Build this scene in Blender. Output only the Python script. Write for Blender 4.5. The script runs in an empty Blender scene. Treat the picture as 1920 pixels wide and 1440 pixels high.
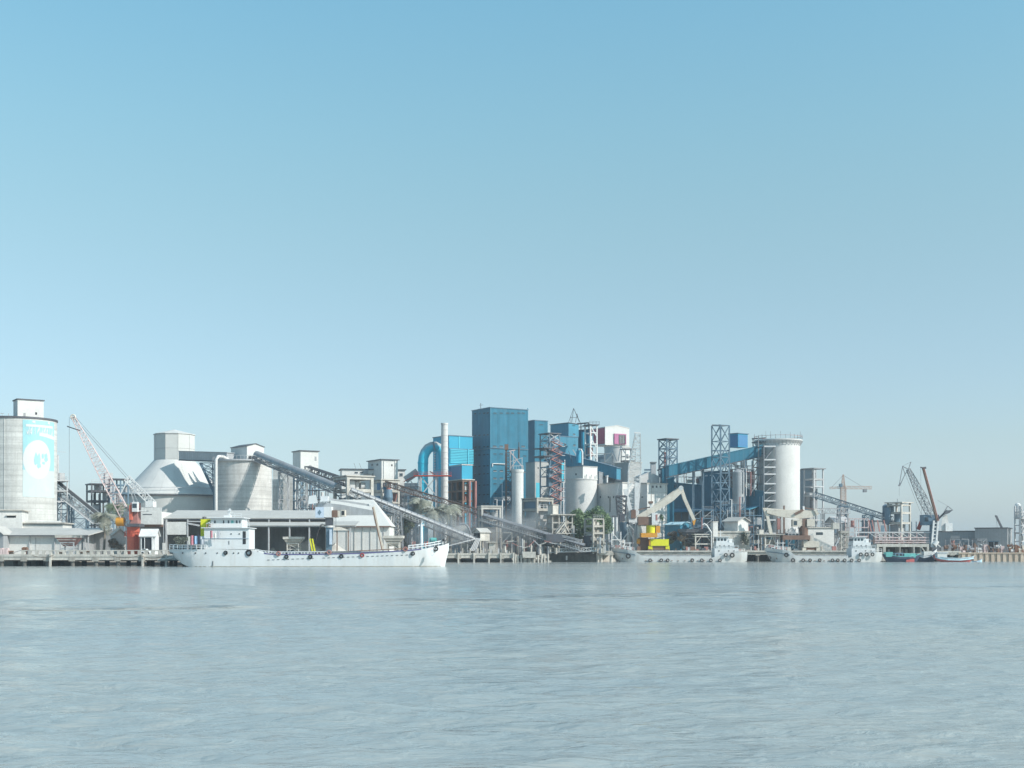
import bpy, math, random
from mathutils import Vector, Matrix

random.seed(7)
SC = bpy.context.scene
COL = SC.collection
R = math.radians

# ------------------------------------------------------------------ camera
F, HY, CH = 2400.0, 1030.0, 4.0          # focal length in photo pixels, horizon row, eye height over the water (m)
cam_d = bpy.data.cameras.new("camera")
cam_d.sensor_width = 36.0
cam_d.lens = 36.0 * F / 1920.0
cam_d.shift_y = (HY - 720.0) / 1920.0
cam_d.clip_start = 0.5
cam_d.clip_end = 20000.0
cam = bpy.data.objects.new("camera", cam_d)
cam.location = (0, 0, CH)
cam.rotation_euler = (R(90), 0, 0)
COL.objects.link(cam)
SC.camera = cam

# ------------------------------------------------------------------ sky, sun, exposure
SUN_AZ, SUN_EL = R(116), R(36)           # azimuth clockwise from the view direction (+Y)
world = bpy.data.worlds.new("World")
SC.world = world
world.use_nodes = True
wn, wl = world.node_tree.nodes, world.node_tree.links
wn.clear()
w_out = wn.new("ShaderNodeOutputWorld")
w_bg = wn.new("ShaderNodeBackground")
w_sky = wn.new("ShaderNodeTexSky")
w_sky.sky_type = 'NISHITA'
w_sky.sun_disc = False
w_sky.sun_elevation = SUN_EL
w_sky.sun_rotation = SUN_AZ
w_sky.altitude = 0
w_sky.air_density = 1.5
w_sky.dust_density = 1.0
w_sky.ozone_density = 3.0
w_bg.inputs['Strength'].default_value = 0.15
# humid tropical air: the whole sky dome shifted towards cyan, the low band paler, the same at every compass point
w_tc = wn.new("ShaderNodeTexCoord")
w_sep = wn.new("ShaderNodeSeparateXYZ")
wl.new(w_tc.outputs['Generated'], w_sep.inputs[0])
w_ramp = wn.new("ShaderNodeValToRGB")
wl.new(w_sep.outputs[2], w_ramp.inputs[0])
w_ramp.color_ramp.interpolation = 'B_SPLINE'
SKY = [(0.0, (0.857, 1.155, 1.912)), (0.035, (0.809, 1.049, 1.641)), (0.08, (0.733, 0.864, 1.158)), (0.2, (0.845, 0.915, 0.882)), (0.31, (0.911, 1.095, 0.966)), (0.45, (0.791, 1.224, 1.15)), (0.6, (0.755, 1.242, 1.187)), (1.0, (0.755, 0.966, 0.948))]
while len(w_ramp.color_ramp.elements) < len(SKY): w_ramp.color_ramp.elements.new(0.5)
for e, (p_, c_) in zip(w_ramp.color_ramp.elements, SKY):
    e.position = p_; e.color = (*[v / 2 for v in c_], 1)
w_mul = wn.new("ShaderNodeVectorMath"); w_mul.operation = 'MULTIPLY'
w_two = wn.new("ShaderNodeVectorMath"); w_two.operation = 'SCALE'; w_two.inputs['Scale'].default_value = 2.0
wl.new(w_sky.outputs[0], w_mul.inputs[0]); wl.new(w_ramp.outputs[0], w_mul.inputs[1])
wl.new(w_mul.outputs[0], w_two.inputs[0]); wl.new(w_two.outputs[0], w_bg.inputs['Color'])
wl.new(w_bg.outputs[0], w_out.inputs['Surface'])

sun_d = bpy.data.lights.new("sun", 'SUN')
sun_d.energy = 5.0
sun_d.angle = R(0.6)
sun_d.color = (1.0, 0.955, 0.89)
sun = bpy.data.objects.new("sun", sun_d)
COL.objects.link(sun)
sdir = Vector((math.sin(SUN_AZ) * math.cos(SUN_EL), math.cos(SUN_AZ) * math.cos(SUN_EL), math.sin(SUN_EL)))
sun.rotation_euler = sdir.to_track_quat('Z', 'Y').to_euler()
sun.location = sdir * 300

vs = SC.view_settings
vs.view_transform = 'Standard'
vs.look = 'None'
vs.exposure = 0.12
vs.gamma = 1.0
SC.render.engine = 'CYCLES'
SC.cycles.use_denoising = True
SC.cycles.max_bounces = 6
SC.cycles.volume_bounces = 0
SC.cycles.volume_step_rate = 1.0
SC.cycles.volume_max_steps = 64

# ------------------------------------------------------------------ pixel <-> place helpers
def X(px, D): return (px - 960.0) / F * D
def Z(py, D): return CH + (HY - py) / F * D
def P(px, py, D): return Vector((X(px, D), D, Z(py, D)))
def S(n, D): return n * D / F
GZ = 2.8                                  # level of the yard and the quay decks over the water

# ------------------------------------------------------------------ materials
MATS = {}
def mat(name, col, rough=0.7, metal=0.0, mott=0.25, mscale=0.25, streak=0.0, dirt=(0.25, 0.22, 0.19), bands=0.0,
        bandh=1.3, seams=0.0, seamw=2.0, bump=0.0, fine=0.12, rust=0.0):
    if name in MATS: return MATS[name]
    m = bpy.data.materials.new(name)
    m.use_nodes = True
    n, l = m.node_tree.nodes, m.node_tree.links
    b = n['Principled BSDF']
    b.inputs['Roughness'].default_value = rough
    b.inputs['Metallic'].default_value = metal
    b.inputs['Specular IOR Level'].default_value = 0.22
    g = n.new('ShaderNodeNewGeometry')
    pos = g.outputs['Position']
    def noise(scale, vec=None, detail=4.0, rough_=0.6):
        t = n.new('ShaderNodeTexNoise'); t.inputs['Scale'].default_value = scale
        t.inputs['Detail'].default_value = detail; t.inputs['Roughness'].default_value = rough_
        l.new(vec if vec is not None else pos, t.inputs['Vector']); return t.outputs['Fac']
    def scaled(v):
        q = n.new('ShaderNodeVectorMath'); q.operation = 'MULTIPLY'; q.inputs[1].default_value = v
        l.new(pos, q.inputs[0]); return q.outputs[0]
    def rng(f, a, b_, c, d):
        q = n.new('ShaderNodeMapRange'); q.inputs[1].default_value = a; q.inputs[2].default_value = b_
        q.inputs[3].default_value = c; q.inputs[4].default_value = d; l.new(f, q.inputs[0]); return q.outputs[0]
    def mul(c, f):
        q = n.new('ShaderNodeVectorMath'); q.operation = 'SCALE'
        l.new(c, q.inputs[0]); l.new(f, q.inputs['Scale']); return q.outputs[0]
    def mix(f, a, b_):
        q = n.new('ShaderNodeMix'); q.data_type = 'RGBA'
        l.new(f, q.inputs[0]); l.new(a, q.inputs[6])
        if isinstance(b_, tuple): q.inputs[7].default_value = (*b_, 1)
        else: l.new(b_, q.inputs[7])
        return q.outputs[2]
    rgb = n.new('ShaderNodeRGB'); rgb.outputs[0].default_value = (*col, 1)
    c = rgb.outputs[0]
    if mott: c = mul(c, rng(noise(mscale), 0.25, 0.75, 1 - mott, 1 + mott * 0.6))
    if fine: c = mul(c, rng(noise(2.2, detail=6), 0.25, 0.75, 1 - fine, 1 + fine))
    if bands:
        c = mul(c, rng(noise(1.0, scaled((0.02, 0.02, 1 / bandh * 0.9)), 2.0), 0.3, 0.7, 1 - bands, 1 + bands * 0.5))
        sx = n.new('ShaderNodeSeparateXYZ'); l.new(pos, sx.inputs[0])
        q = n.new('ShaderNodeMath'); q.operation = 'FRACT'
        q2 = n.new('ShaderNodeMath'); q2.operation = 'MULTIPLY'; q2.inputs[1].default_value = 1 / bandh
        l.new(sx.outputs[2], q2.inputs[0]); l.new(q2.outputs[0], q.inputs[0])
        c = mul(c, rng(q.outputs[0], 0.0, 0.22, 1 - bands, 1.0))
    if seams:
        sx = n.new('ShaderNodeSeparateXYZ'); l.new(pos, sx.inputs[0])
        ad = n.new('ShaderNodeMath'); ad.operation = 'SUBTRACT'; l.new(sx.outputs[0], ad.inputs[0]); l.new(sx.outputs[1], ad.inputs[1])
        q2 = n.new('ShaderNodeMath'); q2.operation = 'MULTIPLY'; q2.inputs[1].default_value = 1 / seamw
        l.new(ad.outputs[0], q2.inputs[0])
        q = n.new('ShaderNodeMath'); q.operation = 'FRACT'; l.new(q2.outputs[0], q.inputs[0])
        c = mul(c, rng(q.outputs[0], 0.0, 0.35, 1 - seams, 1.0))
    if streak:
        s = noise(1.0, scaled((0.9, 0.9, 0.06)), 5.0, 0.7)
        c = mix(rng(s, 0.48, 0.78, 0.0, streak), c, dirt)
    if rust:
        s = noise(0.7, None, 6.0, 0.75)
        c = mix(rng(s, 0.5, 0.72, 0.0, rust), c, (0.21, 0.085, 0.035))
    l.new(c, b.inputs['Base Color'])
    if bump:
        bp = n.new('ShaderNodeBump'); bp.inputs['Strength'].default_value = bump; bp.inputs['Distance'].default_value = 0.05
        l.new(noise(3.0), bp.inputs['Height']); l.new(bp.outputs[0], b.inputs['Normal'])
    MATS[name] = m
    return m

M = {
 'silo':   mat('silo_concrete', (0.565, 0.56, 0.535), 0.85, mott=0.16, streak=0.5, dirt=(0.33, 0.315, 0.29), bands=0.19, bandh=1.55),
 'silo2':  mat('silo_concrete_warm', (0.585, 0.57, 0.545), 0.85, mott=0.2, streak=0.55, dirt=(0.31, 0.29, 0.265), bands=0.19, bandh=1.3),
 'silow':  mat('silo_whitewash', (0.58, 0.57, 0.55), 0.8, mott=0.08, streak=0.22, dirt=(0.46, 0.43, 0.39)),
 'white':  mat('white_wall', (0.63, 0.62, 0.595), 0.8, mott=0.1, streak=0.3, dirt=(0.40, 0.37, 0.33)),
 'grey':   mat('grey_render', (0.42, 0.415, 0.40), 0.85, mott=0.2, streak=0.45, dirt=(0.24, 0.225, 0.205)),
 'conc':   mat('dusty_concrete', (0.38, 0.355, 0.315), 0.9, mott=0.3, mscale=0.6, streak=0.4, dirt=(0.2, 0.185, 0.165), fine=0.25),
 'concl':  mat('pale_concrete', (0.53, 0.50, 0.45), 0.9, mott=0.28, mscale=0.5, streak=0.5, dirt=(0.22, 0.2, 0.175), fine=0.18),
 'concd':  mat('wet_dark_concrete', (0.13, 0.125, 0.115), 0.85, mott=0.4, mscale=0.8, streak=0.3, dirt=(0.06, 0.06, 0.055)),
 'roof':   mat('dusty_sheet_roof', (0.46, 0.445, 0.415), 0.7, mott=0.14, streak=0.0, seams=0.08, seamw=1.1, fine=0.1),
 'dome':   mat('dome_sheet', (0.55, 0.545, 0.52), 0.7, mott=0.08, fine=0.06),
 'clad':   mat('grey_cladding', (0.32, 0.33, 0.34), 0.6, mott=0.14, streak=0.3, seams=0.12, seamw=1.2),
 'gal':    mat('galvanised_gallery', (0.40, 0.41, 0.42), 0.45, metal=0.15, mott=0.18, streak=0.3, seams=0.12, seamw=1.4),
 'blue':   mat('blue_cladding', (0.026, 0.155, 0.235), 0.5, mott=0.2, streak=0.4, dirt=(0.12, 0.21, 0.27), seams=0.2, seamw=1.5, fine=0.06),
 'blue2':  mat('blue_cladding_pale', (0.06, 0.235, 0.335), 0.5, mott=0.18, streak=0.3, dirt=(0.16, 0.27, 0.33), seams=0.16, seamw=1.5, fine=0.06),
 'cyan':   mat('cyan_cladding', (0.04, 0.32, 0.47), 0.45, mott=0.06, streak=0.12, dirt=(0.1, 0.35, 0.45), fine=0.05),
 'cyanl':  mat('cyan_light_louvre', (0.09, 0.46, 0.58), 0.45, mott=0.06, fine=0.05),
 'bluepipe': mat('blue_pipe', (0.03, 0.46, 0.64), 0.4, mott=0.1, streak=0.2, dirt=(0.2, 0.32, 0.36), fine=0.05),
 'pipetop': mat('scorched_pipe_top', (0.40, 0.36, 0.33), 0.6, mott=0.25, rust=0.25),
 'steel':  mat('grey_steel', (0.24, 0.25, 0.265), 0.5, metal=0.3, mott=0.2, rust=0.2),
 'steeld': mat('dark_steel', (0.11, 0.115, 0.13), 0.55, metal=0.2, mott=0.25, rust=0.3),
 'steelb': mat('blue_grey_steel', (0.13, 0.20, 0.26), 0.5, metal=0.1, mott=0.2, rust=0.12),
 'steelw': mat('white_steel', (0.66, 0.66, 0.65), 0.5, mott=0.12, rust=0.22),
 'steelp': mat('pale_grey_steel', (0.46, 0.465, 0.47), 0.5, mott=0.15, rust=0.2),
 'beige':  mat('beige_crane_paint', (0.62, 0.57, 0.49), 0.5, mott=0.15, streak=0.25, dirt=(0.32, 0.24, 0.18), rust=0.3),
 'red':    mat('red_oxide', (0.46, 0.075, 0.05), 0.55, mott=0.2, streak=0.2),
 'redf':   mat('faded_red', (0.38, 0.185, 0.165), 0.6, mott=0.25, streak=0.2, dirt=(0.3, 0.2, 0.17)),
 'orange': mat('red_orange_paint', (0.56, 0.14, 0.09), 0.5, mott=0.15, streak=0.15),
 'amber':  mat('amber_paint', (0.66, 0.30, 0.04), 0.5, mott=0.2, streak=0.25, dirt=(0.3, 0.17, 0.06)),
 'yellow': mat('yellow_paint', (0.68, 0.66, 0.03), 0.5, mott=0.1, streak=0.12, dirt=(0.5, 0.4, 0.08)),
 'pink':   mat('crimson_cladding', (0.48, 0.08, 0.13), 0.55, mott=0.12, seams=0.1),
 'magenta': mat('magenta_panel', (0.42, 0.15, 0.27), 0.5, mott=0.08),
 'brown':  mat('brown_steel', (0.20, 0.125, 0.095), 0.6, mott=0.3, rust=0.35),
 'dark':   mat('dark_opening', (0.035, 0.037, 0.042), 0.8, mott=0.2),
 'tyre':   mat('tyre_rubber', (0.03, 0.03, 0.032), 0.8, mott=0.2),
 'tyred':  mat('red_tyre', (0.3, 0.05, 0.045), 0.8, mott=0.2),
 'glass':  mat('window_glass', (0.05, 0.07, 0.085), 0.15, mott=0.15),
 'hull':   mat('white_hull', (0.66, 0.675, 0.675), 0.4, mott=0.07, streak=0.34, dirt=(0.47, 0.42, 0.35), fine=0.03, seams=0.05, seamw=4.0),
 'hullw':  mat('worn_white_hull', (0.58, 0.59, 0.58), 0.5, mott=0.1, streak=0.35, dirt=(0.38, 0.3, 0.23), rust=0.2, fine=0.06),
 'super':  mat('white_superstructure', (0.67, 0.685, 0.69), 0.4, mott=0.05, streak=0.25, dirt=(0.5, 0.44, 0.37), fine=0.03),
 'superb': mat('pale_blue_superstructure', (0.50, 0.58, 0.68), 0.45, mott=0.08, streak=0.15, dirt=(0.4, 0.4, 0.4)),
 'violet': mat('violet_bulwark_light', (0.12, 0.11, 0.24), 0.5, mott=0.15),
 'turq':   mat('turquoise_paint', (0.14, 0.42, 0.40), 0.5, mott=0.15, streak=0.2),
 'navy':   mat('dark_boat_hull', (0.05, 0.07, 0.11), 0.55, mott=0.3, streak=0.2),
 'boatred': mat('boat_red', (0.52, 0.13, 0.12), 0.5, mott=0.15, streak=0.2),
 'boatblue': mat('boat_pale_blue', (0.45, 0.65, 0.72), 0.5, mott=0.1, streak=0.15),
 'rubber': mat('conveyor_belt', (0.05, 0.05, 0.052), 0.8),
 'cover':  mat('conveyor_cover', (0.30, 0.31, 0.32), 0.45, metal=0.2, mott=0.15, streak=0.0, fine=0.1),
 'rust':   mat('rusty_iron', (0.20, 0.10, 0.06), 0.8, mott=0.4),
 'trunk':  mat('palm_trunk', (0.22, 0.19, 0.155), 0.9, mott=0.3),
 'bark':   mat('bark', (0.13, 0.105, 0.08), 0.9, mott=0.3),
 'pile':   mat('clinker_pile', (0.52, 0.50, 0.46), 0.95, mott=0.2, bump=0.6),
 'sand':   mat('dusty_ground', (0.36, 0.33, 0.29), 0.95, mott=0.25, mscale=0.05, bump=0.3),
 'sheet':  mat('sheet_pile_tan', (0.52, 0.42, 0.33), 0.7, mott=0.25, streak=0.45, dirt=(0.33, 0.2, 0.13)),
 'mural':  mat('mural_cyan', (0.30, 0.54, 0.575), 0.7, mott=0.12, fine=0.04, streak=0.25, dirt=(0.45, 0.66, 0.68)),
 'muralb': mat('mural_pale', (0.50, 0.575, 0.57), 0.7, mott=0.08, fine=0.04),
 'muralw': mat('mural_white', (0.57, 0.585, 0.59), 0.7, mott=0.05, fine=0.04),
 'jib':    mat('faded_pink_white_steel', (0.58, 0.46, 0.45), 0.55, mott=0.25, rust=0.25),
 'plaque': mat('small_blue_box', (0.075, 0.20, 0.36), 0.45, mott=0.08),
}

# dust settled on the upper side of the blue duct
_n, _l = M['bluepipe'].node_tree.nodes, M['bluepipe'].node_tree.links
_b = _n['Principled BSDF']; _src = _b.inputs['Base Color'].links[0].from_socket
_g = _n.new('ShaderNodeNewGeometry'); _s = _n.new('ShaderNodeSeparateXYZ'); _l.new(_g.outputs['Normal'], _s.inputs[0])
_r = _n.new('ShaderNodeMapRange'); _r.inputs[1].default_value = 0.05; _r.inputs[2].default_value = 0.6; _r.inputs[4].default_value = 0.9; _l.new(_s.outputs[2], _r.inputs[0])
_m = _n.new('ShaderNodeMix'); _m.data_type = 'RGBA'; _l.new(_r.outputs[0], _m.inputs[0]); _l.new(_src, _m.inputs[6]); _m.inputs[7].default_value = (0.42, 0.375, 0.34, 1)
_l.new(_m.outputs[2], _b.inputs['Base Color'])

def leafmat(name, c1, c2):
    m = bpy.data.materials.new(name); m.use_nodes = True
    n, l = m.node_tree.nodes, m.node_tree.links
    b = n['Principled BSDF']; b.inputs['Roughness'].default_value = 0.6
    g = n.new('ShaderNodeNewGeometry'); t = n.new('ShaderNodeTexNoise'); t.inputs['Scale'].default_value = 0.9
    l.new(g.outputs['Position'], t.inputs['Vector'])
    q = n.new('ShaderNodeMix'); q.data_type = 'RGBA'
    mr = n.new('ShaderNodeMapRange'); mr.inputs[1].default_value = 0.35; mr.inputs[2].default_value = 0.65
    l.new(t.outputs['Fac'], mr.inputs[0]); l.new(mr.outputs[0], q.inputs[0])
    q.inputs[6].default_value = (*c1, 1); q.inputs[7].default_value = (*c2, 1)
    l.new(q.outputs[2], b.inputs['Base Color'])
    MATS[name] = m; return m
M['leaf'] = leafmat('green_leaves', (0.10, 0.165, 0.07), (0.17, 0.235, 0.12))
M['leafd'] = leafmat('dusty_leaves', (0.12, 0.135, 0.10), (0.20, 0.205, 0.165))
M['palm'] = leafmat('dusty_palm_fronds', (0.22, 0.23, 0.175), (0.34, 0.335, 0.275))
M['palmg'] = leafmat('green_palm_fronds', (0.10, 0.14, 0.075), (0.19, 0.205, 0.13))
M['scrub'] = leafmat('brown_scrub', (0.16, 0.125, 0.09), (0.22, 0.17, 0.13))

# ------------------------------------------------------------------ mesh building
class MB:
    def __init__(s): s.v = []; s.f = []
    def add(s, vs, fs):
        k = len(s.v); s.v += [Vector(v) for v in vs]; s.f += [tuple(i + k for i in f) for f in fs]; return s
    def box(s, x0, y0, z0, x1, y1, z1):
        return s.add([(x0,y0,z0),(x1,y0,z0),(x1,y1,z0),(x0,y1,z0),(x0,y0,z1),(x1,y0,z1),(x1,y1,z1),(x0,y1,z1)],
                     [(0,3,2,1),(4,5,6,7),(0,1,5,4),(1,2,6,5),(2,3,7,6),(3,0,4,7)])
    def hexa(s, pts):          # bottom ring of four (ccw from above), then top ring
        return s.add(pts, [(0,3,2,1),(4,5,6,7),(0,1,5,4),(1,2,6,5),(2,3,7,6),(3,0,4,7)])
    def bar(s, p, q, w, h=None):
        p, q = Vector(p), Vector(q); d = q - p
        h = h or w
        if d.length < 1e-6: return s
        d.normalize()
        up = Vector((0,0,1)) if abs(d.z) < 0.95 else Vector((0,1,0))
        a = d.cross(up).normalized() * (w/2); b = a.cross(d).normalized() * (h/2)
        return s.hexa([p-a-b, p+a-b, q+a-b, q-a-b, p-a+b, p+a+b, q+a+b, q-a+b])
    def tube(s, p, q, r, r2=None, n=10, caps=True):
        p, q = Vector(p), Vector(q); r2 = r if r2 is None else r2
        d = (q - p).normalized()
        up = Vector((0,0,1)) if abs(d.z) < 0.95 else Vector((1,0,0))
        a = d.cross(up).normalized(); b = d.cross(a).normalized()
        vs = []
        for c, rr in ((p, r), (q, r2)):
            for i in range(n):
                t = 2*math.pi*i/n; vs.append(c + (a*math.cos(t) + b*math.sin(t))*rr)
        fs = [(i, (i+1)%n, n+(i+1)%n, n+i) for i in range(n)]
        if caps: fs += [tuple(range(n-1,-1,-1)), tuple(range(n, 2*n))]
        return s.add(vs, fs)
    def path(s, pts, r, n=10):
        pts = [Vector(p) for p in pts]; rs = r if isinstance(r, (list, tuple)) else [r]*len(pts)
        prev = None; vs = []
        for i, p in enumerate(pts):
            d = (pts[min(i+1, len(pts)-1)] - pts[max(i-1, 0)]).normalized()
            if prev is None:
                up = Vector((0,1,0)) if abs(d.y) < 0.9 else Vector((0,0,1)); a = d.cross(up).normalized()
            else: a = (prev - d*prev.dot(d)).normalized()
            prev = a; b = d.cross(a)
            for k in range(n):
                t = 2*math.pi*k/n; vs.append(p + (a*math.cos(t)+b*math.sin(t))*rs[i])
        fs = []
        for i in range(len(pts)-1):
            for k in range(n): fs.append((i*n+k, i*n+(k+1)%n, (i+1)*n+(k+1)%n, (i+1)*n+k))
        fs += [tuple(range(n-1,-1,-1)), tuple(range((len(pts)-1)*n, len(pts)*n))]
        return s.add(vs, fs)
    def lathe(s, prof, n=32, c=(0,0,0), a0=0.0, a1=2*math.pi):
        full = abs(a1-a0-2*math.pi) < 1e-6; m = n if full else n+1
        vs = []
        for r, z in prof:
            for i in range(m):
                t = a0+(a1-a0)*i/n; vs.append((c[0]+r*math.cos(t), c[1]+r*math.sin(t), c[2]+z))
        fs = []
        for j in range(len(prof)-1):
            for i in range(n):
                k = (i+1) % m; fs.append((j*m+i, j*m+k, (j+1)*m+k, (j+1)*m+i))
        return s.add(vs, fs)
    def prism(s, poly, y0, y1):      # poly of (x, z) extruded from y0 to y1
        n = len(poly)
        return s.add([(x, y0, z) for x, z in poly] + [(x, y1, z) for x, z in poly],
                     [tuple(range(n)), tuple(range(2*n-1, n-1, -1))] + [(i, n+i, n+(i+1)%n, (i+1)%n) for i in range(n)])
    def prismx(s, poly, x0, x1):     # poly of (y, z) extruded along x
        n = len(poly)
        return s.add([(x0, y, z) for y, z in poly] + [(x1, y, z) for y, z in poly],
                     [tuple(range(n)), tuple(range(2*n-1, n-1, -1))] + [(i, n+i, n+(i+1)%n, (i+1)%n) for i in range(n)])
    def torus(s, c, R_, r, axis='y', n=16, m=8):
        vs, fs = [], []
        for i in range(n):
            t = 2*math.pi*i/n
            for k in range(m):
                u = 2*math.pi*k/m; rr = R_ + r*math.cos(u); a, b, d = rr*math.cos(t), rr*math.sin(t), r*1.3*math.sin(u)
                vs.append({'y': (c[0]+a, c[1]+d, c[2]+b), 'z': (c[0]+a, c[1]+b, c[2]+d), 'x': (c[0]+d, c[1]+a, c[2]+b)}[axis])
        for i in range(n):
            for k in range(m): fs.append((i*m+k, i*m+(k+1)%m, ((i+1)%n)*m+(k+1)%m, ((i+1)%n)*m+k))
        return s.add(vs, fs)
    def mesh(s, name, material, inv=None, smooth=False):
        me = bpy.data.meshes.new(name)
        vs = [inv @ v for v in s.v] if inv is not None else s.v
        me.from_pydata([tuple(v) for v in vs], [], s.f)
        me.materials.append(material)
        me.validate()
        import bmesh as _b
        bm = _b.new(); bm.from_mesh(me); _b.ops.recalc_face_normals(bm, faces=bm.faces); bm.to_mesh(bm_me := me); bm.free()
        if smooth:
            me.polygons.foreach_set('use_smooth', [True]*len(me.polygons))
            try: me.set_sharp_from_angle(angle=R(40))
            except Exception: pass
        return me

UNIT = {}
def unit_bar(material):
    k = material.name
    if k not in UNIT:
        b = MB(); b.box(-0.5, -0.5, 0, 0.5, 0.5, 1); UNIT[k] = b.mesh('bar_' + k, material)
    return UNIT[k]

def props(o, label=None, cat=None, group=None, kind=None):
    if label: o['label'] = label
    if cat: o['category'] = cat
    if group: o['group'] = group
    if kind: o['kind'] = kind

class T:
    """a thing: an Empty at its base with its parts as children.  local=True: part coordinates are in the thing's own frame"""
    def __init__(s, name, label, cat, loc=(0,0,0), rz=0.0, group=None, local=False):
        s.o = bpy.data.objects.new(name, None); s.o.empty_display_size = 0.5
        COL.objects.link(s.o); s.o.location = loc; s.o.rotation_euler = (0, 0, rz)
        s.m = Matrix.Translation(Vector(loc)) @ Matrix.Rotation(rz, 4, 'Z')
        s.inv = None if local else s.m.inverted()
        props(s.o, label, cat, group)
    def L(s, p):
        p = Vector(p); return s.inv @ p if s.inv is not None else p
    def part(s, name, mb, m, parent=None, label=None, smooth=False, kind=None):
        if isinstance(m, str): m = M[m]
        o = bpy.data.objects.new(name, mb.mesh(name, m, s.inv, smooth)); COL.objects.link(o)
        o.parent = parent or s.o
        props(o, label, kind=kind); return o
    def bar(s, name, p, q, w, m, parent=None, h=None):
        if isinstance(m, str): m = M[m]
        p, q = s.L(p), s.L(q); d = q - p; ln = d.length
        if ln < 1e-5: return None
        d.normalize(); up = Vector((0,0,1)) if abs(d.z) < 0.95 else Vector((0,1,0))
        a = d.cross(up).normalized(); b = a.cross(d).normalized(); h = h or w
        mm = Matrix(((a.x*w, b.x*h, d.x*ln, p.x), (a.y*w, b.y*h, d.y*ln, p.y), (a.z*w, b.z*h, d.z*ln, p.z), (0,0,0,1)))
        if mm.determinant() < 0:
            for i in range(3): mm[i][0] = -mm[i][0]
        o = bpy.data.objects.new(name, unit_bar(m)); COL.objects.link(o)
        o.parent = parent or s.o
        o.matrix_local = mm if o.parent == s.o else mm
        return o

def single(name, label, cat, mb, m, group=None, loc=None, smooth=False, kind=None):
    """a thing that is one mesh; vertices given in world coordinates"""
    if isinstance(m, str): m = M[m]
    loc = Vector(loc) if loc is not None else Vector((sum(v.x for v in mb.v)/len(mb.v), sum(v.y for v in mb.v)/len(mb.v), min(v.z for v in mb.v)))
    o = bpy.data.objects.new(name, mb.mesh(name, m, Matrix.Translation(-loc), smooth)); COL.objects.link(o); o.location = loc
    props(o, label, cat, group, kind); return o

def structure(name, mb, m, smooth=False):
    return single(name, None, None, mb, m, loc=(0,0,0), smooth=smooth, kind='structure')

ORD = ['first','second','third','fourth','fifth','sixth','seventh','eighth','ninth','tenth','eleventh','twelfth','thirteenth','fourteenth','fifteenth','sixteenth','seventeenth','eighteenth','nineteenth','twentieth']

# a box set out from its near vertical edge: silhouette columns pl < pc < pr, turned by al (ccw)
def corner(pl, pc, pr, D, al):
    c, s = math.cos(al), math.sin(al); cx = X(pc, D)
    kr = (pr-960)/F; kl = (pl-960)/F
    W = (kr*D - cx)/(c - kr*s)
    Lb = (cx - kl*D)/(s + kl*c) if abs(s + kl*c) > 1e-4 else 8.0
    return (cx, D), W, Lb

AL = R(30)
# lattice mast between two heights: four posts, rings and diagonals, each a part
def lattice(t, cx, cy, z0, z1, wx, wy, n, post, brace, m, rz=0.0, mb=None, top=None, bname='brace', faces=(0,1,2,3), xx=True, parent=None):
    mb_ = mb or m
    c, s = math.cos(rz), math.sin(rz)
    def C(i, z, f=1.0):
        sx, sy = ((-1,-1),(1,-1),(1,1),(-1,1))[i % 4]; x, y = sx*wx/2*f, sy*wy/2*f
        return Vector((cx + x*c - y*s, cy + x*s + y*c, z))
    tp = top or 1.0
    def fr(z): return 1.0 + (tp-1.0)*(z-z0)/(z1-z0)
    for i in range(4): t.bar('post', C(i, z0), C(i, z1, tp), post, m, parent)
    for k in range(n):
        za, zb = z0+(z1-z0)*k/n, z0+(z1-z0)*(k+1)/n
        for i in faces:
            t.bar('girt', C(i, zb, fr(zb)), C(i+1, zb, fr(zb)), brace*1.2, mb_, parent)
            t.bar(bname, C(i, za, fr(za)), C(i+1, zb, fr(zb)), brace, mb_, parent)
            if xx: t.bar(bname, C(i+1, za, fr(za)), C(i, zb, fr(zb)), brace, mb_, parent)
    return C

# box truss boom from p to q
def truss(t, p, q, w, h, n, ch, br, m, w2=None, h2=None, up=Vector((0,0,1)), sides=('l','r','t','b'), mbr=None, parent=None):
    p, q = Vector(p), Vector(q); d = (q-p).normalized()
    a = d.cross(up).normalized(); b = a.cross(d).normalized()
    w2 = w2 or w; h2 = h2 or h; mbr = mbr or m
    def C(i, k):
        f = k/n; ww = (w+(w2-w)*f)/2; hh = (h+(h2-h)*f)/2
        sa, sb = ((-1,-1),(1,-1),(1,1),(-1,1))[i%4]
        return p + (q-p)*f + a*sa*ww + b*sb*hh
    for i in range(4): t.bar('chord', C(i,0), C(i,n), ch, m, parent)
    fm = {'b':0,'r':1,'t':2,'l':3}
    for k in range(n+1):
        for sname in sides:
            i = fm[sname]
            t.bar('strut', C(i,k), C(i+1,k), br, mbr, parent)
            if k < n:
                if k % 2: t.bar('diagonal', C(i,k), C(i+1,k+1), br, mbr, parent)
                else: t.bar('diagonal', C(i+1,k), C(i,k+1), br, mbr, parent)

def railing(t, pts, h=1.1, m='steelp', step=2.5, w=0.09, rails=2, parent=None):
    for p, q in zip(pts[:-1], pts[1:]):
        p, q = Vector(p), Vector(q); n = max(1, int((q-p).length/step))
        for k in range(n+1):
            a = p + (q-p)*k/n; t.bar('railing_post', a, a+Vector((0,0,h)), w, m, parent)
        for r_ in range(rails):
            z = Vector((0,0,h*(r_+1)/rails)); t.bar('handrail', p+z, q+z, w, m, parent)

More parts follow.
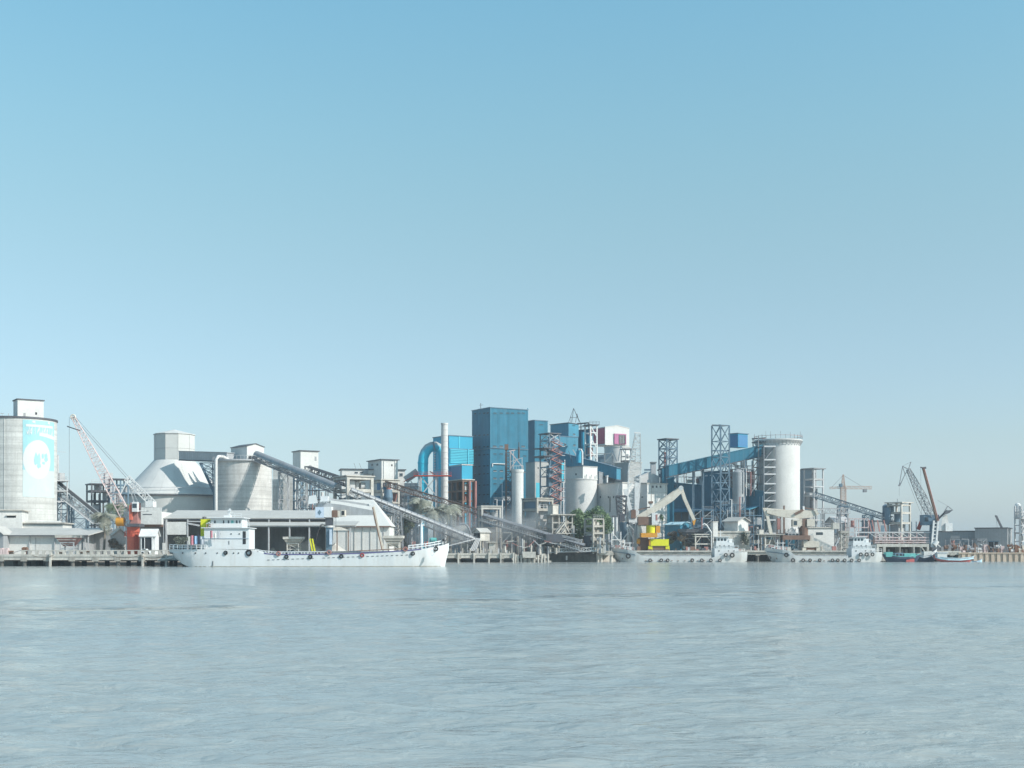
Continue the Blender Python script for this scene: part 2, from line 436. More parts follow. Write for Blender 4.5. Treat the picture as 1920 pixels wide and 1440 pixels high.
class Bld(T):
    """box building set out by its silhouette columns (left, near edge, right) at the depth D of the near edge"""
    def __init__(s, name, label, cat, pl, pc, pr, D, py, m, py0=None, al=AL, roof='slab', roofm='steeld', over=0.3, group=None, Lb=None, rise=1.2, roofname='roof'):
        (cx, cy), W, L_ = corner(pl, pc, pr, D, al)
        if Lb: L_ = Lb
        s.al, s.D, s.cx, s.W, s.Lb = al, D, cx, W, L_
        s.z1 = Z(py, D); s.z0 = GZ - 0.3 if py0 is None else Z(py0, D)
        super().__init__(name, label, cat, (cx, cy, s.z0), al, group, local=True)
        h = s.h = s.z1 - s.z0
        b = MB(); ov = over
        if roof == 'gable':      # gable end on the front face
            b.prism([(0, 0), (W, 0), (W, h), (W/2, h+rise), (0, h)], 0, L_)
        elif roof == 'gablex':   # ridge along the front
            b.prismx([(0, 0), (L_, 0), (L_, h), (L_/2, h+rise), (0, h)], 0, W)
        elif roof == 'mono':     # high at the front left corner, falling to the right
            b.prism([(0, 0), (W, 0), (W, h-rise), (0, h)], 0, L_)
        else: b.box(0, 0, 0, W, L_, h)
        s.wall = s.part('wall', b, m)
        r = MB(); t_ = 0.22
        if roof == 'slab': r.box(-ov, -ov, h+0.004, W+ov, L_+ov, h+0.3)
        elif roof == 'gable':
            r.prism([(-ov, h-ov*0.3), (W/2, h+rise+0.02), (W+ov, h-ov*0.3), (W+ov, h+t_-ov*0.3), (W/2, h+rise+t_+0.02), (-ov, h+t_-ov*0.3)], -ov, L_+ov)
        elif roof == 'gablex':
            r.prismx([(-ov, h-ov*0.3), (L_/2, h+rise+0.02), (L_+ov, h-ov*0.3), (L_+ov, h+t_-ov*0.3), (L_/2, h+rise+t_+0.02), (-ov, h+t_-ov*0.3)], -ov, W+ov)
        elif roof == 'mono':
            r.prism([(-ov, h+0.02), (W+ov, h-rise+0.02), (W+ov, h-rise+t_), (-ov, h+t_)], -ov, L_+ov)
        if r.v: s.roof = s.part(roofname, r, roofm)
    def fx(s, px): return corner(px, 0, px, s.D, s.al)[1] if False else (((px-960)/F)*s.D - s.cx)/(math.cos(s.al) - (px-960)/F*math.sin(s.al))
    def ly(s, px): k = (px-960)/F; return (s.cx - k*s.D)/(math.sin(s.al) + k*math.cos(s.al))
    def zf(s, px, py): return Z(py, s.D + s.fx(px)*math.sin(s.al)) - s.z0
    def zl(s, px, py): return Z(py, s.D + s.ly(px)*math.cos(s.al)) - s.z0
    def front(s, name, px0, py0, px1, py1, m, out=0.08, ins=0.05, parent=None, label=None):
        b = MB(); x0, x1 = s.fx(px0), s.fx(px1); zc = s.zf(px0, py1), s.zf(px0, py0)
        b.box(x0, -out, zc[0], x1, ins, zc[1]); return s.part(name, b, m, parent, label)
    def left(s, name, px0, py0, px1, py1, m, out=0.08, ins=0.05, parent=None, label=None):
        b = MB(); y0, y1 = s.ly(px1), s.ly(px0); zc = s.zl(px1, py1), s.zl(px1, py0)
        b.box(-out, y0, zc[0], ins, y1, zc[1]); return s.part(name, b, m, parent, label)
    def win(s, px, py, w=7, h=2.6, side='f', fm='steelp'):
        f = s.front if side == 'f' else s.left
        o = f('window', px-w/2, py-h/2, px+w/2, py+h/2, 'glass', 0.04, 0.02)
        f('sill', px-w/2-0.4, py+h/2, px+w/2+0.4, py+h/2+0.5, fm, 0.14, 0.01, parent=o)
        return o

# conveyor: open or covered belt on a truss girder, from p (high) to q (low)
def conveyor(t, p, q, w=2.2, h=2.0, n=12, m='steel', cover=None, coverm='cover', rail=True, ch=0.2, br=0.13, belt=True, railm='steelp'):
    p, q = Vector(p), Vector(q); d = (q-p).normalized(); a = d.cross(Vector((0,0,1))).normalized(); b = a.cross(d).normalized()
    truss(t, p, q, w, h, n, ch, br, m, sides=('l','r','b'))
    if belt: t.bar('belt', p + b*(h/2+0.1), q + b*(h/2+0.1), w*0.62, 'rubber', h=0.12)
    if cover:
        for k in range(n):
            c0, c1 = p + (q-p)*(k+0.03)/n + b*(h/2+0.2), p + (q-p)*(k+0.97)/n + b*(h/2+0.2)
            mb = MB(); vs = []; N = 7
            for c in (c0, c1):
                for j in range(N):
                    u = math.pi*j/(N-1); vs.append(c + a*math.cos(u)*w*0.5*1.04 + b*math.sin(u)*cover)
            mb.add(vs, [(j, j+1, N+j+1, N+j) for j in range(N-1)] + [tuple(range(N)), tuple(range(2*N-1, N-1, -1))])
            t.part('cover', mb, coverm, smooth=True)
    if rail:
        off = -a if a.y > 0 else a
        e = off*(w/2+0.55) + b*(-h/2)
        t.bar('walkway', p+e, q+e, 0.9, m, h=0.1)
        e2 = off*(w/2+1.0) + b*(-h/2)
        nn = n*2
        for k in range(nn+1):
            c = p + (q-p)*k/nn + e2; t.bar('railing_post', c, c+Vector((0,0,1.15)), 0.07, railm)
        for z in (0.6, 1.15): t.bar('handrail', p+e2+Vector((0,0,z)), q+e2+Vector((0,0,z)), 0.08, railm)

# enclosed rectangular gallery made of cladding panels
def gallery(t, p, q, w, h, n, m, roofm=None, skew=None):
    p, q = Vector(p), Vector(q); d = q-p
    a = Vector((d.x, d.y, 0)).normalized().cross(Vector((0,0,1))) * (w/2); u = Vector((0,0,h))
    for k in range(n):
        c0, c1 = p + d*(k+0.004)/n, p + d*(k+0.996)/n
        b = MB(); b.hexa([c0-a, c0+a, c1+a, c1-a, c0-a+u, c0+a+u, c1+a+u, c1-a+u]); t.part('panel', b, m)
    e = d.normalized()*0.3; u2 = u + Vector((0,0,0.02)); u3 = u + Vector((0,0,0.22)); a2 = a*1.1
    r = MB(); r.hexa([p-e-a2+u2, p-e+a2+u2, q+e+a2+u2, q+e-a2+u2, p-e-a2+u3, p-e+a2+u3, q+e+a2+u3, q+e-a2+u3]); t.part('roof', r, roofm or m)
    f = MB(); v1 = Vector((0,0,-0.35)); v0 = Vector((0,0,-0.01))
    f.hexa([p-a2+v1, p+a2+v1, q+a2+v1, q-a2+v1, p-a2+v0, p+a2+v0, q+a2+v0, q-a2+v0]); t.part('floor_beam', f, 'steeld')

# open concrete or steel frame: columns and beams, set out like a building
class Frame(T):
    def __init__(s, name, label, cat, pl, pc, pr, D, py, levels, m, py0=None, al=AL, cw=0.7, bw=0.6, roof=True, roofm=None, group=None, nx=1, ny=1, over=0.5, slabs=(), Lb=None):
        (cx, cy), W, L_ = corner(pl, pc, pr, D, al)
        if Lb: L_ = Lb
        s.D, s.W, s.Lb = D, W, L_; s.z1 = Z(py, D); s.z0 = GZ-0.3 if py0 is None else Z(py0, D)
        super().__init__(name, label, cat, (cx, cy, s.z0), al, group, local=True)
        h = s.h = s.z1 - s.z0
        for i in range(nx+1):
            for j in range(ny+1):
                if nx > 1 and ny > 1 and 0 < i < nx and 0 < j < ny: continue
                s.bar('column', (W*i/nx, L_*j/ny, 0), (W*i/nx, L_*j/ny, h), cw, m)
        for lv in levels:
            z = Z(lv, D) - s.z0 if lv > 30 else lv
            for (a, b) in (((0,0),(W,0)), ((W,0),(W,L_)), ((W,L_),(0,L_)), ((0,L_),(0,0))):
                a, b = Vector((*a, z)), Vector((*b, z)); dd = (b-a).normalized()*(cw*0.5+0.003)
                s.bar('beam', a+dd, b-dd, bw*0.94, m, h=bw)
            if lv in slabs:
                b = MB(); b.box(-0.3, -0.3, z+bw/2+0.01, W+0.3, L_+0.3, z+bw/2+0.2); s.part('floor_slab', b, m)
        if roof:
            b = MB(); b.box(-over, -over, h+0.01, W+over, L_+over, h+0.35); s.part('roof', b, roofm or m)

def machine(t, pts, m='steel', name='machine'):
    """small plant: drums and boxes on a floor; pts of (x, y, z, sx, sy, sz, kind)"""
    for x, y, z, sx, sy, sz, k in pts:
        b = MB()
        if k == 'd': b.tube((x, y, z), (x, y, z+sz), sx/2, n=12); b.tube((x, y, z+sz), (x, y, z+sz+sx*0.25), sx/2, sx*0.15, n=12)
        elif k == 'c': b.tube((x-sx/2, y, z+sz/2), (x+sx/2, y, z+sz/2), sz/2, n=12)
        elif k == 'h': b.hexa([(x-sx*.15,y-sy*.15,z),(x+sx*.15,y-sy*.15,z),(x+sx*.15,y+sy*.15,z),(x-sx*.15,y+sy*.15,z),(x-sx/2,y-sy/2,z+sz),(x+sx/2,y-sy/2,z+sz),(x+sx/2,y+sy/2,z+sz),(x-sx/2,y+sy/2,z+sz)])
        else: b.box(x-sx/2, y-sy/2, z, x+sx/2, y+sy/2, z+sz)
        t.part({'d': 'drum', 'c': 'cylinder_drum', 'h': 'chute'}.get(k, 'cabinet'), b, m)
# ================================================================== THE SETTING
# water: one sheet with small real swell near the eye and wave relief in the material
def water_material():
    m = bpy.data.materials.new('river_water'); m.use_nodes = True
    n, l = m.node_tree.nodes, m.node_tree.links
    b = n['Principled BSDF']
    b.inputs['Roughness'].default_value = 0.13
    b.inputs['IOR'].default_value = 1.33
    g = n.new('ShaderNodeNewGeometry'); pos = g.outputs['Position']
    def noise(scale, sv, detail, dist=0.0, rough=0.55):
        q = n.new('ShaderNodeMapping'); q.inputs['Scale'].default_value = sv; q.inputs['Rotation'].default_value = (0, 0, R(12)); l.new(pos, q.inputs['Vector'])
        t = n.new('ShaderNodeTexNoise'); t.inputs['Scale'].default_value = scale; t.inputs['Detail'].default_value = detail
        t.inputs['Distortion'].default_value = dist; t.inputs['Roughness'].default_value = rough
        l.new(q.outputs[0], t.inputs['Vector']); return t.outputs['Fac']
    # muddy colour, drifting patches of silt
    mx = n.new('ShaderNodeMix'); mx.data_type = 'RGBA'
    mx.inputs[6].default_value = (0.265, 0.302, 0.305, 1); mx.inputs[7].default_value = (0.35, 0.35, 0.315, 1)
    mr = n.new('ShaderNodeMapRange'); mr.inputs[1].default_value = 0.35; mr.inputs[2].default_value = 0.68
    l.new(noise(0.03, (0.5, 1.0, 1.0), 5), mr.inputs[0]); l.new(mr.outputs[0], mx.inputs[0])
    l.new(mx.outputs[2], b.inputs['Base Color'])
    def mulc(f, k):
        q = n.new('ShaderNodeMath'); q.operation = 'MULTIPLY'; q.inputs[1].default_value = k; l.new(f, q.inputs[0]); return q.outputs[0]
    def add(a, c):
        q = n.new('ShaderNodeMath'); q.operation = 'ADD'; l.new(a, q.inputs[0]); l.new(c, q.inputs[1]); return q.outputs[0]
    def mul(a, c):
        q = n.new('ShaderNodeMath'); q.operation = 'MULTIPLY'; l.new(a, q.inputs[0]); l.new(c, q.inputs[1]); return q.outputs[0]
    gust = n.new('ShaderNodeMapRange'); gust.inputs[1].default_value = 0.35; gust.inputs[2].default_value = 0.62
    gust.inputs[3].default_value = 0.45; gust.inputs[4].default_value = 1.15
    l.new(noise(0.035, (0.35, 1.0, 1.0), 3), gust.inputs[0])
    h = add(mulc(noise(0.8, (0.5, 1.0, 1.0), 2, 0.5), 0.12), add(mulc(noise(2.3, (0.5, 1.0, 1.0), 4, 0.7), 0.10), mulc(noise(5.5, (0.5, 1.0, 1.0), 2, 0.4), 0.012)))
    h = mul(h, gust.outputs[0])
    # the spent wake of a passing boat: a band of steeper ripples crossing the river
    A, B = Vector((-33.0, 80.0, 0)), Vector((53.7, 137.0, 0)); nv = Vector((-(B-A).y, (B-A).x, 0)).normalized()
    dt = n.new('ShaderNodeVectorMath'); dt.operation = 'DOT_PRODUCT'; dt.inputs[1].default_value = nv; l.new(pos, dt.inputs[0])
    sb = n.new('ShaderNodeMath'); sb.operation = 'SUBTRACT'; sb.inputs[1].default_value = A.dot(nv); l.new(dt.outputs['Value'], sb.inputs[0])
    ab = n.new('ShaderNodeMath'); ab.operation = 'ABSOLUTE'; l.new(sb.outputs[0], ab.inputs[0])
    fa = n.new('ShaderNodeMapRange'); fa.interpolation_type = 'SMOOTHSTEP'; fa.inputs[1].default_value = 0.5; fa.inputs[2].default_value = 8.0; fa.inputs[3].default_value = 1.0; fa.inputs[4].default_value = 0.0; l.new(ab.outputs[0], fa.inputs[0])
    pt = n.new('ShaderNodeMapRange'); pt.inputs[1].default_value = 0.5; pt.inputs[2].default_value = 0.6; l.new(noise(0.09, (0.6, 1.0, 1.0), 2), pt.inputs[0])
    bw = mul(fa.outputs[0], pt.outputs[0])
    h = add(h, mul(mulc(noise(0.9, (0.35, 1.4, 1.0), 3, 0.5), 1.2), bw))
    bp = n.new('ShaderNodeBump'); bp.inputs['Strength'].default_value = 1.0; bp.inputs['Distance'].default_value = 1.5
    l.new(h, bp.inputs['Height']); l.new(bp.outputs[0], b.inputs['Normal'])
    return m

import numpy as np
def water_sheet():
    # one sheet to the horizon: fine cells with real wavelets on the near reach, coarse cells beyond
    ys = [-300.0, -60.0, 8.0, 16.0]
    y = 16.0
    while y < 215.0: y += 0.13 + (y-16.0)*0.0062; ys.append(y)
    ys += [230.0, 250.0, 300.0, 450.0, 900.0, 3000.0]
    xs = [-2200.0, -600.0, -200.0, -115.0]
    x = -100.0
    while x <= 100.0: xs.append(x); x += 0.24 if abs(x) < 42 else 0.42
    xs += [115.0, 200.0, 600.0, 2200.0]
    xs, ys = np.array(xs), np.array(ys)
    XX, YY = np.meshgrid(xs, ys)
    rs = np.random.RandomState(4); ZZ = np.zeros_like(XX); DX = np.zeros_like(XX); DY = np.zeros_like(XX)
    for k in range(70):
        wl = 0.8 * (5.0 ** rs.rand()); th = R(100) + rs.randn()*0.62; kk = 2*math.pi/wl
        a = 0.0052 * wl**0.7 * (0.5+rs.rand()); ph = rs.rand()*6.283
        arg = kk*(XX*math.cos(th)+YY*math.sin(th))+ph
        lod = np.clip((wl*1.6 - (0.13+(YY-16)*0.0062)*4.0)/(wl*0.8), 0, 1)
        ZZ += a*np.sin(arg)*lod; DX += a*math.cos(th)*np.cos(arg)*lod; DY += a*math.sin(th)*np.cos(arg)*lod
    patch = np.zeros_like(XX)
    for k in range(9):
        th = rs.rand()*6.283; kk = 2*math.pi/(18+50*rs.rand()); patch += np.sin(kk*(0.5*XX*math.cos(th)+YY*math.sin(th))+rs.rand()*6.283)
    patch = np.clip(0.85+patch*0.13, 0.35, 1.5)
    fade = np.clip((YY-14)/6, 0, 1)*np.clip((205-YY)/60, 0, 1)*np.clip((99-np.abs(XX))/8, 0, 1)*patch
    V = np.stack([XX-DX*fade*0.8, YY-DY*fade*0.8, ZZ*fade], -1).reshape(-1, 3)
    nr, nc = XX.shape
    I = np.arange(nr*nc).reshape(nr, nc)
    Q = np.stack([I[:-1,:-1], I[:-1,1:], I[1:,1:], I[1:,:-1]], -1).reshape(-1, 4)
    me = bpy.data.meshes.new('water')
    me.vertices.add(len(V)); me.vertices.foreach_set('co', V.astype(np.float32).ravel())
    me.loops.add(Q.size); me.loops.foreach_set('vertex_index', Q.astype(np.int32).ravel())
    me.polygons.add(len(Q)); me.polygons.foreach_set('loop_start', np.arange(0, Q.size, 4, dtype=np.int32)); me.polygons.foreach_set('loop_total', np.full(len(Q), 4, dtype=np.int32))
    me.update(calc_edges=True); me.polygons.foreach_set('use_smooth', [True]*len(Q)); me.materials.append(water_material())
    o = bpy.data.objects.new('water', me); COL.objects.link(o); props(o, kind='structure'); return len(Q)
water_sheet()

# the bank: a raised yard behind the quays, set back from the water under the jetties
gb = MB()
bank = [(-2200, 328), (-34, 330), (-24, 406), (24, 412), (40, 424), (175, 436), (2200, 445)]
vs = []
for x, y in bank: vs += [(x, y, -1.5), (x, y + 2.5, GZ - 0.25)]
vs += [(2200, 3000, GZ - 0.25), (-2200, 3000, GZ - 0.25)]
fs = [(2*i, 2*i+2, 2*i+3, 2*i+1) for i in range(len(bank)-1)]
top = [2*i+1 for i in range(len(bank))] + [2*len(bank), 2*len(bank)+1]
gb.add(vs, fs + [tuple(top)])
structure('ground', gb, M['sand'])
# ================================================================== LEFT: silos, dome, red crane, sheds
def cyl_strip(cx, cy, r, fn, s0, s1, ds=0.03):
    """a sheet lying on a cylinder: s is the angle from the viewer side (-Y) towards +X, fn(s) -> (z0, z1)"""
    b = MB(); n = max(1, int(math.ceil((s1-s0)/ds)))
    vs = []
    for i in range(n+1):
        s = s0 + (s1-s0)*i/n; z0, z1 = fn(s)
        for rr in (r, r+0.02):
            vs += [(cx+rr*math.sin(s), cy-rr*math.cos(s), z0), (cx+rr*math.sin(s), cy-rr*math.cos(s), z1)]
    fs = []
    for i in range(n):
        a, c = 4*i, 4*(i+1)
        fs += [(a+2, c+2, c+3, a+3), (a+3, c+3, c+1, a+1), (a, c, c+2, a+2)]
    b.add(vs, fs + [(0,2,3,1), (4*n, 4*n+1, 4*n+3, 4*n+2)]); return b

# --- the painted storage silo at the left edge
DA = 372.0; cxA, rA = X(35, DA), S(68, DA); zA = Z(783, DA-rA)
t = T('storage_silo', 'huge round concrete silo with cyan and white mural at the left edge', 'silo', (cxA, DA, GZ))
b = MB(); b.lathe([(rA, GZ-0.4), (rA, zA)], 72, (cxA, DA, 0)); t.part('wall', b, 'silo', smooth=True)
b = MB(); b.lathe([(rA+0.25, zA), (rA+0.25, zA+0.5), (rA-0.2, zA+0.55), (0.01, zA+1.3)], 72, (cxA, DA, 0)); b.lathe([(rA-0.05, zA+0.003), (rA+0.25, zA+0.003)], 72, (cxA, DA, 0)); t.part('roof', b, 'steeld')
for k in range(4):                                    # vertical pour joints
    s = -1.2 + k*0.4
    t.bar('joint_strip', (cxA+(rA+.01)*math.sin(s), DA-(rA+.01)*math.cos(s), GZ), (cxA+(rA+.01)*math.sin(s), DA-(rA+.01)*math.cos(s), zA), 0.16, 'silo')
def mural_strip(cx, cy, r, fn, s0, s1, ds=0.03):
    k = 1.03/1.31; b = cyl_strip(cx, cy, r, lambda q: fn(.05+(q-.47)/k), .47+(s0-.05)*k, .47+(s1-.05)*k, ds); return b
mz0, mz1 = Z(931, DA-rA), Z(786, DA-rA)
mu = t.part('mural_panel', mural_strip(cxA, DA, rA+0.03, lambda s: (Z(880, DA-rA), mz1), 0.05, 1.36), 'mural', label='cyan upper field of the silo mural')
t.part('mural_field', mural_strip(cxA, DA, rA+0.03, lambda s: (mz0, Z(880, DA-rA)-0.01), 0.05, 1.36), 'muralb', parent=mu)
zc, rc, sc_ = Z(860, DA-rA), S(37, DA-rA), 0.58
def disc(s):
    d = math.sqrt(max(0.0, rc*rc-((s-sc_)*rA)**2)); return (zc-d, zc+d)
t.part('mural_disc', mural_strip(cxA, DA, rA+0.07, disc, sc_-rc/rA*0.999, sc_+rc/rA*0.999, 0.012), 'muralw', parent=mu)
t.part('mural_sweep', mural_strip(cxA, DA, rA+0.07, lambda s: (Z(818-3*math.sin(s*3), DA-rA), Z(813-4*math.sin(s*2.4), DA-rA)), 0.62, 1.34), 'muralw', parent=mu)
random.seed(3)
def blob(s0, s1, zc_, zh, seed):
    rr = random.Random(seed); ph = [rr.uniform(0, 6) for _ in range(4)]
    def f(s):
        u = (s-s0)/(s1-s0); e = math.sqrt(max(0.0, 1-(2*u-1)**2))
        return (zc_-zh*e*(0.85+0.25*math.sin(9*u+ph[0])), zc_+zh*e*(0.8+0.3*math.sin(11*u+ph[1])))
    return f
for s0, s1, py, h, sd in ((0.42, 0.66, 860, 2.1, 1), (0.70, 0.79, 853, 0.9, 2), (0.81, 0.95, 852, 0.8, 4), (0.80, 0.98, 859, 0.7, 5), (0.52, 0.68, 872, 0.7, 6), (0.72, 0.84, 866, 0.5, 8)):
    t.part('mural_patch', mural_strip(cxA, DA, rA+0.11, blob(s0, s1, Z(py, DA-rA), h, sd), s0, s1, 0.012), 'mural', parent=mu)
# white hand-painted script along the top of the mural: head line with hanging strokes and loops
zt = Z(797, DA-rA)
t.part('letter_headline', mural_strip(cxA, DA, rA+0.09, lambda s: (zt-0.25, zt+0.45), 0.15, 1.25), 'muralw', parent=mu)
def arcletter(s0, w, kind):
    o = []
    if kind in 'ab': o.append((lambda s: (zt-2.6, zt), s0+w*0.72, s0+w*0.9))
    if kind in 'ac':
        o.append((lambda s, a=s0, q=w*0.7: (zt-1.4-1.1*math.sin(math.pi*min(1, max(0, (s-a)/q))), zt-0.9-0.9*math.sin(math.pi*min(1, max(0, (s-a)/q)))), s0, s0+w*0.72))
    if kind in 'bc': o.append((lambda s, a=s0, q=w*0.7: (zt-2.2+1.3*(s-a)/q, zt-1.4+1.3*(s-a)/q), s0, s0+w*0.7))
    if kind == 'd': o += [(lambda s: (zt-2.4, zt+1.2), s0+w*0.3, s0+w*0.48), (lambda s: (zt+0.9, zt+1.5), s0-w*0.5, s0+w*0.5)]
    return o
s_ = 0.17
for kd in 'acdbabcda':
    w = 0.105
    for fn, a, c in arcletter(s_, w, kd):
        t.part('letter', mural_strip(cxA, DA, rA+0.09, fn, a, c, 0.012), 'muralw', parent=mu)
    s_ += 0.122
# plant room on the silo roof
b = Bld('roof_plant_room', 'pale square plant room on the roof of the muralled silo', 'plant room', 25, 33, 82, 366, 749, 'white', py0=783, al=R(33), over=0.25)
b.front('window', 66, 773, 69.5, 777.5, 'dark', 0.03, 0.02)
b.front('door', 44, 774, 48, 782, 'clad', 0.05, 0.02)
# hand rail stub and box at the extreme left of the roof
t2 = T('roof_walkway', 'low steel walkway on the muralled silo roof at the left frame edge', 'walkway', P(4, 781, 366))
for px in (-20, -8, 4, 16): t2.bar('post', P(px, 783, 366), P(px, 775, 366), 0.12, 'steelp')
t2.bar('handrail', P(-22, 775, 366), P(8, 775, 366), 0.14, 'steelp'); t2.bar('walkway_deck', P(-22, 780, 366), P(20, 780, 366), 0.5, 'steelp', h=0.15)

# --- low white buildings at the silo foot
b = Bld('silo_base_building', 'white two storey block with one slot window at the left frame edge', 'building', -60, -30, 41, 341, 957, 'white', al=R(14), over=0.5, roofm='concl', Lb=14)
o = b.front('window', 13, 967, 30, 970.5, 'dark', 0.03, 0.02); b.front('window_hood', 12, 965.4, 31, 967, 'concl', 0.5, 0.02, parent=o)
b = Bld('silo_annex', 'long white annex with a thin dark eave line at the silo foot', 'building', 20, 41.5, 118, 345, 981.5, 'white', al=R(8), over=0.6, roofm='concl', Lb=12)
b.front('parapet', 42, 976.3, 113, 980.6, 'white', -0.6, 1.0)
b.front('painted_eave_shade', 42, 982.3, 117, 983, 'dark', 0.02, 0.01)  # flat dark strip, paints the shade under the eave overhang

# --- front shed with wide pale roof
DS = 330
t = T('front_shed', 'long low shed with pale dusty roof behind the left jetty', 'shed', (X(80, DS), DS, GZ))
z_e, z_r = Z(1004.5, DS), Z(991.5, DS+9)
xa, xb = X(-40, DS), X(168, DS)
r_ = MB(); r_.hexa([(xa, DS-1, z_e), (xb, DS-1, z_e), (xb+3.3, DS+9, z_r), (xa, DS+9, z_r), (xa, DS-1, z_e+.2), (xb, DS-1, z_e+.2), (xb+3.3, DS+9, z_r+.2), (xa, DS+9, z_r+.2)]); t.part('roof', r_, 'roof')
w_ = MB(); w_.box(X(8, DS), DS, GZ-.3, X(152, DS), DS+0.3, z_e-.05); t.part('wall', w_, 'white')
w_ = MB(); w_.prismx([(DS+.3, GZ-.3), (DS+9, GZ-.3), (DS+9, z_r-.05), (DS+.3, z_e-.05)], X(152, DS), X(152, DS)+.3); t.part('end_wall', w_, 'clad')
w_ = MB(); w_.box(X(152, DS), DS+9, GZ-.3, X(190, DS), DS+9.3, z_r-.1); t.part('back_wall', w_, 'clad')
for px in (0, 56, 103, 160, 166): t.bar('post', (X(px, DS), DS-.2, GZ), (X(px, DS), DS-.2, z_e), 0.25, 'steelp')
t.bar('gutter', (xa, DS-1.15, z_e+.02), (xb, DS-1.15, z_e+.02), 0.22, 'steeld')
w_ = MB(); w_.box(X(66, DS), DS-.06, GZ, X(68, DS), DS, z_e-.5); t.part('downpipe', w_, 'grey')
# small gabled hut whose roof corner shows at the left edge
t = T('gabled_hut', 'dark gable end of a small hut at the left frame edge', 'hut', (X(-12, 326), 326, GZ))
b = MB(); b.prism([(X(-30, 326), GZ-.3), (X(6, 326), GZ-.3), (X(6, 326), Z(1003, 326)), (X(-12, 326), Z(987, 326)), (X(-30, 326), Z(1003, 326))], 326, 333); t.part('wall', b, 'clad')
b = MB(); b.prism([(X(-12, 326), Z(986.6, 326)), (X(8, 326), Z(1003, 326)), (X(8, 326), Z(1001.8, 326)), (X(-12, 326), Z(985.4, 326)), (X(-32, 326), Z(1001.8, 326)), (X(-32, 326), Z(1003, 326))], 325.4, 333.5); t.part('roof', b, 'roof')

# loading hopper with red striped front
def hopper(label, px, D, w_px, pytop, m='conc', m2='brown', legs='steelp', funnel=True, rz=0.0, group='loading hoppers along the quay'):
    w = S(w_px, D); z1 = Z(pytop, D); h = z1-GZ
    t = T('loading_hopper', label, 'hopper', (X(px, D), D, GZ), rz, group, local=True)
    hb = MB(); a, c_ = w/2, w/2*0.42
    hb.hexa([(-c_,-c_,h*.42),(c_,-c_,h*.42),(c_,c_,h*.42),(-c_,c_,h*.42),(-a,-a*.8,h*.86),(a,-a*.8,h*.86),(a,a*.8,h*.86),(-a,a*.8,h*.86)]); t.part('funnel', hb, m2)
    rb = MB(); rb.box(-a*1.06,-a*.86,h*.86+.01,a*1.06,a*.86,h); t.part('rim', rb, m)
    for k in range(3):
        f = 0.2+0.28*k; zz = h*(.42+.44*f); ww = c_+(a-c_)*f
        t.bar('stiffener', (-ww,-ww*.84-.09,zz), (ww,-ww*.84-.09,zz), .16, m)
    q = a*.62
    for sx in (-1,1):
        for sy in (-1,1): t.bar('leg', (sx*q, sy*q, 0), (sx*q, sy*q, h*.62), .28, legs)
    for zz in (h*.28, h*.6):
        for sy in (-1,1): t.bar('cross_beam', (-q, sy*q, zz), (q, sy*q, zz), .2, legs)
    t.bar('brace', (-q,-q,.1), (q,-q,h*.28), .13, legs); t.bar('brace', (q,-q,h*.28), (-q,-q,h*.6), .13, legs)
    return t
hopper('steel hopper with faded red funnel in front of the pale shed roof', 130, 322, 40, 1003.5, m='concl', m2='redf')

# --- conveyor and transfer tower between the muralled silo and the palms
t = T('inclined_conveyor', 'grey railed belt conveyor sloping down from the muralled silo', 'conveyor', P(145, 1000, 395))
conveyor(t, P(98, 905, 400), P(186, 975, 388), w=2.6, h=2.4, n=11, m='steelp')
for px, py in ((119, 925), (150, 948)):
    lattice(t, X(px, 396), 396, GZ, Z(py+3, 396), 4.5, 2.6, 4, .25, .14, 'steelb')
t = Frame('transfer_tower', 'small open transfer tower hard against the right side of the muralled silo', 'tower', 92, 103, 126, 392, 902, [940, 921, 985], 'steelp', cw=.35, bw=.3, slabs=(921,))
machine(t, [(2.2, 1.4, t.h+.4, 1.6, 1.6, 2.2, 'b'), (1.0, 1.2, t.h+.4, .8, .8, 7.5, 'd'), (1.2, 1, 2, 2, 2, 3, 'b')], 'steelp')
railing(t, [(0, 0, t.h+.35), (t.W, 0, t.h+.35), (t.W, t.Lb, t.h+.35)], m='steelp')
t.bar('lamp_arm', (0, 0, t.h+9), (3.2, 0, t.h+9), .1, 'steelp'); t.bar('lamp_pole', (0.1, 0, t.h), (0.1, 0, t.h+11.5), .16, 'steelp')
# dark steel screening plant behind the red crane
t = Frame('screening_tower', 'dark steel screening plant behind the red crane jib', 'tower', 163, 172, 203, 405, 908, [921, 940, 962, 985], 'steeld', cw=.45, bw=.4, slabs=(921, 940), nx=2)
machine(t, [(2.5, 3, Z(921, 405)-t.z0, 2, 2, 2.4, 'b'), (5, 2, Z(940, 405)-t.z0, 2.2, 2, 3, 'd'), (2, 2, Z(962, 405)-t.z0, 2, 2.5, 3, 'c'), (6, 4, t.h+.4, 2.5, 2.2, 3.6, 'b')], 'steelp')
railing(t, [(0, 0, t.h+.35), (t.W, 0, t.h+.35)], m='steelp')
t = Frame('roofed_platform', 'roofed steel platform framed by the legs of the red crane jib', 'platform', 205, 212, 240, 398, 899, [909, 925, 950, 975], 'steelb', cw=.4, bw=.35, roofm='steeld', slabs=(925,), nx=2)
machine(t, [(2, 2, Z(925, 398)-t.z0, 1.6, 1.6, 1.8, 'b'), (4.5, 2, Z(925, 398)-t.z0, 1.4, 1.4, 2.2, 'd')], 'steelp')

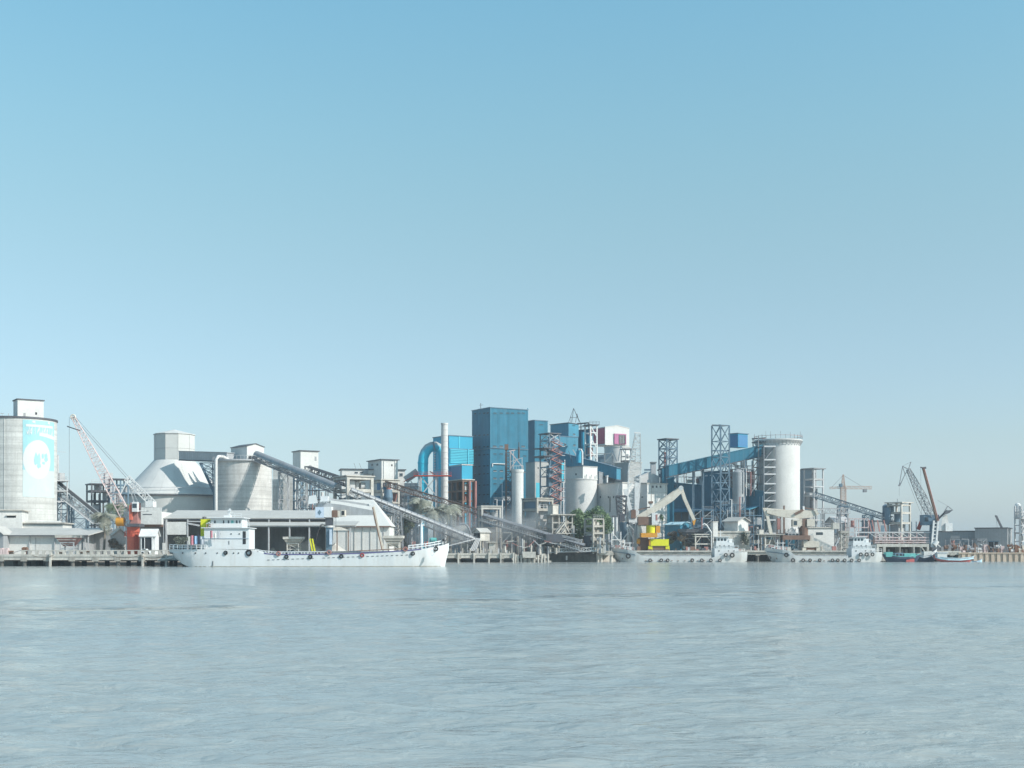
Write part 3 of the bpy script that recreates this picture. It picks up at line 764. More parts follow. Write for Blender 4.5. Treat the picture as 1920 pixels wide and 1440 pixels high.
# --- red quay crane with lattice jib
DC = 313.0
t = T('quay_crane', 'red pedestal crane with long white lattice jib leaning left over the jetty', 'crane', (X(250, DC), DC, GZ), group='quay cranes')
b = MB(); rp = S(11.5, DC); b.lathe([(rp*1.12, GZ-.1), (rp*1.12, GZ+.3), (rp, GZ+.35), (rp, Z(992, DC)), (rp*1.05, Z(991, DC)), (rp*1.05, Z(988, DC))], 28, (X(250, DC), DC, 0)); t.part('pedestal', b, 'orange', smooth=True)
for k in range(16):
    a0, a1 = k*math.pi/8, (k+1)*math.pi/8; q = rp*1.35
    p0 = Vector((X(250, DC)+q*math.cos(a0), DC+q*math.sin(a0), Z(1005, DC))); p1 = Vector((X(250, DC)+q*math.cos(a1), DC+q*math.sin(a1), Z(1005, DC)))
    t.bar('railing_post', p0, p0+Vector((0,0,1.2)), .07, 'red'); t.bar('handrail', p0+Vector((0,0,1.2)), p1+Vector((0,0,1.2)), .08, 'red'); t.bar('walkway', p0, p1, .5, 'red', h=.1)
for k in range(8): t.bar('ladder_rung', P(252, 1032-k*3.2, DC-rp-.2), P(258, 1032-k*3.2, DC-rp-.2), .07, 'red')
for px in (252, 258): t.bar('ladder_rail', P(px, 1033, DC-rp-.2), P(px, 1005, DC-rp-.2), .08, 'red')
b = MB(); b.box(X(243, DC), DC-2.2, Z(987.5, DC), X(266, DC), DC+2.2, Z(982, DC)); t.part('slewing_platform', b, 'steeld')
b = MB(); b.box(X(247, DC), DC-1.4, Z(981.8, DC), X(261, DC), DC+1.4, Z(943, DC)); t.part('machine_house', b, 'redf')
b = MB(); b.box(X(248, DC), DC-2.6, Z(975, DC), X(253, DC), DC-1.62, Z(948, DC)); t.part('ladder_case', b, 'orange')
b = MB(); b.box(X(254, DC), DC-2.9, Z(960, DC), X(264, DC), DC-1.62, Z(942, DC)); cb = t.part('operator_cab', b, 'steelw')
b = MB(); b.box(X(255, DC), DC-2.95, Z(953, DC), X(263, DC), DC-2.9, Z(945, DC)); t.part('cab_window', b, 'glass', parent=cb)
b = MB(); b.box(X(240, DC), DC-1.4, Z(959, DC), X(276, DC), DC+1.4, Z(957.5, DC)); t.part('upper_deck', b, 'steelw')
b = MB(); b.tube(P(219, 978, DC-1), P(233, 978, DC-1), 1.1, n=14); t.part('rope_drum', b, 'amber', smooth=True)
J0, J1 = P(245, 984, DC), P(137, 782, DC-10)
Jm = J0 + (J1-J0)*.52
truss(t, J0, Jm, 2.6, 1.2, 13, .15, .09, 'jib', w2=2.2, h2=1.4, up=Vector((0,-1,.4)), mbr='jib')
truss(t, Jm, J1, 2.2, 1.4, 13, .14, .08, 'jib', w2=.8, h2=.6, up=Vector((0,-1,.4)), mbr='jib')
b = MB(); b.torus(J1, .55, .16, 'y'); b.tube(J1-Vector((0,.25,0)), J1+Vector((0,.25,0)), .2, n=10); t.part('head_sheave', b, 'beige')
t.bar('hook_arm', J1+Vector((-1.4,0,-2.2)), J1+Vector((1.6,0,-3.2)), .25, 'steeld')
A0, A1 = P(238, 897, DC), P(286, 944, DC)
truss(t, A0, A1, 1.6, 1.0, 9, .2, .1, 'steelw', up=Vector((0,-1,.3)))
t.bar('counter_strut', P(241, 897, DC-.6), P(226, 927, DC-.6), .22, 'steelw'); t.bar('counter_strut', P(239, 897, DC+.6), P(252, 945, DC+.6), .22, 'steelw')
t.bar('mast_leg', P(236, 950, DC-.9), P(222, 925, DC-.9), .3, 'steelw'); t.bar('mast_leg', P(262, 950, DC+.9), P(238, 897, DC+.9), .25, 'steelw')
b = MB(); b.box(X(276, DC), DC-1.5, Z(951, DC), X(290, DC), DC+1.5, Z(940, DC)); t.part('counterweight', b, 'steelw')
t.bar('stay_rope', J1, A0, .07, 'steeld'); t.bar('stay_rope', J1+Vector((.6,0,0)), P(272, 930, DC), .06, 'steeld')
t.bar('hoist_rope', J1+Vector((-.9,0,0)), J1+Vector((-.9,0,-17)), .05, 'steeld')

# hut beside the crane and car under it
b = Bld('tin_roof_hut', 'small hut with tin roof and dark doorway at the red crane foot', 'hut', 262, 264, 291, 309, 1005.5, 'steelw', al=R(3), roof='gablex', roofm='steelw', rise=1.6, Lb=4, over=.4)
b.front('opening', 266, 1008, 284, 1033, 'dark', .02, .01); b.front('post', 271, 1008, 272, 1034, 'steelw', .3, -.1); b.front('post', 285, 1006, 287, 1034, 'steelw', .3, -.1)
b = Bld('watch_hut', 'weathered hut with sloping roof between the palms and the red crane', 'hut', 207, 214, 236, 316, 1003, 'grey', al=R(25), roof='gable', roofm='concl', rise=1.5, over=.4)
t = T('parked_car', 'small white car parked at the red crane foot', 'car', (X(272, 307), 306.5, GZ))
D=306.5; b = MB(); b.prism([(X(264,D),Z(1036.5,D)),(X(281,D),Z(1036.5,D)),(X(281,D),Z(1033,D)),(X(277.5,D),Z(1032,D)),(X(275,D),Z(1029,D)),(X(268,D),Z(1029,D)),(X(266,D),Z(1032,D)),(X(264,D),Z(1033,D))], D-.8, D+.8); t.part('body', b, 'super')
b = MB(); b.prism([(X(268.2,D),Z(1032,D)),(X(275.6,D),Z(1032,D)),(X(274.6,D),Z(1029.6,D)),(X(269,D),Z(1029.6,D))], D-.83, D+.83); t.part('window', b, 'glass')
for px in (267.5, 277.5):
    b = MB(); b.tube(P(px,1037,D-.85), P(px,1037,D+.85), .3, n=14); t.part('wheel', b, 'tyre')

# --- conical storage dome with lantern
DD = 450.0; cxD = X(327, DD)
t = T('storage_dome', 'pale conical storage dome with many sided lantern tower on top', 'storage dome', (cxD, DD, GZ))
rw, zw = S(100, DD), Z(926, DD-15)
rl = S(37.5, DD); zl0, zl1 = Z(864, DD), Z(813, DD-6)
b = MB(); b.lathe([(rw, GZ-.4), (rw, zw)], 72, (cxD, DD, 0)); t.part('wall', b, 'dome', smooth=True)
N = 24
for k in range(N):                                    # roof gores, each its own sheet
    a0, a1 = 2*math.pi*(k+.004)/N, 2*math.pi*(k+.996)/N
    b = MB(); b.lathe([(rw+.6, zw-.25), (rw+.6, zw+.05), (rw*.72, zw+(zl0-zw)*.42), (rl+.02, zl0)], 4, (cxD, DD, 0), a0, a1); t.part('roof_panel', b, 'dome', smooth=True)
b = MB(); b.lathe([(rw+.75, zw-.6), (rw+.75, zw-.25), (rw, zw-.2)], 72, (cxD, DD, 0)); t.part('eave_ring', b, 'steeld')
b = MB(); b.lathe([(rw+.12, zw+1.9), (rw+.05, zw+2.2)], 72, (cxD, DD, 0)); t.part('seam_ring', b, 'steelp')
NL = 10
for k in range(NL):
    a0, a1 = 2*math.pi*(k+.01)/NL+.12, 2*math.pi*(k+.99)/NL+.12
    for j in range(2):
        b = MB(); za, zb = zl0-1+(zl1-zl0+1)*j/2+.01, zl0-1+(zl1-zl0+1)*(j+1)/2-.06
        b.lathe([(rl-.15, za), (rl, za), (rl, zb), (rl-.15, zb), (rl-.15, za)], 1, (cxD, DD, 0), a0, a1); t.part('lantern_panel', b, 'dome')
b = MB(); b.lathe([(rl-.2, zl0-1), (rl-.2, zl1)], NL, (cxD, DD, 0), .12, .12+2*math.pi); t.part('lantern_core', b, 'steeld')
b = MB(); b.lathe([(rl+.25, zl1), (rl+.25, zl1+.25), (.01, zl1+2.0)], NL, (cxD, DD, 0), .12, .12+2*math.pi); t.part('lantern_roof', b, 'dome')

# gallery from the lantern to the second silo and its splayed trestle
t = T('sealed_gallery', 'grey enclosed gallery bridging from the dome lantern to the round silo', 'gallery', P(380, 870, 440))
gallery(t, P(342, 862, 438), P(432, 865, 425), 3.2, S(15, 437), 10, 'gal')
b1, b2 = P(402, 925, 436), P(376, 868, 440)
for dy in (-1.2, 1.2):
    t.bar('trestle_leg', b2+Vector((0,dy,0)), b1+Vector((0,dy,0)), .35, 'steelb'); t.bar('trestle_leg', P(400, 868, 436)+Vector((0,dy,0)), P(403, 960, 436)+Vector((0,dy,0)), .35, 'steelb')
    for k in range(5):
        u = k/5; v = (k+1)/5; l0, l1 = b2+(b1-b2)*u, b2+(b1-b2)*v; r0, r1 = P(400, 868, 436)+(b1-P(400, 868, 436))*u, P(400, 868, 436)+(b1-P(400, 868, 436))*v
        o_ = Vector((0,dy,0)); t.bar('brace', l0+o_, r1+o_, .14, 'steelb'); t.bar('brace', r0+o_, l1+o_, .14, 'steelb'); t.bar('brace', l0+o_, r0+o_, .16, 'steelb')

# --- second round silo
D2 = 430.0; cx2, r2 = X(456, D2), S(53, D2); z2 = Z(864, D2-r2)
t = T('round_silo', 'weathered round concrete silo right of the dome with a railed flat roof', 'silo', (cx2, D2, GZ))
b = MB(); b.lathe([(r2, GZ-.4), (r2, z2)], 64, (cx2, D2, 0)); t.part('wall', b, 'silo2', smooth=True)
b = MB(); b.lathe([(r2, z2), (r2+.7, z2+.1), (r2+.7, z2+.6), (.01, z2+1)], 64, (cx2, D2, 0)); t.part('roof', b, 'steelp')
for k in range(26):
    a0, a1 = math.pi+math.pi*k/26, math.pi+math.pi*(k+1)/26; q = r2+.55
    p0, p1 = Vector((cx2+q*math.cos(a0), D2+q*math.sin(a0), z2+.6)), Vector((cx2+q*math.cos(a1), D2+q*math.sin(a1), z2+.6))
    t.bar('railing_post', p0, p0+Vector((0,0,1.2)), .09, 'steelp'); t.bar('handrail', p0+Vector((0,0,1.2)), p1+Vector((0,0,1.2)), .09, 'steelp')
b = MB(); b.path([P(428, 862, 424), P(418, 856, 423), P(409, 856, 421), P(405, 862, 420), P(405, 1000, 420)], S(3, 420), 12); t.part('down_pipe', b, 'silow', smooth=True)
b = Bld('silo_roof_house', 'gabled plant room with dark side wall on the weathered round silo', 'plant room', 433, 463, 495, 424, 836.5, 'white', py0=861, al=R(42), roof='gable', roofm='steeld', rise=.9, over=.25)
b.front('opening', 482, 849, 487, 853, 'dark', .02, .01); b.front('opening', 466, 855, 483, 860.5, 'dark', .02, .01)

# --- conveyor 1: grey tubular gallery running down from the silo head
t = T('tube_conveyor', 'long grey tubular conveyor gallery sloping from the round silo roof', 'conveyor', P(555, 1000, 400))
conveyor(t, P(480, 858, 424), P(632, 921, 392), w=2.6, h=1.3, n=18, m='steel', cover=1.5, rail=True, railm='steel')
for px, py, D in ((532, 886, 413), (566, 902, 406)):
    lattice(t, X(px, D), D, GZ, Z(py, D), 3.0, 2.6, 6, .28, .16, 'steelp')
# slender silo behind the trestle
D = 470
t = T('slim_silo', 'grey rectangular concrete bin standing behind the tube conveyor trestle', 'silo', (X(530, D), D, GZ))
b = MB(); b.box(X(512, D), D, GZ-.3, X(549, D), D+9, Z(878, D)); t.part('wall', b, 'silo')
b = MB(); b.box(X(511, D), D-.4, Z(878, D)+.01, X(550, D), D+9.4, Z(876, D)); t.part('roof', b, 'steeld')
b = MB(); b.tube(P(521, 1000, D-4), P(521, 899, D-4), S(10, D), n=24); t.part('round_bin', b, 'silo', smooth=True)

# --- square tower on open legs with the truss gallery leaving it
t = Frame('tower_support', 'open steel legs carrying the square grey tower', 'steel frame', 551, 565, 598, 452, 890, [900, 918, 938, 958], 'steelb', al=AL, cw=.55, bw=.4, roof=False, nx=2, ny=2)
for k in range(4):
    za, zb = t.h*k/4, t.h*(k+1)/4; t.bar('brace', (0,0,za), (t.W/2,0,zb), .2, 'steelb'); t.bar('brace', (t.W/2,0,za), (t.W,0,zb), .2, 'steelb'); t.bar('brace', (0,0,zb), (0,t.Lb,za), .2, 'steelb')
machine(t, [(3, 3, t.h*.25, 3, 3, 4, 'd'), (6, 3, t.h*.5, 3, 3, 3.4, 'h'), (3, 4, t.h*.6, 3, 3, 4, 'b')], 'steelp')
b = Bld('square_tower', 'square grey tower house standing on steel legs above the tube conveyor', 'tower', 549, 563.5, 597, 452, 845.5, 'white', py0=889, over=.4)
b.front('window', 590, 856, 593.5, 864, 'clad', .05, .02); b.front('door', 579, 872, 584, 886, 'clad', .05, .02)
t = T('truss_gallery', 'open lattice truss gallery sloping right from the square tower', 'conveyor', P(630, 960, 440))
conveyor(t, P(577, 880, 444), P(672, 912, 418), w=2.6, h=S(11, 430), n=14, m='steeld', br=.18, ch=.3, railm='steel')

# --- large open warehouse behind the white ship
DW = 338.0
t = T('open_warehouse', 'long open sided warehouse with double pale roof behind the white ship', 'warehouse', (X(450, DW), DW, GZ))
xl, xr = X(306, DW), X(668, DW-6)
def sheet(tt, name, x0, x1, ya, za, yb, zb, m, th=.18):
    q = MB(); q.hexa([(x0,ya,za),(x1,ya,za),(x1,yb,zb),(x0,yb,zb),(x0,ya,za+th),(x1,ya,za+th),(x1,yb,zb+th),(x0,yb,zb+th)]); return tt.part(name, q, m)
nP = 9
for k in range(nP):
    x0, x1 = xl+(X(612, DW)-xl)*k/nP, xl+(X(612, DW)-xl)*(k+1)/nP-.03
    sheet(t, 'roof_panel', x0, x1, DW, Z(972.5, DW), DW+14, Z(958, DW+14), 'roof')
nQ = 7; xq = X(416, DW-5)
for k in range(nQ):
    x0, x1 = xq+(xr-xq)*k/nQ, xq+(xr-xq)*(k+1)/nQ-.03
    sheet(t, 'canopy_panel', x0, x1, DW-7, Z(986, DW-7), DW+2, Z(978.5, DW+2), 'roof')
t.bar('eave_beam', (xl, DW+.3, Z(974, DW)), (X(612, DW), DW+.3, Z(974, DW)), .3, 'steeld'); t.bar('eave_beam', (xq, DW-6.6, Z(987, DW-6.6)), (xr, DW-6.6, Z(987, DW-6.6)), .3, 'steelp')
for px in (466, 504, 543, 580, 619, 657): t.bar('column', (X(px, DW-6.5), DW-6.5, GZ-.2), (X(px, DW-6.5), DW-6.5, Z(987, DW-6.5)), .36, 'steelp')
for px in (466, 504, 543, 580): t.bar('upper_column', (X(px, DW), DW+.2, Z(981, DW)), (X(px, DW), DW+.2, Z(974, DW)), .3, 'steelp')
b = MB(); b.box(xl, DW+14, GZ-.3, X(615, DW+14), DW+14.3, Z(958.5, DW+14)); t.part('back_wall', b, 'clad')
b = MB(); b.prismx([(DW, GZ-.3), (DW+14, GZ-.3), (DW+14, Z(958.5, DW+14)), (DW, Z(973.2, DW))], xl, xl+.25); t.part('end_wall', b, 'clad')
b = MB(); b.prismx([(DW, GZ-.3), (DW+14, GZ-.3), (DW+14, Z(958.5, DW+14)), (DW, Z(973.2, DW))], X(612, DW)-.3, X(612, DW)-.05); t.part('end_wall', b, 'clad')
for p0, p1 in ((311, 349), (350, 352.5)):
    b = MB(); b.box(X(p0, DW), DW-.1, Z(1002.5, DW), X(p1, DW), DW+.1, Z(978.5, DW)); t.part('hanging_panel', b, 'white')
t.bar('column', (X(312, DW), DW, GZ-.2), (X(312, DW), DW, Z(974, DW)), .4, 'steelp'); t.bar('column', (X(352, DW), DW, GZ-.2), (X(352, DW), DW, Z(974, DW)), .3, 'steelp')
t.bar('raking_beam', P(351, 981, DW), P(374, 985.5, DW), .45, 'steelp'); t.bar('raking_beam', P(351, 977.5, DW), P(376, 978, DW), .3, 'steelp')
b = MB(); b.box(X(306, DW)-.1, DW-.4, GZ, X(310.5, DW), DW-.05, Z(1018, DW)); t.part('pillar_base', b, 'white')
# white pent roof block left of it with railing, dark flank below
t = T('side_loading_bay', 'white boxed loading bay with dark recess beside the red crane', 'loading bay', (X(290, DW), DW, GZ))
b = MB(); b.box(X(262, DW), DW-1.5, Z(983.5, DW), xl-.02, DW+12, Z(960, DW)); t.part('wall', b, 'white')
b = MB(); b.box(X(252, DW), DW-.8, Z(987.5, DW), xl-.04, DW+12, Z(983.6, DW)); t.part('lintel', b, 'brown')
b = MB(); b.box(X(263, DW+4), DW+4, GZ-.3, xl-.02, DW+4.3, Z(987.6, DW+4)); t.part('recessed_wall', b, 'clad')
for px in (266, 272, 278, 284, 290, 296, 302): t.bar('railing_post', P(px, 960, DW-1.3), P(px, 951.5, DW-1.3), .12, 'steelw')
b = MB(); b.box(X(265, DW), DW-1.34, Z(960, DW)+.02, X(306, DW), DW-1.26, Z(952, DW)); t.part('parapet', b, 'white')
b = MB(); b.box(X(271, DW), DW-1.56, Z(965.5, DW), X(288, DW), DW-1.49, Z(964, DW)); t.part('slot', b, 'steeld')

# clinker heaps in the warehouse
def heap(label, px, D, w_px, pytop, seed):
    rr = random.Random(seed); b = MB(); n, m_ = 22, 7; r = S(w_px/2, D); h = Z(pytop, D)-GZ
    vs = [(X(px, D), D, GZ+h)]
    for j in range(1, m_+1):
        for i in range(n):
            a = 2*math.pi*i/n; q = j/m_*(1+rr.uniform(-.06,.06)); vs.append((X(px, D)+r*q*math.cos(a), D+min(r,5)*q*math.sin(a), GZ-.1+max(0,h*(1-q))*(1+rr.uniform(-.05,.05))))
    fs = [(0, 1+i, 1+(i+1)%n) for i in range(n)]
    for j in range(m_-1):
        for i in range(n): fs.append((1+j*n+i, 1+(j+1)*n+i, 1+(j+1)*n+(i+1)%n, 1+j*n+(i+1)%n))
    b.add(vs, fs); return single('clinker_heap', label, 'heap', b, 'pile', group='clinker heaps in the open warehouse', smooth=True)
heap('tall pale clinker heap spilling beside the blue crane column', 578, DW+3, 90, 1011, 1)
heap('low pale clinker heap behind the second warehouse column', 512, DW+2, 28, 1026, 2)
heap('pale clinker heap under the right end of the warehouse canopy', 628, DW+3, 62, 1018, 3)
hopper('pale hopper with broad flat rim in the middle of the open warehouse', 551, 322, 34, 1006.5, m='concl', m2='conc', legs='concl')

# --- pale hip roofed store behind the blue crane
DH = 372
t = T('hip_roof_store', 'pale tapering roofed clinker store behind the blue grey crane arm', 'store', (X(670, DH), DH, GZ))
x0, x1 = X(608, DH), X(733, DH); zt_, ze = Z(937, DH+9), Z(986.5, DH)
b = MB(); b.hexa([(x0, DH, ze), (x1, DH, ze), (x1, DH+18, ze), (x0, DH+18, ze), (X(622, DH+9), DH+8, zt_), (X(700, DH+9), DH+8, zt_), (X(700, DH+9), DH+10, zt_), (X(622, DH+9), DH+10, zt_)]); t.part('roof', b, 'dome')
b = MB(); b.box(x0+.5, DH+.6, GZ-.3, x1-.5, DH+17.4, ze-.01); t.part('wall', b, 'white')
t.bar('eave_beam', (x0-.1, DH-.1, ze-.12), (x1+.1, DH-.1, ze-.12), .35, 'brown')
for px in (650, 664, 679, 694, 708, 719): t.bar('pilaster', (X(px, DH), DH+.55, GZ), (X(px, DH), DH+.55, ze-.3), .22, 'grey')
# ================================================================== MIDDLE: transfer stations, blue plant, white silos
# --- concrete transfer station between the two long conveyors
t = Frame('transfer_station', 'open concrete transfer station with flat roof between two sloping conveyors', 'transfer station', 628, 652, 697, 390, 893, [896, 920, 945, 970], 'concl', cw=.9, bw=.8, slabs=(920,), over=.8)
zf = Z(920, 390)-t.z0+.6
machine(t, [(2.2, 2.2, zf, 1.6, 1.6, 2.6, 'b'), (4.2, 3, zf, 1.8, 1.8, 2.4, 'd'), (5.9, 2.5, zf, 1.6, 1.4, 2.2, 'c'), (3, 5, zf, 3, 2, 3, 'h')], 'steelp')
machine(t, [(2.5, 4, zf-7, 3, 3, 4.5, 'b'), (5, 5, zf-6.5, 2.5, 2.5, 4, 'h')], 'steelb')
for y in (2.5, 5): t.bar('brace', (0.1, 0, zf-4), (t.W, 0, zf-.9), .2, 'steelp') if y < 3 else t.bar('brace', (0, .3, zf-5), (0, t.Lb, zf-.9), .25, 'steelb')
for k in range(4): t.bar('cladding_rail', (0, .4, zf-6+k*1.4), (0, t.Lb, zf-6+k*1.4), .25, 'steelb')

t = T('belt_conveyor', 'long pale covered conveyor sloping down right towards the middle jetty', 'conveyor', P(770, 1000, 388))
conveyor(t, P(655, 925, 387), P(897, 1021, 398), w=2.6, h=1.7, n=22, m='steel', cover=.9, coverm='cover', rail=True)
lattice(t, X(746, 388), 388, GZ, Z(960, 388), 3.4, 2.6, 5, .3, .16, 'steel', top=.55)
lattice(t, X(826, 392), 392, GZ, Z(993, 392), 2.4, 2.2, 3, .25, .14, 'steel')

# --- white office block
b = Bld('white_wing', 'long white flat roofed wing behind the concrete transfer station', 'building', 634, 641, 759, 462, 880, 'white', al=R(12), over=.5, Lb=9, roofm='steeld')
for px in (668, 678): b.win(px, 886, 6, 2.4)
for px in (701, 752): b.win(px, 890, 6, 5)
b.front('vent_shaft', 682, 879, 690, 889, 'clad', .5, .0); b.front('ledge', 690, 888.5, 741, 889.5, 'concl', .25, .0)
for k in range(2): b.bar('roof_bracket', (b.fx(668+10*k), 1, b.h+.3), (b.fx(664+10*k), 1, b.h+2.4), .12, 'steel')
b = Bld('white_tower_block', 'white square tower with dark side face rising over the long white wing', 'building', 690, 715.5, 746, 458, 862, 'white', over=.5, roofm='steeld')

for px in (698, 707.5): b.win(px, 871, 3.4, 3.6, side='l')
o = b.front('round_window', 733.5, 870.5, 736, 874, 'dark', .04, .02)
b.front('pilaster', 719, 864, 720.5, 900, 'white', .25, .0); b.front('pilaster', 740, 864, 741.5, 900, 'white', .25, .0)

t = Frame('transfer_kiosk', 'open concrete kiosk holding a blue machine right of the transfer station', 'transfer station', 697, 716, 747, 428, 900, [903, 921, 942, 965], 'concl', cw=.7, bw=.6, slabs=(921,), over=.6)
zf = Z(921, 428)-t.z0+.5
machine(t, [(1.5, 3.5, zf, 2.4, 2.4, 2.6, 'b')], 'plaque'); machine(t, [(3.4, 2, zf, 1.5, 1.5, 2.2, 'd'), (5.5, 2, zf-4, 2, 2, 3, 'h')], 'redf'); machine(t, [(1.5, 4, zf-6, 3, 3, 4, 'b')], 'plaque')
t = T('lattice_conveyor', 'rusty open lattice conveyor sloping right in front of the blue tower', 'conveyor', P(820, 1000, 424))
conveyor(t, P(724, 907, 428), P(916, 966, 416), w=2.6, h=S(9, 424), n=22, m='brown', br=.17, ch=.26, railm='steelp')
for px, py in ((772, 930), (838, 948), (890, 962)): lattice(t, X(px, 422), 424, GZ, Z(py, 422), 2.6, 2.6, 5, .28, .15, 'steelb')
b = MB(); b.tube(P(728, 933, 424), P(728, 918, 424), S(9, 424), S(7, 424), n=20); b.tube(P(728, 955, 424), P(728, 933, 424), S(4, 424), S(9, 424), n=20); t.part('surge_bin', b, 'steelb', smooth=True)

# --- blue gooseneck duct, chimney and their steelwork
D = 457
t = T('gooseneck_duct', 'huge blue gooseneck duct bending over beside the slim chimney', 'duct', P(793, 1000, D))
pts = [(793, 1036), (793, 940), (793, 905), (793, 868), (794, 857), (797.5, 848), (803, 841), (810, 837.5), (817, 837), (823, 840), (827, 846), (829, 855), (829, 880)]
b = MB(); b.path([P(x, y, D) for x, y in pts], [S(9.6, D)]*7+[S(9.4, D), S(9, D), S(8.6, D), S(8.2, D), S(8, D), S(8, D)], 24); t.part('duct', b, 'bluepipe', smooth=True)
for px, py in ((793, 868), (793, 905), (793, 925)):
    b = MB(); b.lathe([(S(10.2, D), -.25), (S(10.2, D), .25)], 28, tuple(P(px, py, D))); b.lathe([(S(9.5, D), .25), (S(10.2, D), .25)], 28, tuple(P(px, py, D))); t.part('flange', b, 'bluepipe')
t.bar('collar', P(813, 829, D), P(816, 845, D), .5, 'steelb', h=4.2)
t = T('chimney', 'slim pale ringed chimney between the blue duct and the cyan louvred house', 'chimney', P(833, 1000, D-4))
zc0, zc1 = Z(1036, D-4), Z(793.5, D-4); r0, r1 = S(7, D-4), S(6.3, D-4)
b = MB(); b.tube((X(833.5, D-4), D-4, zc0), (X(833.5, D-4), D-4, zc1), r0, r1, n=32, caps=False); t.part('shaft', b, 'silow', smooth=True)
for k in range(15):
    z = zc1-.3-k*2.0; b = MB(); rr = r1+(r0-r1)*(zc1-z)/(zc1-zc0); b.lathe([(rr, z-.12), (rr+.1, z-.12), (rr+.1, z+.12), (rr, z+.12)], 32, (X(833.5, D-4), D-4, 0)); t.part('ring', b, 'silow', smooth=False)
b = MB(); b.lathe([(r1*.8, zc1-.3), (r1*.8, zc1+.02), (r1+.12, zc1+.02), (r1+.12, zc1-.5)], 32, (X(833.5, D-4), D-4, 0)); t.part('rim', b, 'silow')
t = T('duct_support', 'cross braced steel frame with red platform around the blue duct', 'steel frame', P(805, 1000, D-7))
for px in (788, 819):
    for dy in (-5, 4): t.bar('column', (X(px, D-7), D-7+dy+.0, GZ), (X(px, D-7), D-7+dy, Z(892, D-7)), .55, 'steelp')
for ya, yb in ((892, 931), (931, 965)):
    t.bar('brace', P(788, ya, D-12), P(819, yb, D-12), .35, 'steelp'); t.bar('brace', P(819, ya, D-12), P(788, yb, D-12), .35, 'steelp'); t.bar('beam', P(788, yb, D-12), P(819, yb, D-12), .5, 'steelp')
b = MB(); b.box(X(776, D-12), D-13, Z(893, D-12), X(846, D-12), D-9, Z(891, D-12)); t.part('platform', b, 'red')
railing(t, [P(776, 891, D-13), P(846, 891, D-13)], m='red', step=1.6)
t.bar('lamp_strut', P(806, 884, D-8), P(819, 892, D-8), .4, 'steeld'); t.bar('stay', P(770, 902, D-10), P(788, 924, D-10), .3, 'steelp')
t = T('dust_collector', 'grey slanted duct box and hopper left of the blue gooseneck duct', 'dust collector', P(772, 1000, D+4))
t.bar('duct', P(760, 900, D+4), P(783, 884, D+4), 2.2, 'gal', h=2.4); b = MB(); b.box(X(757, D), D+2, GZ, X(785, D), D+9, Z(905, D)); t.part('filter_house', b, 'clad')
for px in (761, 770, 779): t.bar('stiffener', P(px, 944, D+1.9), P(px, 906, D+1.9), .25, 'steelb')
t.bar('roof_rail', P(757, 903, D+2), P(785, 889, D+2), .3, 'red')

# --- cyan louvred filter house
b = Bld('filter_house', 'cyan clad filter house with pale louvre bands left of the big blue tower', 'building', 812, 842, 886, 467, 817, 'cyan', over=.2, roofm='steelb', al=R(33))

for k in range(9): b.front('louvre', 843.5, 842+k*3.0, 887, 844+k*3.0, 'cyanl', .35, .0)
b.front('downpipe', 860, 818, 862, 841, 'cyanl', .12, .0); b.front('downpipe', 876, 842, 877.5, 870, 'cyanl', .6, .0)
b.front('eave_band', 842, 840.4, 888, 841.6, 'steelb', .25, .0)
for k in range(9): b.left('louvre', 815, 838+k*5, 817, 841+k*5, 'steelp', .3, .0)
b = Bld('transformer_room', 'small blue room with pale flashing under the cyan filter house', 'building', 843, 866, 886, 459, 872, 'cyan', py0=898, over=.2, roofm='white')
b.left('cladding', 844, 874, 865.5, 897, 'plaque', .03, .01)
t = Frame('kiln_support', 'red and dark framed building full of pipes below the cyan filter house', 'steel frame', 838, 868, 887, 455, 900, [902, 921, 940, 960], 'brown', cw=.6, bw=.5, roofm='concl', slabs=(902, 921, 940), nx=2, ny=3)
for k, py in enumerate((921, 940, 960)):
    z = Z(py, 455)-t.z0+.5; machine(t, [(1.5, 2, z, 1.3, 1.3, 2.2, 'd'), (3, 3.5, z, 1.4, 1.4, 2.4, 'b'), (2, 7, z, 2, 2, 2.6, 'c'), (3.6, 1.2, z, .8, .8, 2.8, 'd')], ('steelw', 'redf', 'steeld')[k])
for x in (t.W*.55, t.W+.5):
    b = MB(); b.tube((x, -.8, 0), (x, -.8, t.h-.3), .5, n=12); t.part('riser_pipe', b, 'redf', smooth=True)
b2 = MB(); b2.box(t.W*.15, t.Lb*.45, 0, t.W-.3, t.Lb-.3, t.h-.3); t.part('inner_wall', b2, 'steeld')

# --- the big blue tower and its neighbours
b = Bld('blue_tower', 'tallest dark blue clad preheater tower in the middle of the plant', 'tower', 885, 919, 990, 470, 764.5, 'blue', over=.18, roofm='steelb', al=R(31))
for px in (928, 940, 952, 961, 973, 981.5): b.win(px, 774.5, 6, 2, fm='blue2')
for px in (927.5, 940, 981): b.win(px, 836.5, 6.5, 2.6)
for px, py in ((928, 851), (940, 851), (984, 855), (928, 907), (940, 908), (928, 925), (928, 942)): b.win(px, py, 6, 2, fm='blue2')
for py in (882.5, 896.5):
    for px in (928, 940): b.win(px, py, 6, 2.4)
b.win(984, 885, 5, 2.2)
for py in (774, 815, 837, 852, 873, 888, 909, 927, 944):
    for px in (891, 899, 908, 914.5): b.win(px, py+(px-914)*-.06, 3.8, 2.2, side='l', fm='blue')
b.front('string_course', 919.5, 839.2, 990, 840.2, 'steelb', .3, .0); b.left('string_course', 885.5, 840, 919, 841, 'steelb', .3, .0)
b.front('cable_tray', 922, 868.5, 948, 869.8, 'steelw', .5, .0); b.front('cable_tray', 922, 868.5, 923.2, 875, 'steelw', .5, .0)
b.front('corner_flashing', 919.2, 765, 920.6, 1000, 'blue2', .1, .0); b.front('corner_flashing', 988.6, 765, 990, 1000, 'blue2', .1, .0)
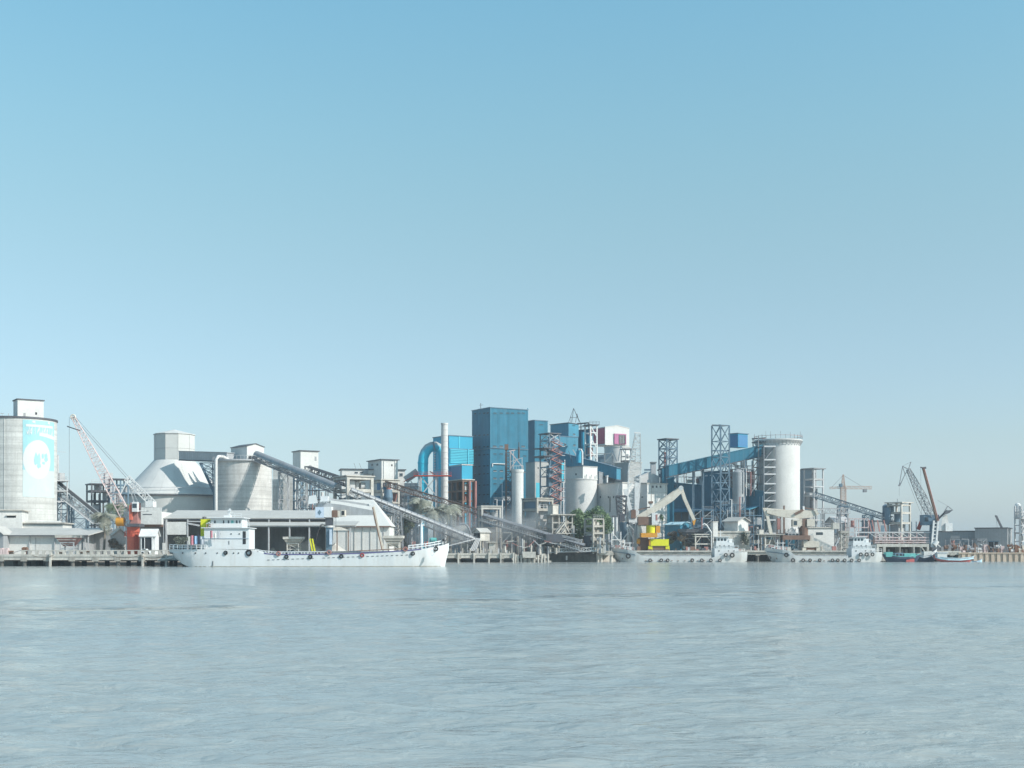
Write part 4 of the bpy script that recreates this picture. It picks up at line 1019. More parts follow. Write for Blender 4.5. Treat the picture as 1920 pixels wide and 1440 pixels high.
b.left('stain_strip', 897.5, 766, 899, 797, 'blue2', .05, .0)
b.bar('antenna', (1, b.ly(897), b.h), (1, b.ly(897), b.h+2.6), .16, 'steeld'); b.bar('antenna_arm', (.4, b.ly(897), b.h+1.8), (2, b.ly(897), b.h+2.0), .14, 'steeld')
b = Bld('blue_annex', 'narrow blue clad annex tight against the right side of the big blue tower', 'building', 989, 1002.5, 1027, 490, 788.5, 'blue', over=.15, roofm='steelb', al=R(33))
for px, py in ((1015, 796), (1015, 835), (1015, 860)): b.win(px, py, 7, 1.6, fm='blue2')
b.front('string_course', 1003, 857, 1027, 858, 'steelb', .25, .0)
b = Bld('blue_mill_block', 'pale blue mill block with two small windows behind the red stair tower', 'building', 1020, 1040, 1084, 505, 818, 'blue2', over=.15, roofm='steelb', al=R(28))
for px, py in ((1060, 833.5), (1077, 834.5), (1060, 860)): b.win(px, py, 4, 2.6)
b = Bld('blue_penthouse', 'dark sided blue penthouse with sloping roof on the pale blue mill block', 'plant room', 1032, 1066, 1085, 508, 793, 'blue2', py0=817.5, over=.3, roofm='steeld', al=R(40), roof='mono', rise=.3)
b.win(1076.5, 814, 4, 2.6); b.win(1076, 797, 5, 1.4, fm='blue2')
D = 505
t = T('roof_derrick', 'thin steel A frame derrick on the blue penthouse roof', 'derrick', P(1075, 792, D))
for a, c in (((1066, 792), (1075.5, 765.5)), ((1085, 788), (1075.5, 765.5)), ((1079, 792), (1082, 776)), ((1069, 783), (1082, 783)), ((1075.5, 765.5), (1090, 797)), ((1070, 792), (1071, 781)), ((1082, 776), (1086, 792))):
    t.bar('spar', P(*a, D), P(*c, D), .16, 'steeld')
t.bar('spar', P(1075.5, 765.5, D), P(1072, 792, D+6), .16, 'steeld')
# dark recess tower with open head frame
b = Bld('blue_cyclone_tower', 'dark blue cyclone tower with open head frame left of the crimson building', 'tower', 1082, 1104, 1112, 512, 806, 'blue', over=.2, roofm='steeld', al=R(50))
for k in range(4): b.bar('head_post', (0, b.Lb*k/3, b.h), (0, b.Lb*k/3, b.h+2.8), .3, 'steeld')
b.bar('head_beam', (0, 0, b.h+2.8), (0, b.Lb, b.h+2.8), .5, 'steeld'); b.bar('head_beam', (0, 0, b.h+1.4), (0, b.Lb, b.h+1.4), .25, 'steeld')
q = MB(); q.tube((-1.2, b.Lb*.3, b.h-6), (-1.2, b.Lb*.3, b.h-1), .9, n=14); q.tube((-1.2, b.Lb*.3, b.h-9), (-1.2, b.Lb*.3, b.h-6), .3, .9, n=14); b.part('cyclone', q, 'cyan', smooth=True)
t = Frame('white_steel_tower', 'white steel tower frame with flat head in front of the crimson gable', 'steel frame', 1097, 1107, 1119, 497, 797, [811, 833, 852, 870], 'steelw', cw=.5, bw=.35, al=R(25), roofm='steeld', over=.8, slabs=(833,))
for k in range(4): t.bar('brace', (0, 0, t.h-4.5*k-.2), (t.W, 0, t.h-4.5*(k+1)), .3, 'steelw')
machine(t, [(1.2, 2, t.h-4, 1.5, 1.5, 2.5, 'd'), (1, 2, t.h-12, 1.6, 1.6, 3.4, 'b')], 'redf')
railing(t, [(-.7, -.7, t.h+.35), (t.W+.7, -.7, t.h+.35)], m='steeld', step=1.2)
# sloping blue gallery
t = T('sloping_blue_gallery', 'pale blue clad gallery sloping right below the crimson building', 'gallery', P(1100, 1000, 488))
gallery(t, P(1046, 868, 492), P(1160, 899, 480), 4, S(21, 486), 11, 'blue2', 'steelb')
t.bar('duct_bracket', P(1066, 845, 487), P(1074, 870, 487), .3, 'steelb'); t.bar('duct_bracket', P(1074, 843, 487), P(1086, 862, 487), .35, 'steelp')
q = MB(); q.tube(P(1085, 868, 478), P(1085, 846, 478), S(4.8, 478), n=18); q.tube(P(1085, 846, 478), P(1085, 841, 478), S(3, 478), n=14); t2 = T('blue_drum', 'bright blue upright drum with white downpipe on the round silo', 'tank', P(1085, 875, 478)); t2.part('drum', q, 'cyan', smooth=True)
q = MB(); q.path([P(1085, 843, 477), P(1090, 843, 476.5), P(1092, 848, 476), P(1092, 872, 476)], S(1.6, 476), 8); t2.part('down_pipe', q, 'steelw', smooth=True)
t2.bar('skid', P(1079, 875, 478), P(1097, 875, 478), 1.5, 'steel', h=.5)
# crimson building
b = Bld('crimson_building', 'white gabled building with crimson side wall and magenta bay', 'building', 1112, 1134.5, 1180, 520, 801, 'white', py0=834, over=.12, roofm='white', al=R(28), roof='gable', rise=.9)
b.left('cladding', 1113, 802, 1134, 831.5, 'pink', .04, .01)
o = b.front('bay', 1151, 813, 1173, 832.5, 'magenta', .5, .0)
b.front('bay_opening', 1159, 815.5, 1171.5, 832, 'dark', .55, -.45, parent=o)
for px in (1161, 1164.5, 1168): b.bar('bay_mullion', (b.fx(px), -.6, b.zf(px, 832)), (b.fx(px), -.6, b.zf(px, 816)), .18, 'steelw', parent=o)
t = T('blending_silo', 'white round silo with steel A frame under the crimson building', 'silo', P(1155, 1000, 520))
q = MB(); q.lathe([(S(24, 520), GZ), (S(24, 520), Z(836, 512)), (S(25, 520), Z(836, 512)), (S(25, 520), Z(834.5, 512))], 40, (X(1157, 522), 522, 0)); t.part('wall', q, 'silow', smooth=True)
for a, c in (((1136, 862), (1147.5, 842)), ((1147.5, 842), (1156, 864)), ((1159, 864), (1164, 836)), ((1164, 836), (1172, 850))): t.bar('strut', P(*a, 509), P(*c, 509), .3, 'steelb')
t = Frame('roof_platform', 'small roofed steel platform between the white silo and the lattice jib', 'platform', 1170, 1173, 1191, 500, 842, [855, 864], 'steel', py0=880, cw=.25, bw=.22, al=R(15), Lb=5, slabs=(864,))
machine(t, [(1.2, 1, t.h-3.6, 1, 1, 1.6, 'd'), (2.6, 1, t.h-3.6, .9, .9, 1.2, 'b')], 'steelp')
b = Bld('grey_stair_core', 'grey concrete core with shaded left face behind the lattice jib', 'building', 1152, 1179, 1203, 490, 867, 'grey', over=.2, roofm='concl')
b.left('vent', 1163, 880, 1165, 882, 'dark', .03, .01)
# stair tower
t = Frame('stair_tower', 'open steel stair tower with zigzag red stairs in front of the blue annex', 'stair tower', 1013, 1030, 1049, 448, 813, [825, 843, 857, 875, 893, 911, 929, 947], 'steelb', cw=.35, bw=.3, over=.5, roofm='steeld', al=R(33))
W, Lb = t.W, t.Lb
for za, zb in ((813, 825), (825, 843), (875, 893), (911, 929)):
    a_, c_ = Z(za, 448)-t.z0, Z(zb, 448)-t.z0
    for (p, q) in (((0,0),(W,0)), ((0,0),(0,Lb))):
        t.bar('brace', (*p, a_), (*q, c_), .2, 'steelp'); t.bar('brace', (*q, a_), (*p, c_), .2, 'steelp')
for k in range(7):
    py0, py1 = 828+k*17, 845+k*17
    za, zb, zm = Z(py0, 448)-t.z0, Z(py1, 448)-t.z0, Z((py0+py1)/2, 448)-t.z0
    o = t.bar('stair_flight', (.1, -1.2, za), (W*1.05, -1.2, zm), 1.0, 'redf', h=.2); t.bar('stair_flight', (W*1.05, -.3, zm), (.1, -.3, zb), 1.0, 'redf', h=.2)
    t.bar('stair_rail', (.1, -1.7, za+1.1), (W*1.05, -1.7, zm+1.1), .1, 'redf'); t.bar('stair_rail', (.1, -1.7, zb+1.1), (W*1.05, -1.7, zm+1.1), .1, 'redf')
    t.bar('stair_rail', (.1, -1.7, za+.6), (W*1.05, -1.7, zm+.6), .08, 'redf')
    q = MB(); q.box(W*.95, -1.9, zm-.1, W*1.25, .2, zm+.08); t.part('landing', q, 'steelp'); q = MB(); q.box(-.3, -1.9, zb-.1, .5, .2, zb+.08); t.part('landing', q, 'redf')
    t.bar('landing_rail', (W*1.25, -1.9, zm+1.1), (W*1.25, .2, zm+1.1), .14, 'redf')
for py in (841, 856):
    z = Z(py, 448)-t.z0; q = MB(); q.box(-2.6, -.5, z, 1.5, Lb+1, z+.3); t.part('platform', q, 'steeld'); t.bar('platform_strut', (-2.4, 0, z), (0, 0, z-2.5), .25, 'steeld')
    railing(t, [(-2.6, -.4, z+.3), (-.2, -.4, z+.3)], m='steel', step=1)
machine(t, [(W*.45, 2.5, Z(857, 448)-t.z0+.3, 2.2, 2.2, 3.2, 'd'), (W*.5, 3, Z(911, 448)-t.z0, 2.4, 2.4, 5, 'd'), (W*.5, 3, Z(893, 448)-t.z0, 1.6, 1.6, 4, 'b')], 'steelb')
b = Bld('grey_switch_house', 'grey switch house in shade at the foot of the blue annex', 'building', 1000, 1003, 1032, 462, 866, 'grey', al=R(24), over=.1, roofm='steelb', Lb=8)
b.front('window', 1008, 876, 1010, 879, 'dark', .03, .01); b.front('light_panel', 1005, 905, 1012, 935, 'cyanl', .05, .0); b.front('conduit', 1014, 885, 1016, 940, 'steelp', .2, .0)
q = MB(); t2 = T('cyan_riser', 'short cyan pipe riser beside the red zigzag stairs', 'pipe', P(1053, 900, 452)); q.tube(P(1053.5, 902, 452), P(1053.5, 871, 452), S(3.2, 452), n=14); q.tube(P(1053.5, 871, 452), P(1053.5, 868, 452), S(4, 452), n=14); t2.part('pipe', q, 'cyanl', smooth=True)
t2.bar('support', P(1059, 905, 452), P(1059, 862, 452), .3, 'steelw')

# --- narrow white silo with elevator frame
D = 436
t = T('narrow_silo', 'narrow upright white silo in front of the big blue tower', 'silo', P(970, 1000, D))
q = MB(); rr = S(11, D); q.lathe([(rr, GZ-.3), (rr, Z(886, D)), (rr+.15, Z(885.5, D)), (rr+.15, Z(880.5, D)), (.02, Z(880, D))], 36, (X(970.5, D), D, 0)); t.part('wall', q, 'silow', smooth=True)
for k in range(14):
    a0, a1 = 2*math.pi*k/14, 2*math.pi*(k+1)/14; p0 = Vector((X(970.5, D)+rr*math.cos(a0), D+rr*math.sin(a0), Z(880, D))); p1 = Vector((X(970.5, D)+rr*math.cos(a1), D+rr*math.sin(a1), Z(880, D)))
    t.bar('railing_post', p0, p0+Vector((0,0,1.2)), .1, 'steelp'); t.bar('handrail', p0+Vector((0,0,1.2)), p1+Vector((0,0,1.2)), .1, 'steelp')
t = T('bucket_elevator', 'dark rusty bucket elevator frame left of the narrow white silo', 'elevator', P(955, 1000, D-1))
lattice(t, X(953, D+2), D+2, GZ, Z(848, D), 2.0, 2.0, 16, .22, .13, 'steeld')
q = MB(); q.box(X(947.5, D), D+1.2, GZ, X(950.5, D), D+2.6, Z(833, D)); t.part('casing', q, 'brown'); q = MB(); q.box(X(946, D), D+.8, Z(843, D), X(953, D), D+3, Z(832.5, D)); t.part('elevator_head', q, 'brown')
for px in (957, 963, 979): t.bar('head_post', P(px, 882, D-1), P(px, 845 if px < 970 else 858, D-1), .25, 'steelp')
t.bar('head_strut', P(956, 846, D-1), P(980, 876, D-1), .3, 'jib'); t.bar('head_strut', P(956, 880, D-1), P(970, 860, D-1), .25, 'jib'); t.bar('head_beam', P(955, 846, D-1), P(966, 844, D-1), .35, 'jib'); t.bar('head_beam', P(956, 866, D-1), P(980, 858, D-1), .2, 'steelp')
q = MB(); q.tube(P(973, 860, D), P(973, 838, D), S(1.8, D), n=12); q.tube(P(973, 838, D), P(973, 829, D), S(.8, D), n=8); t.part('vent_stack', q, 'steeld')

# --- large round white silo with angular head house
D = 462
t = T('broad_silo', 'broad round white silo half hidden behind the bushes', 'silo', P(1090, 1000, D))
q = MB(); rr = S(30.5, D); q.lathe([(rr, GZ-.3), (rr, Z(899, D-rr)), (rr+.2, Z(899, D-rr)), (rr+.2, Z(897, D-rr)), (.02, Z(896, D-rr))], 56, (X(1089, D), D, 0)); t.part('wall', q, 'silow', smooth=True)
b = Bld('silo_head_house', 'angular white head house on the broad round silo', 'plant room', 1061, 1093, 1120, 456, 875, 'white', py0=897, al=R(40), over=.15, roofm='grey')
b.left('vent', 1079, 887.5, 1081, 891, 'dark', .05, .01)
for k, (px, py) in enumerate(((1083, 895), (1112, 893), (1116, 891))):
    b.bar('roof_pipe', Vector((1+k*2.4, -.6, 0)), Vector((1.3+k*2.4, -.6, 1.4)), .25, 'steelp')
b = Bld('grey_link_house', 'dark grey link house under the sloping blue gallery', 'building', 1119, 1123, 1153, 480, 885, 'clad', al=R(20), over=.1, roofm='steelp', Lb=8, roof='mono', rise=1.6)
t = T('vent_stack', 'short white capped vent stack on the white block roof', 'vent', P(1138, 905, 452)); q = MB(); q.tube(P(1138, 905, 452), P(1138, 894, 452), S(2, 452), n=14); q.tube(P(1138, 894, 452), P(1138, 891.5, 452), S(2.8, 452), n=14); t.part('pipe', q, 'steelw', smooth=True)

# --- white silo block with deep recess
b = Bld('white_block', 'large white windowless block with shaded left face behind the grab crane', 'building', 1117, 1167, 1199, 450, 905.5, 'white', over=.25, roofm='concl', al=R(33))

for px in (1125, 1140, 1150): b.left('vent', px, 930, px+1.6, 934, 'dark', .06, .01)
b.left('stain', 1143, 931, 1144.6, 960, 'concd', .05, .01)
b = Bld('white_silo_block', 'white block with three small windows right of the deep grey recess', 'building', 1197, 1213.5, 1251, 447, 907, 'white', over=.25, roofm='concl', al=R(24))

for px in (1224, 1231, 1238.5): b.win(px, 912.5, 3, 4, fm='grey')
b.win(1220, 943.5, 5, 3, fm='concl'); b.left('vent', 1203, 931, 1206, 933, 'dark', .05, .01)
for px in (1221, 1248): b.front('downpipe', px, 909, px+.8, 980, 'concl', .15, .0)
b.front('ledge', 1214, 922, 1250, 922.7, 'grey', .1, .0)
b = Bld('gabled_roof_room', 'small white gabled room on the roof of the white block', 'plant room', 1196, 1199, 1236, 456, 894, 'silow', py0=905, al=R(10), roof='gable', rise=1.6, over=.1, roofm='silow', Lb=7)
railing(b, [(b.W+.5, -1, 0), (b.W+3.5, -.5, 0)], m='steelp', step=.8)
b = MB(); t = T('box_duct', 'grey square duct head beside the white roof room', 'duct', P(1225, 890, 470)); b.box(X(1221, 470), 470, Z(893, 470), X(1230, 470), 473, Z(868, 470)); t.part('duct', b, 'steelp'); b = MB(); b.box(X(1220, 470), 469.6, Z(868, 470)+.01, X(1231, 470), 473.4, Z(866, 470)); t.part('cap', b, 'steel'); t.bar('pipe_run', P(1208, 881, 470), P(1221, 881, 470), .6, 'steelb'); t.bar('pipe_run', P(1208, 886, 470), P(1221, 886, 470), .5, 'steelb')
# lattice elevator tower with flat cap
t = T('lattice_elevator_tower', 'blue grey lattice tower with flat cap left of the rising blue gallery', 'tower', P(1252, 1000, 455))
lattice(t, X(1252.5, 457), 457, Z(925, 457), Z(825, 457), 4.6, 4.6, 6, .42, .22, 'steelb', rz=AL)
q = MB(); c, s = math.cos(AL), math.sin(AL)
q.add([(X(1252.5, 457)+x*c-y*s, 457+x*s+y*c, z) for z in (Z(825, 457)+.05, Z(825, 457)+.4) for x, y in ((-2.8,-2.8),(2.8,-2.8),(2.8,2.8),(-2.8,2.8))], [(0,3,2,1),(4,5,6,7),(0,1,5,4),(1,2,6,5),(2,3,7,6),(3,0,4,7)]); t.part('roof', q, 'steeld')
q = MB(); q.box(X(1245, 457), 456, Z(880, 457), X(1249, 457), 457.5, Z(848, 457)); t.part('casing', q, 'redf')
q = MB(); q.box(X(1240, 457), 454, GZ, X(1262, 457), 461, Z(879, 457)); t.part('lower_housing', q, 'blue')
t.bar('gangway', P(1232, 882, 456), P(1246, 877, 456), .5, 'steeld')
# ================================================================== RIGHT: rising blue gallery, tall silo, cranes, halls
t = T('rising_blue_gallery', 'long dark blue gallery rising right to the tall silo', 'gallery', P(1335, 1000, 448))
gallery(t, P(1251, 894, 446), P(1424, 856, 452), 4.2, S(20, 448), 14, 'blue', 'blue2')
for px, py in ((1300, 884), (1318, 880), (1396, 863)):
    for dy in (-1.5, 1.5): t.bar('trestle_leg', P(px, py, 449)+Vector((0,dy,0)), P(px, 1000, 449)+Vector((0,dy,0)), .35, 'steelb')
t = T('tall_lattice_tower', 'tall blue grey lattice tower standing before the rising blue gallery', 'tower', P(1351, 1000, 438))
lattice(t, X(1351, 441), 441, GZ, Z(798, 441), 4.2, 4.2, 8, .45, .18, 'steelb', rz=R(35))
t.bar('top_frame', P(1335, 797, 441), P(1366, 798, 441), .4, 'steel')
for py in (845, 875, 905, 940): t.bar('cross_beam', P(1337, py, 439), P(1366, py, 441), .5, 'steelb')
b = Bld('blue_drive_house', 'bright blue drive house at the head of the rising gallery', 'plant room', 1367, 1384, 1402, 450, 813, 'cyan', py0=838, over=.3, roofm='steelb', al=R(38))
b.left('cladding', 1367.5, 815, 1383.5, 837, 'plaque', .03, .01); b.front('cladding', 1384.5, 815, 1401.5, 837, 'plaque', .03, .01)

# long dark blue sheds seen along their shaded side
D = 442; al = R(30); cx = X(1432, D); k = (1250-960)/F
Lb = (cx-k*D)/(math.sin(al)+k*math.cos(al))
t = T('blue_shed', 'long dark blue clinker shed under the rising gallery', 'shed', (cx, D, GZ), al, local=True)
h0, h1 = Z(922, D)-GZ, Z(904, D+Lb*math.cos(al))-GZ
n = 12
for i in range(n):
    y0, y1 = Lb*i/n+.02, Lb*(i+1)/n-.02; a, c = h0+(h1-h0)*i/n, h0+(h1-h0)*(i+1)/n
    b = MB(); b.hexa([(0,y0,-.3),(7,y0+12,-.3),(7,y1+12,-.3),(0,y1,-.3),(0,y0,a),(7,y0+12,a),(7,y1+12,c),(0,y1,c)]); t.part('panel', b, 'blue')
b = MB(); b.hexa([(-.4,-.4,h0+.03),(7.4,11.6,h0+.03),(7.4,Lb+12.4,h1+.03),(-.4,Lb+.4,h1+.03),(-.4,-.4,h0+.3),(7.4,11.6,h0+.3),(7.4,Lb+12.4,h1+.3),(-.4,Lb+.4,h1+.3)]); t.part('roof', b, 'blue2')
b = MB(); b.box(-.1, Lb*.47, h0*.55, .0, Lb*.475+.6, h0*.8); t.part('light_strip', b, 'steelw'); b = MB(); b.box(-.08, Lb*.7, h0*.72, 0, Lb*.73, h0*.75); t.part('vent', b, 'steelp')
zz = Z(949, D)-GZ
b = MB(); b.hexa([(-5,2,zz-1.4),(0,2,zz),(0,Lb*.95,zz+.3),(-5,Lb*.95,zz-1.1),(-5,2,zz-1.15),(0,2,zz+.25),(0,Lb*.95,zz+.55),(-5,Lb*.95,zz-.85)]); t.part('lean_to_roof', b, 'blue2')
for i in range(9):
    y = 2+(Lb*.95-2)*i/8; t.bar('lean_to_post', (-4.7, y, 0), (-4.7, y, zz-1.3), .4, 'steelb')
b = MB(); b.box(-1.5, 3, 0, -1.2, Lb*.9, zz-.6); t.part('lean_to_wall', b, 'clad')
b = Bld('pale_monitor', 'pale roof monitor on top of the dark blue shed', 'roof monitor', 1318, 1322, 1341, 474, 893, 'white', py0=910, al=R(15), over=.2, roofm='roof', Lb=8)
b = Bld('slate_mill_house', 'slate blue mill house with pale slots behind the tall lattice tower', 'building', 1318, 1347, 1372, 462, 884, 'blue', over=.2, roofm='steelb', al=R(34))
b.left('window', 1322, 890.5, 1327, 893, 'steelw', .05, .0); b.left('window', 1331, 890, 1336, 892.5, 'steelw', .05, .0)
# grey tank and pipes between gallery and tall silo
t = T('grey_tank', 'round grey tank with conical top under the rising gallery', 'tank', P(1385, 925, 447)); q = MB(); rr = S(11.5, 447)
q.lathe([(rr, Z(1000, 447)), (rr, Z(886, 447)), (rr*.45, Z(880, 447)), (.02, Z(879, 447))], 30, (X(1385, 447), 447, 0)); t.part('shell', q, 'gal', smooth=True)
t.bar('ladder', P(1394, 925, 445), P(1394, 880, 445), .3, 'steelp')
t = Frame('pipe_rack', 'pale steel pipe frame crowded with pipes left of the tall silo', 'steel frame', 1350, 1368, 1410, 458, 862, [872, 886, 900, 915], 'steelw', py0=930, cw=.3, bw=.25, roof=False, nx=4, ny=1)
for i in range(8):
    x = .6+i*(t.W-1)/7.5; q = MB(); q.tube((x, .8+(i%3), 0), (x, .8+(i%3), t.h*(.55+.1*(i%4))), .35+.12*(i%3), n=10); t.part('pipe', q, ('steelw', 'steelp', 'redf', 'steel')[i%4], smooth=True)
for i in range(3): t.bar('pipe_run', (0, .5, t.h*(.3+.22*i)), (t.W, .5, t.h*(.3+.22*i)), .35, ('steelp', 'redf', 'steelw')[i])
q = MB(); q.path([P(1372, 868, 452), P(1378, 871, 452), P(1383, 878, 452), P(1390, 879, 452), P(1398, 876, 452)], S(1.6, 452), 8); t2 = T('curved_pipe', 'pale curved pipe over the round grey tank', 'pipe', P(1384, 880, 452)); t2.part('pipe', q, 'steelw', smooth=True)

# --- tall white silo with corbelled head and stair scaffold
D = 458; cx, rr = X(1459, D), S(40, D); zt = Z(829, D-rr)
t = T('tall_silo', 'tallest white round silo with flared head ring on the right', 'silo', (cx, D, GZ))
q = MB(); q.lathe([(rr, GZ-.3), (rr, zt)], 64, (cx, D, 0)); t.part('wall', q, 'silow', smooth=True)
q = MB(); q.lathe([(rr, zt-.2), (rr+.9, zt+.9), (rr+.9, zt+1.25), (.02, zt+1.9)], 64, (cx, D, 0)); t.part('head_ring', q, 'silow')
for i in range(40):
    a = 2*math.pi*i/40; t.bar('corbel', (cx+rr*math.cos(a), D+rr*math.sin(a), zt-.9), (cx+(rr+1.0)*math.cos(a), D+(rr+1.0)*math.sin(a), zt+.75), .16, 'steelp')
rnd = random.Random(5)
for i in range(30):
    a0, a1 = 2*math.pi*i/30, 2*math.pi*(i+1)/30; q_ = rr+.8; p0, p1 = Vector((cx+q_*math.cos(a0), D+q_*math.sin(a0), zt+1.5)), Vector((cx+q_*math.cos(a1), D+q_*math.sin(a1), zt+1.5))
    t.bar('starter_bar', p0, p0+Vector((0,0,1.1+rnd.random()*1.6)), .09, 'steel'); t.bar('handrail', p0+Vector((0,0,1.0)), p1+Vector((0,0,1.0)), .1, 'redf')
t = T('silo_stair_scaffold', 'grey steel stair scaffold clinging to the left of the tall silo', 'stair tower', P(1432, 1000, D-14))
lv = [837, 862, 876, 889, 907, 924, 939, 955, 975, 1000]
c4 = [P(1412, 1000, D-2), P(1422, 1000, D-9), P(1432.5, 1000, D-13), P(1454, 1000, D-12)]
tops = [821, 817, 834, 834]
for c, tp in zip(c4, tops): t.bar('post', (c.x, c.y, GZ), (c.x, c.y, Z(tp, c.y)), .36, 'steel')
for py in lv:
    t.bar('beam', P(1432.5, py, D-13), P(1454, py, D-12), .5, 'steelp'); t.bar('beam', P(1422, py+2, D-9), P(1432.5, py, D-13), .35, 'steel'); t.bar('beam', P(1412, py, D-2), P(1422, py+1, D-9), .35, 'brown')
    q = MB(); q.hexa([P(1433, py+.8, D-13), P(1454, py+.8, D-12), P(1454, py+.8, D-7.6), P(1433, py+.8, D-7), P(1433, py, D-13), P(1454, py, D-12), P(1454, py, D-7.6), P(1433, py, D-7)]); t.part('landing', q, 'steel')
for a, c in zip(lv[:-1], lv[1:]):
    t.bar('stair_flight', P(1434, c, D-11.5), P(1453, a, D-11), .8, 'steel', h=.3); t.bar('brace', P(1422, a, D-9), P(1412, c, D-2), .2, 'brown')
for py in (823, 830, 841, 852): t.bar('head_beam', P(1410, py, D-2), P(1436, py-2, D-6), .35, 'steeld')
q = MB(); q.box(X(1404, D), D-3, Z(906, D), X(1413, D), D+2, Z(885, D)); t.part('red_panel', q, 'redf'); q = MB(); q.box(X(1415, D-4), D-8, Z(904, D-4), X(1420, D-4), D-7.5, Z(890, D-4)); t.part('white_panel', q, 'steelw')
q = MB(); q.box(X(1411, D), D-1, GZ, X(1432, D), D+4, Z(920, D)); t.part('lower_housing', q, 'clad')

# --- buildings right of the tall silo
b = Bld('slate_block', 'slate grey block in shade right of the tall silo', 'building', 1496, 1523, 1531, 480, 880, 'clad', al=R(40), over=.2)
b.front('wall_pipe', 1524, 890, 1526, 960, 'steelp', .3, .0)
t = Frame('roofed_frame_tower', 'roofed open concrete frame tower at the conveyor head right of the tall silo', 'tower', 1508, 1526, 1543, 462, 879, [899, 912, 930, 955, 975], 'steelp', cw=.45, bw=.4, over=.8, slabs=(899, 930), roofm='steel', al=R(33))
machine(t, [(2, 2, Z(899, 462)-t.z0+.3, 1.6, 1.6, 2, 'd'), (3, 3, Z(930, 462)-t.z0+.3, 2, 2, 2.6, 'b'), (1.6, 1.6, Z(955, 462)-t.z0+.3, 2, 2, 3, 'd')], 'steel')
q = MB(); q.box(.3, t.Lb*.5, 0, t.W-.3, t.Lb, Z(922, 462)-t.z0); t.part('housing', q, 'clad')
t = T('railed_conveyor', 'pale railed conveyor descending right from the roofed frame tower', 'conveyor', P(1600, 1000, 455))
conveyor(t, P(1528, 928, 460), P(1672, 974, 446), w=2.4, h=1.9, n=18, m='steelb', cover=None, railm='steelp')
t.bar('side_plate', P(1528, 929, 458.4), P(1672, 975, 444.4), .06, 'steelw', h=.45)
for px, py in ((1577, 946), (1624, 962)): lattice(t, X(px, 455), 453, GZ, Z(py+4, 455), 3, 2.6, 6, .35, .18, 'steelb')
t = T('pipe_bridge', 'pale lattice pipe bridge low beneath the railed conveyor', 'bridge', P(1565, 1000, 445))
truss(t, P(1535, 958, 446), P(1592, 958, 446), 2.4, S(10, 446), 8, .2, .13, 'steelp')
for px in (1545, 1573, 1590): t.bar('column', P(px, 963, 446), P(px, 1036, 446), .45, 'steelp')
# far tower crane
D = 600
t = T('tower_crane', 'distant pinkish tower crane above the railed conveyor', 'crane', P(1582, 1030, D))
mt = mat('faded_crane_orange', (0.50, 0.37, 0.31), .6, mott=.15)
lattice(t, X(1581, D), D, Z(1030, D), Z(914, D), 2.2, 2.2, 20, .2, .12, mt)
lattice(t, X(1581, D), D, Z(914, D), Z(890, D), 1.6, 1.6, 4, .18, .11, mt, top=.3)
truss(t, P(1581, 914, D), P(1634, 914.5, D), 1.2, 1.3, 12, .16, .1, mt); truss(t, P(1581, 914, D), P(1556, 915, D), 1.2, .9, 5, .15, .1, mt)
t.bar('tie_rope', P(1581, 891, D), P(1616, 912, D), .14, 'steel'); t.bar('tie_rope', P(1581, 891, D), P(1560, 913, D), .14, 'steel')
q = MB(); q.box(X(1618.5, D), D-1, Z(923, D), X(1624.5, D), D+1, Z(917, D)); t.part('trolley_block', q, 'steel'); q = MB(); q.box(X(1574, D), D-1.2, Z(913, D), X(1578.5, D), D+1.2, Z(907, D)); t.part('operator_cab', q, 'steelb')

# --- transfer tower of pale concrete
t = Frame('concrete_transfer_tower', 'pale concrete frame tower at the foot of the railed conveyor', 'transfer station', 1665, 1690, 1706, 440, 943, [947, 962, 981, 998], 'concl', cw=.55, bw=.5, over=.9, slabs=(962, 981), al=R(38))
machine(t, [(2.4, 6, Z(962, 440)-t.z0, 2.2, 2.2, 2.8, 'd'), (2.2, 3, Z(981, 440)-t.z0, 2.4, 2.4, 3.4, 'd'), (2.4, 8, Z(981, 440)-t.z0, 2.4, 2.4, 6.2, 'd')], 'steelb')
q = MB(); q.box(.5, 1.5, 0, t.W-.4, t.Lb-.5, Z(981, 440)-t.z0-.4); t.part('housing', q, 'clad')
q = MB(); q.tube((-1, t.Lb*.9, t.h-5.5), (-1, t.Lb*.9, t.h-1.5), 1.1, n=14); q.tube((-1, t.Lb*.9, t.h-7.5), (-1, t.Lb*.9, t.h-5.5), .4, 1.1, n=14); t.part('cyclone', q, 'steelb', smooth=True)
t.bar('finial', (2, 3, t.h+.3), (2, 3, t.h+1.6), .14, 'steel')
b = Bld('grey_depot', 'grey depot with flat roof behind the pale concrete frame tower', 'building', 1636, 1640, 1692, 462, 977, 'clad', al=R(12), over=.3, Lb=10)
for px in (1652, 1664, 1678): b.front('door', px, 985, px+6, 1000, 'steelb', .05, .0)

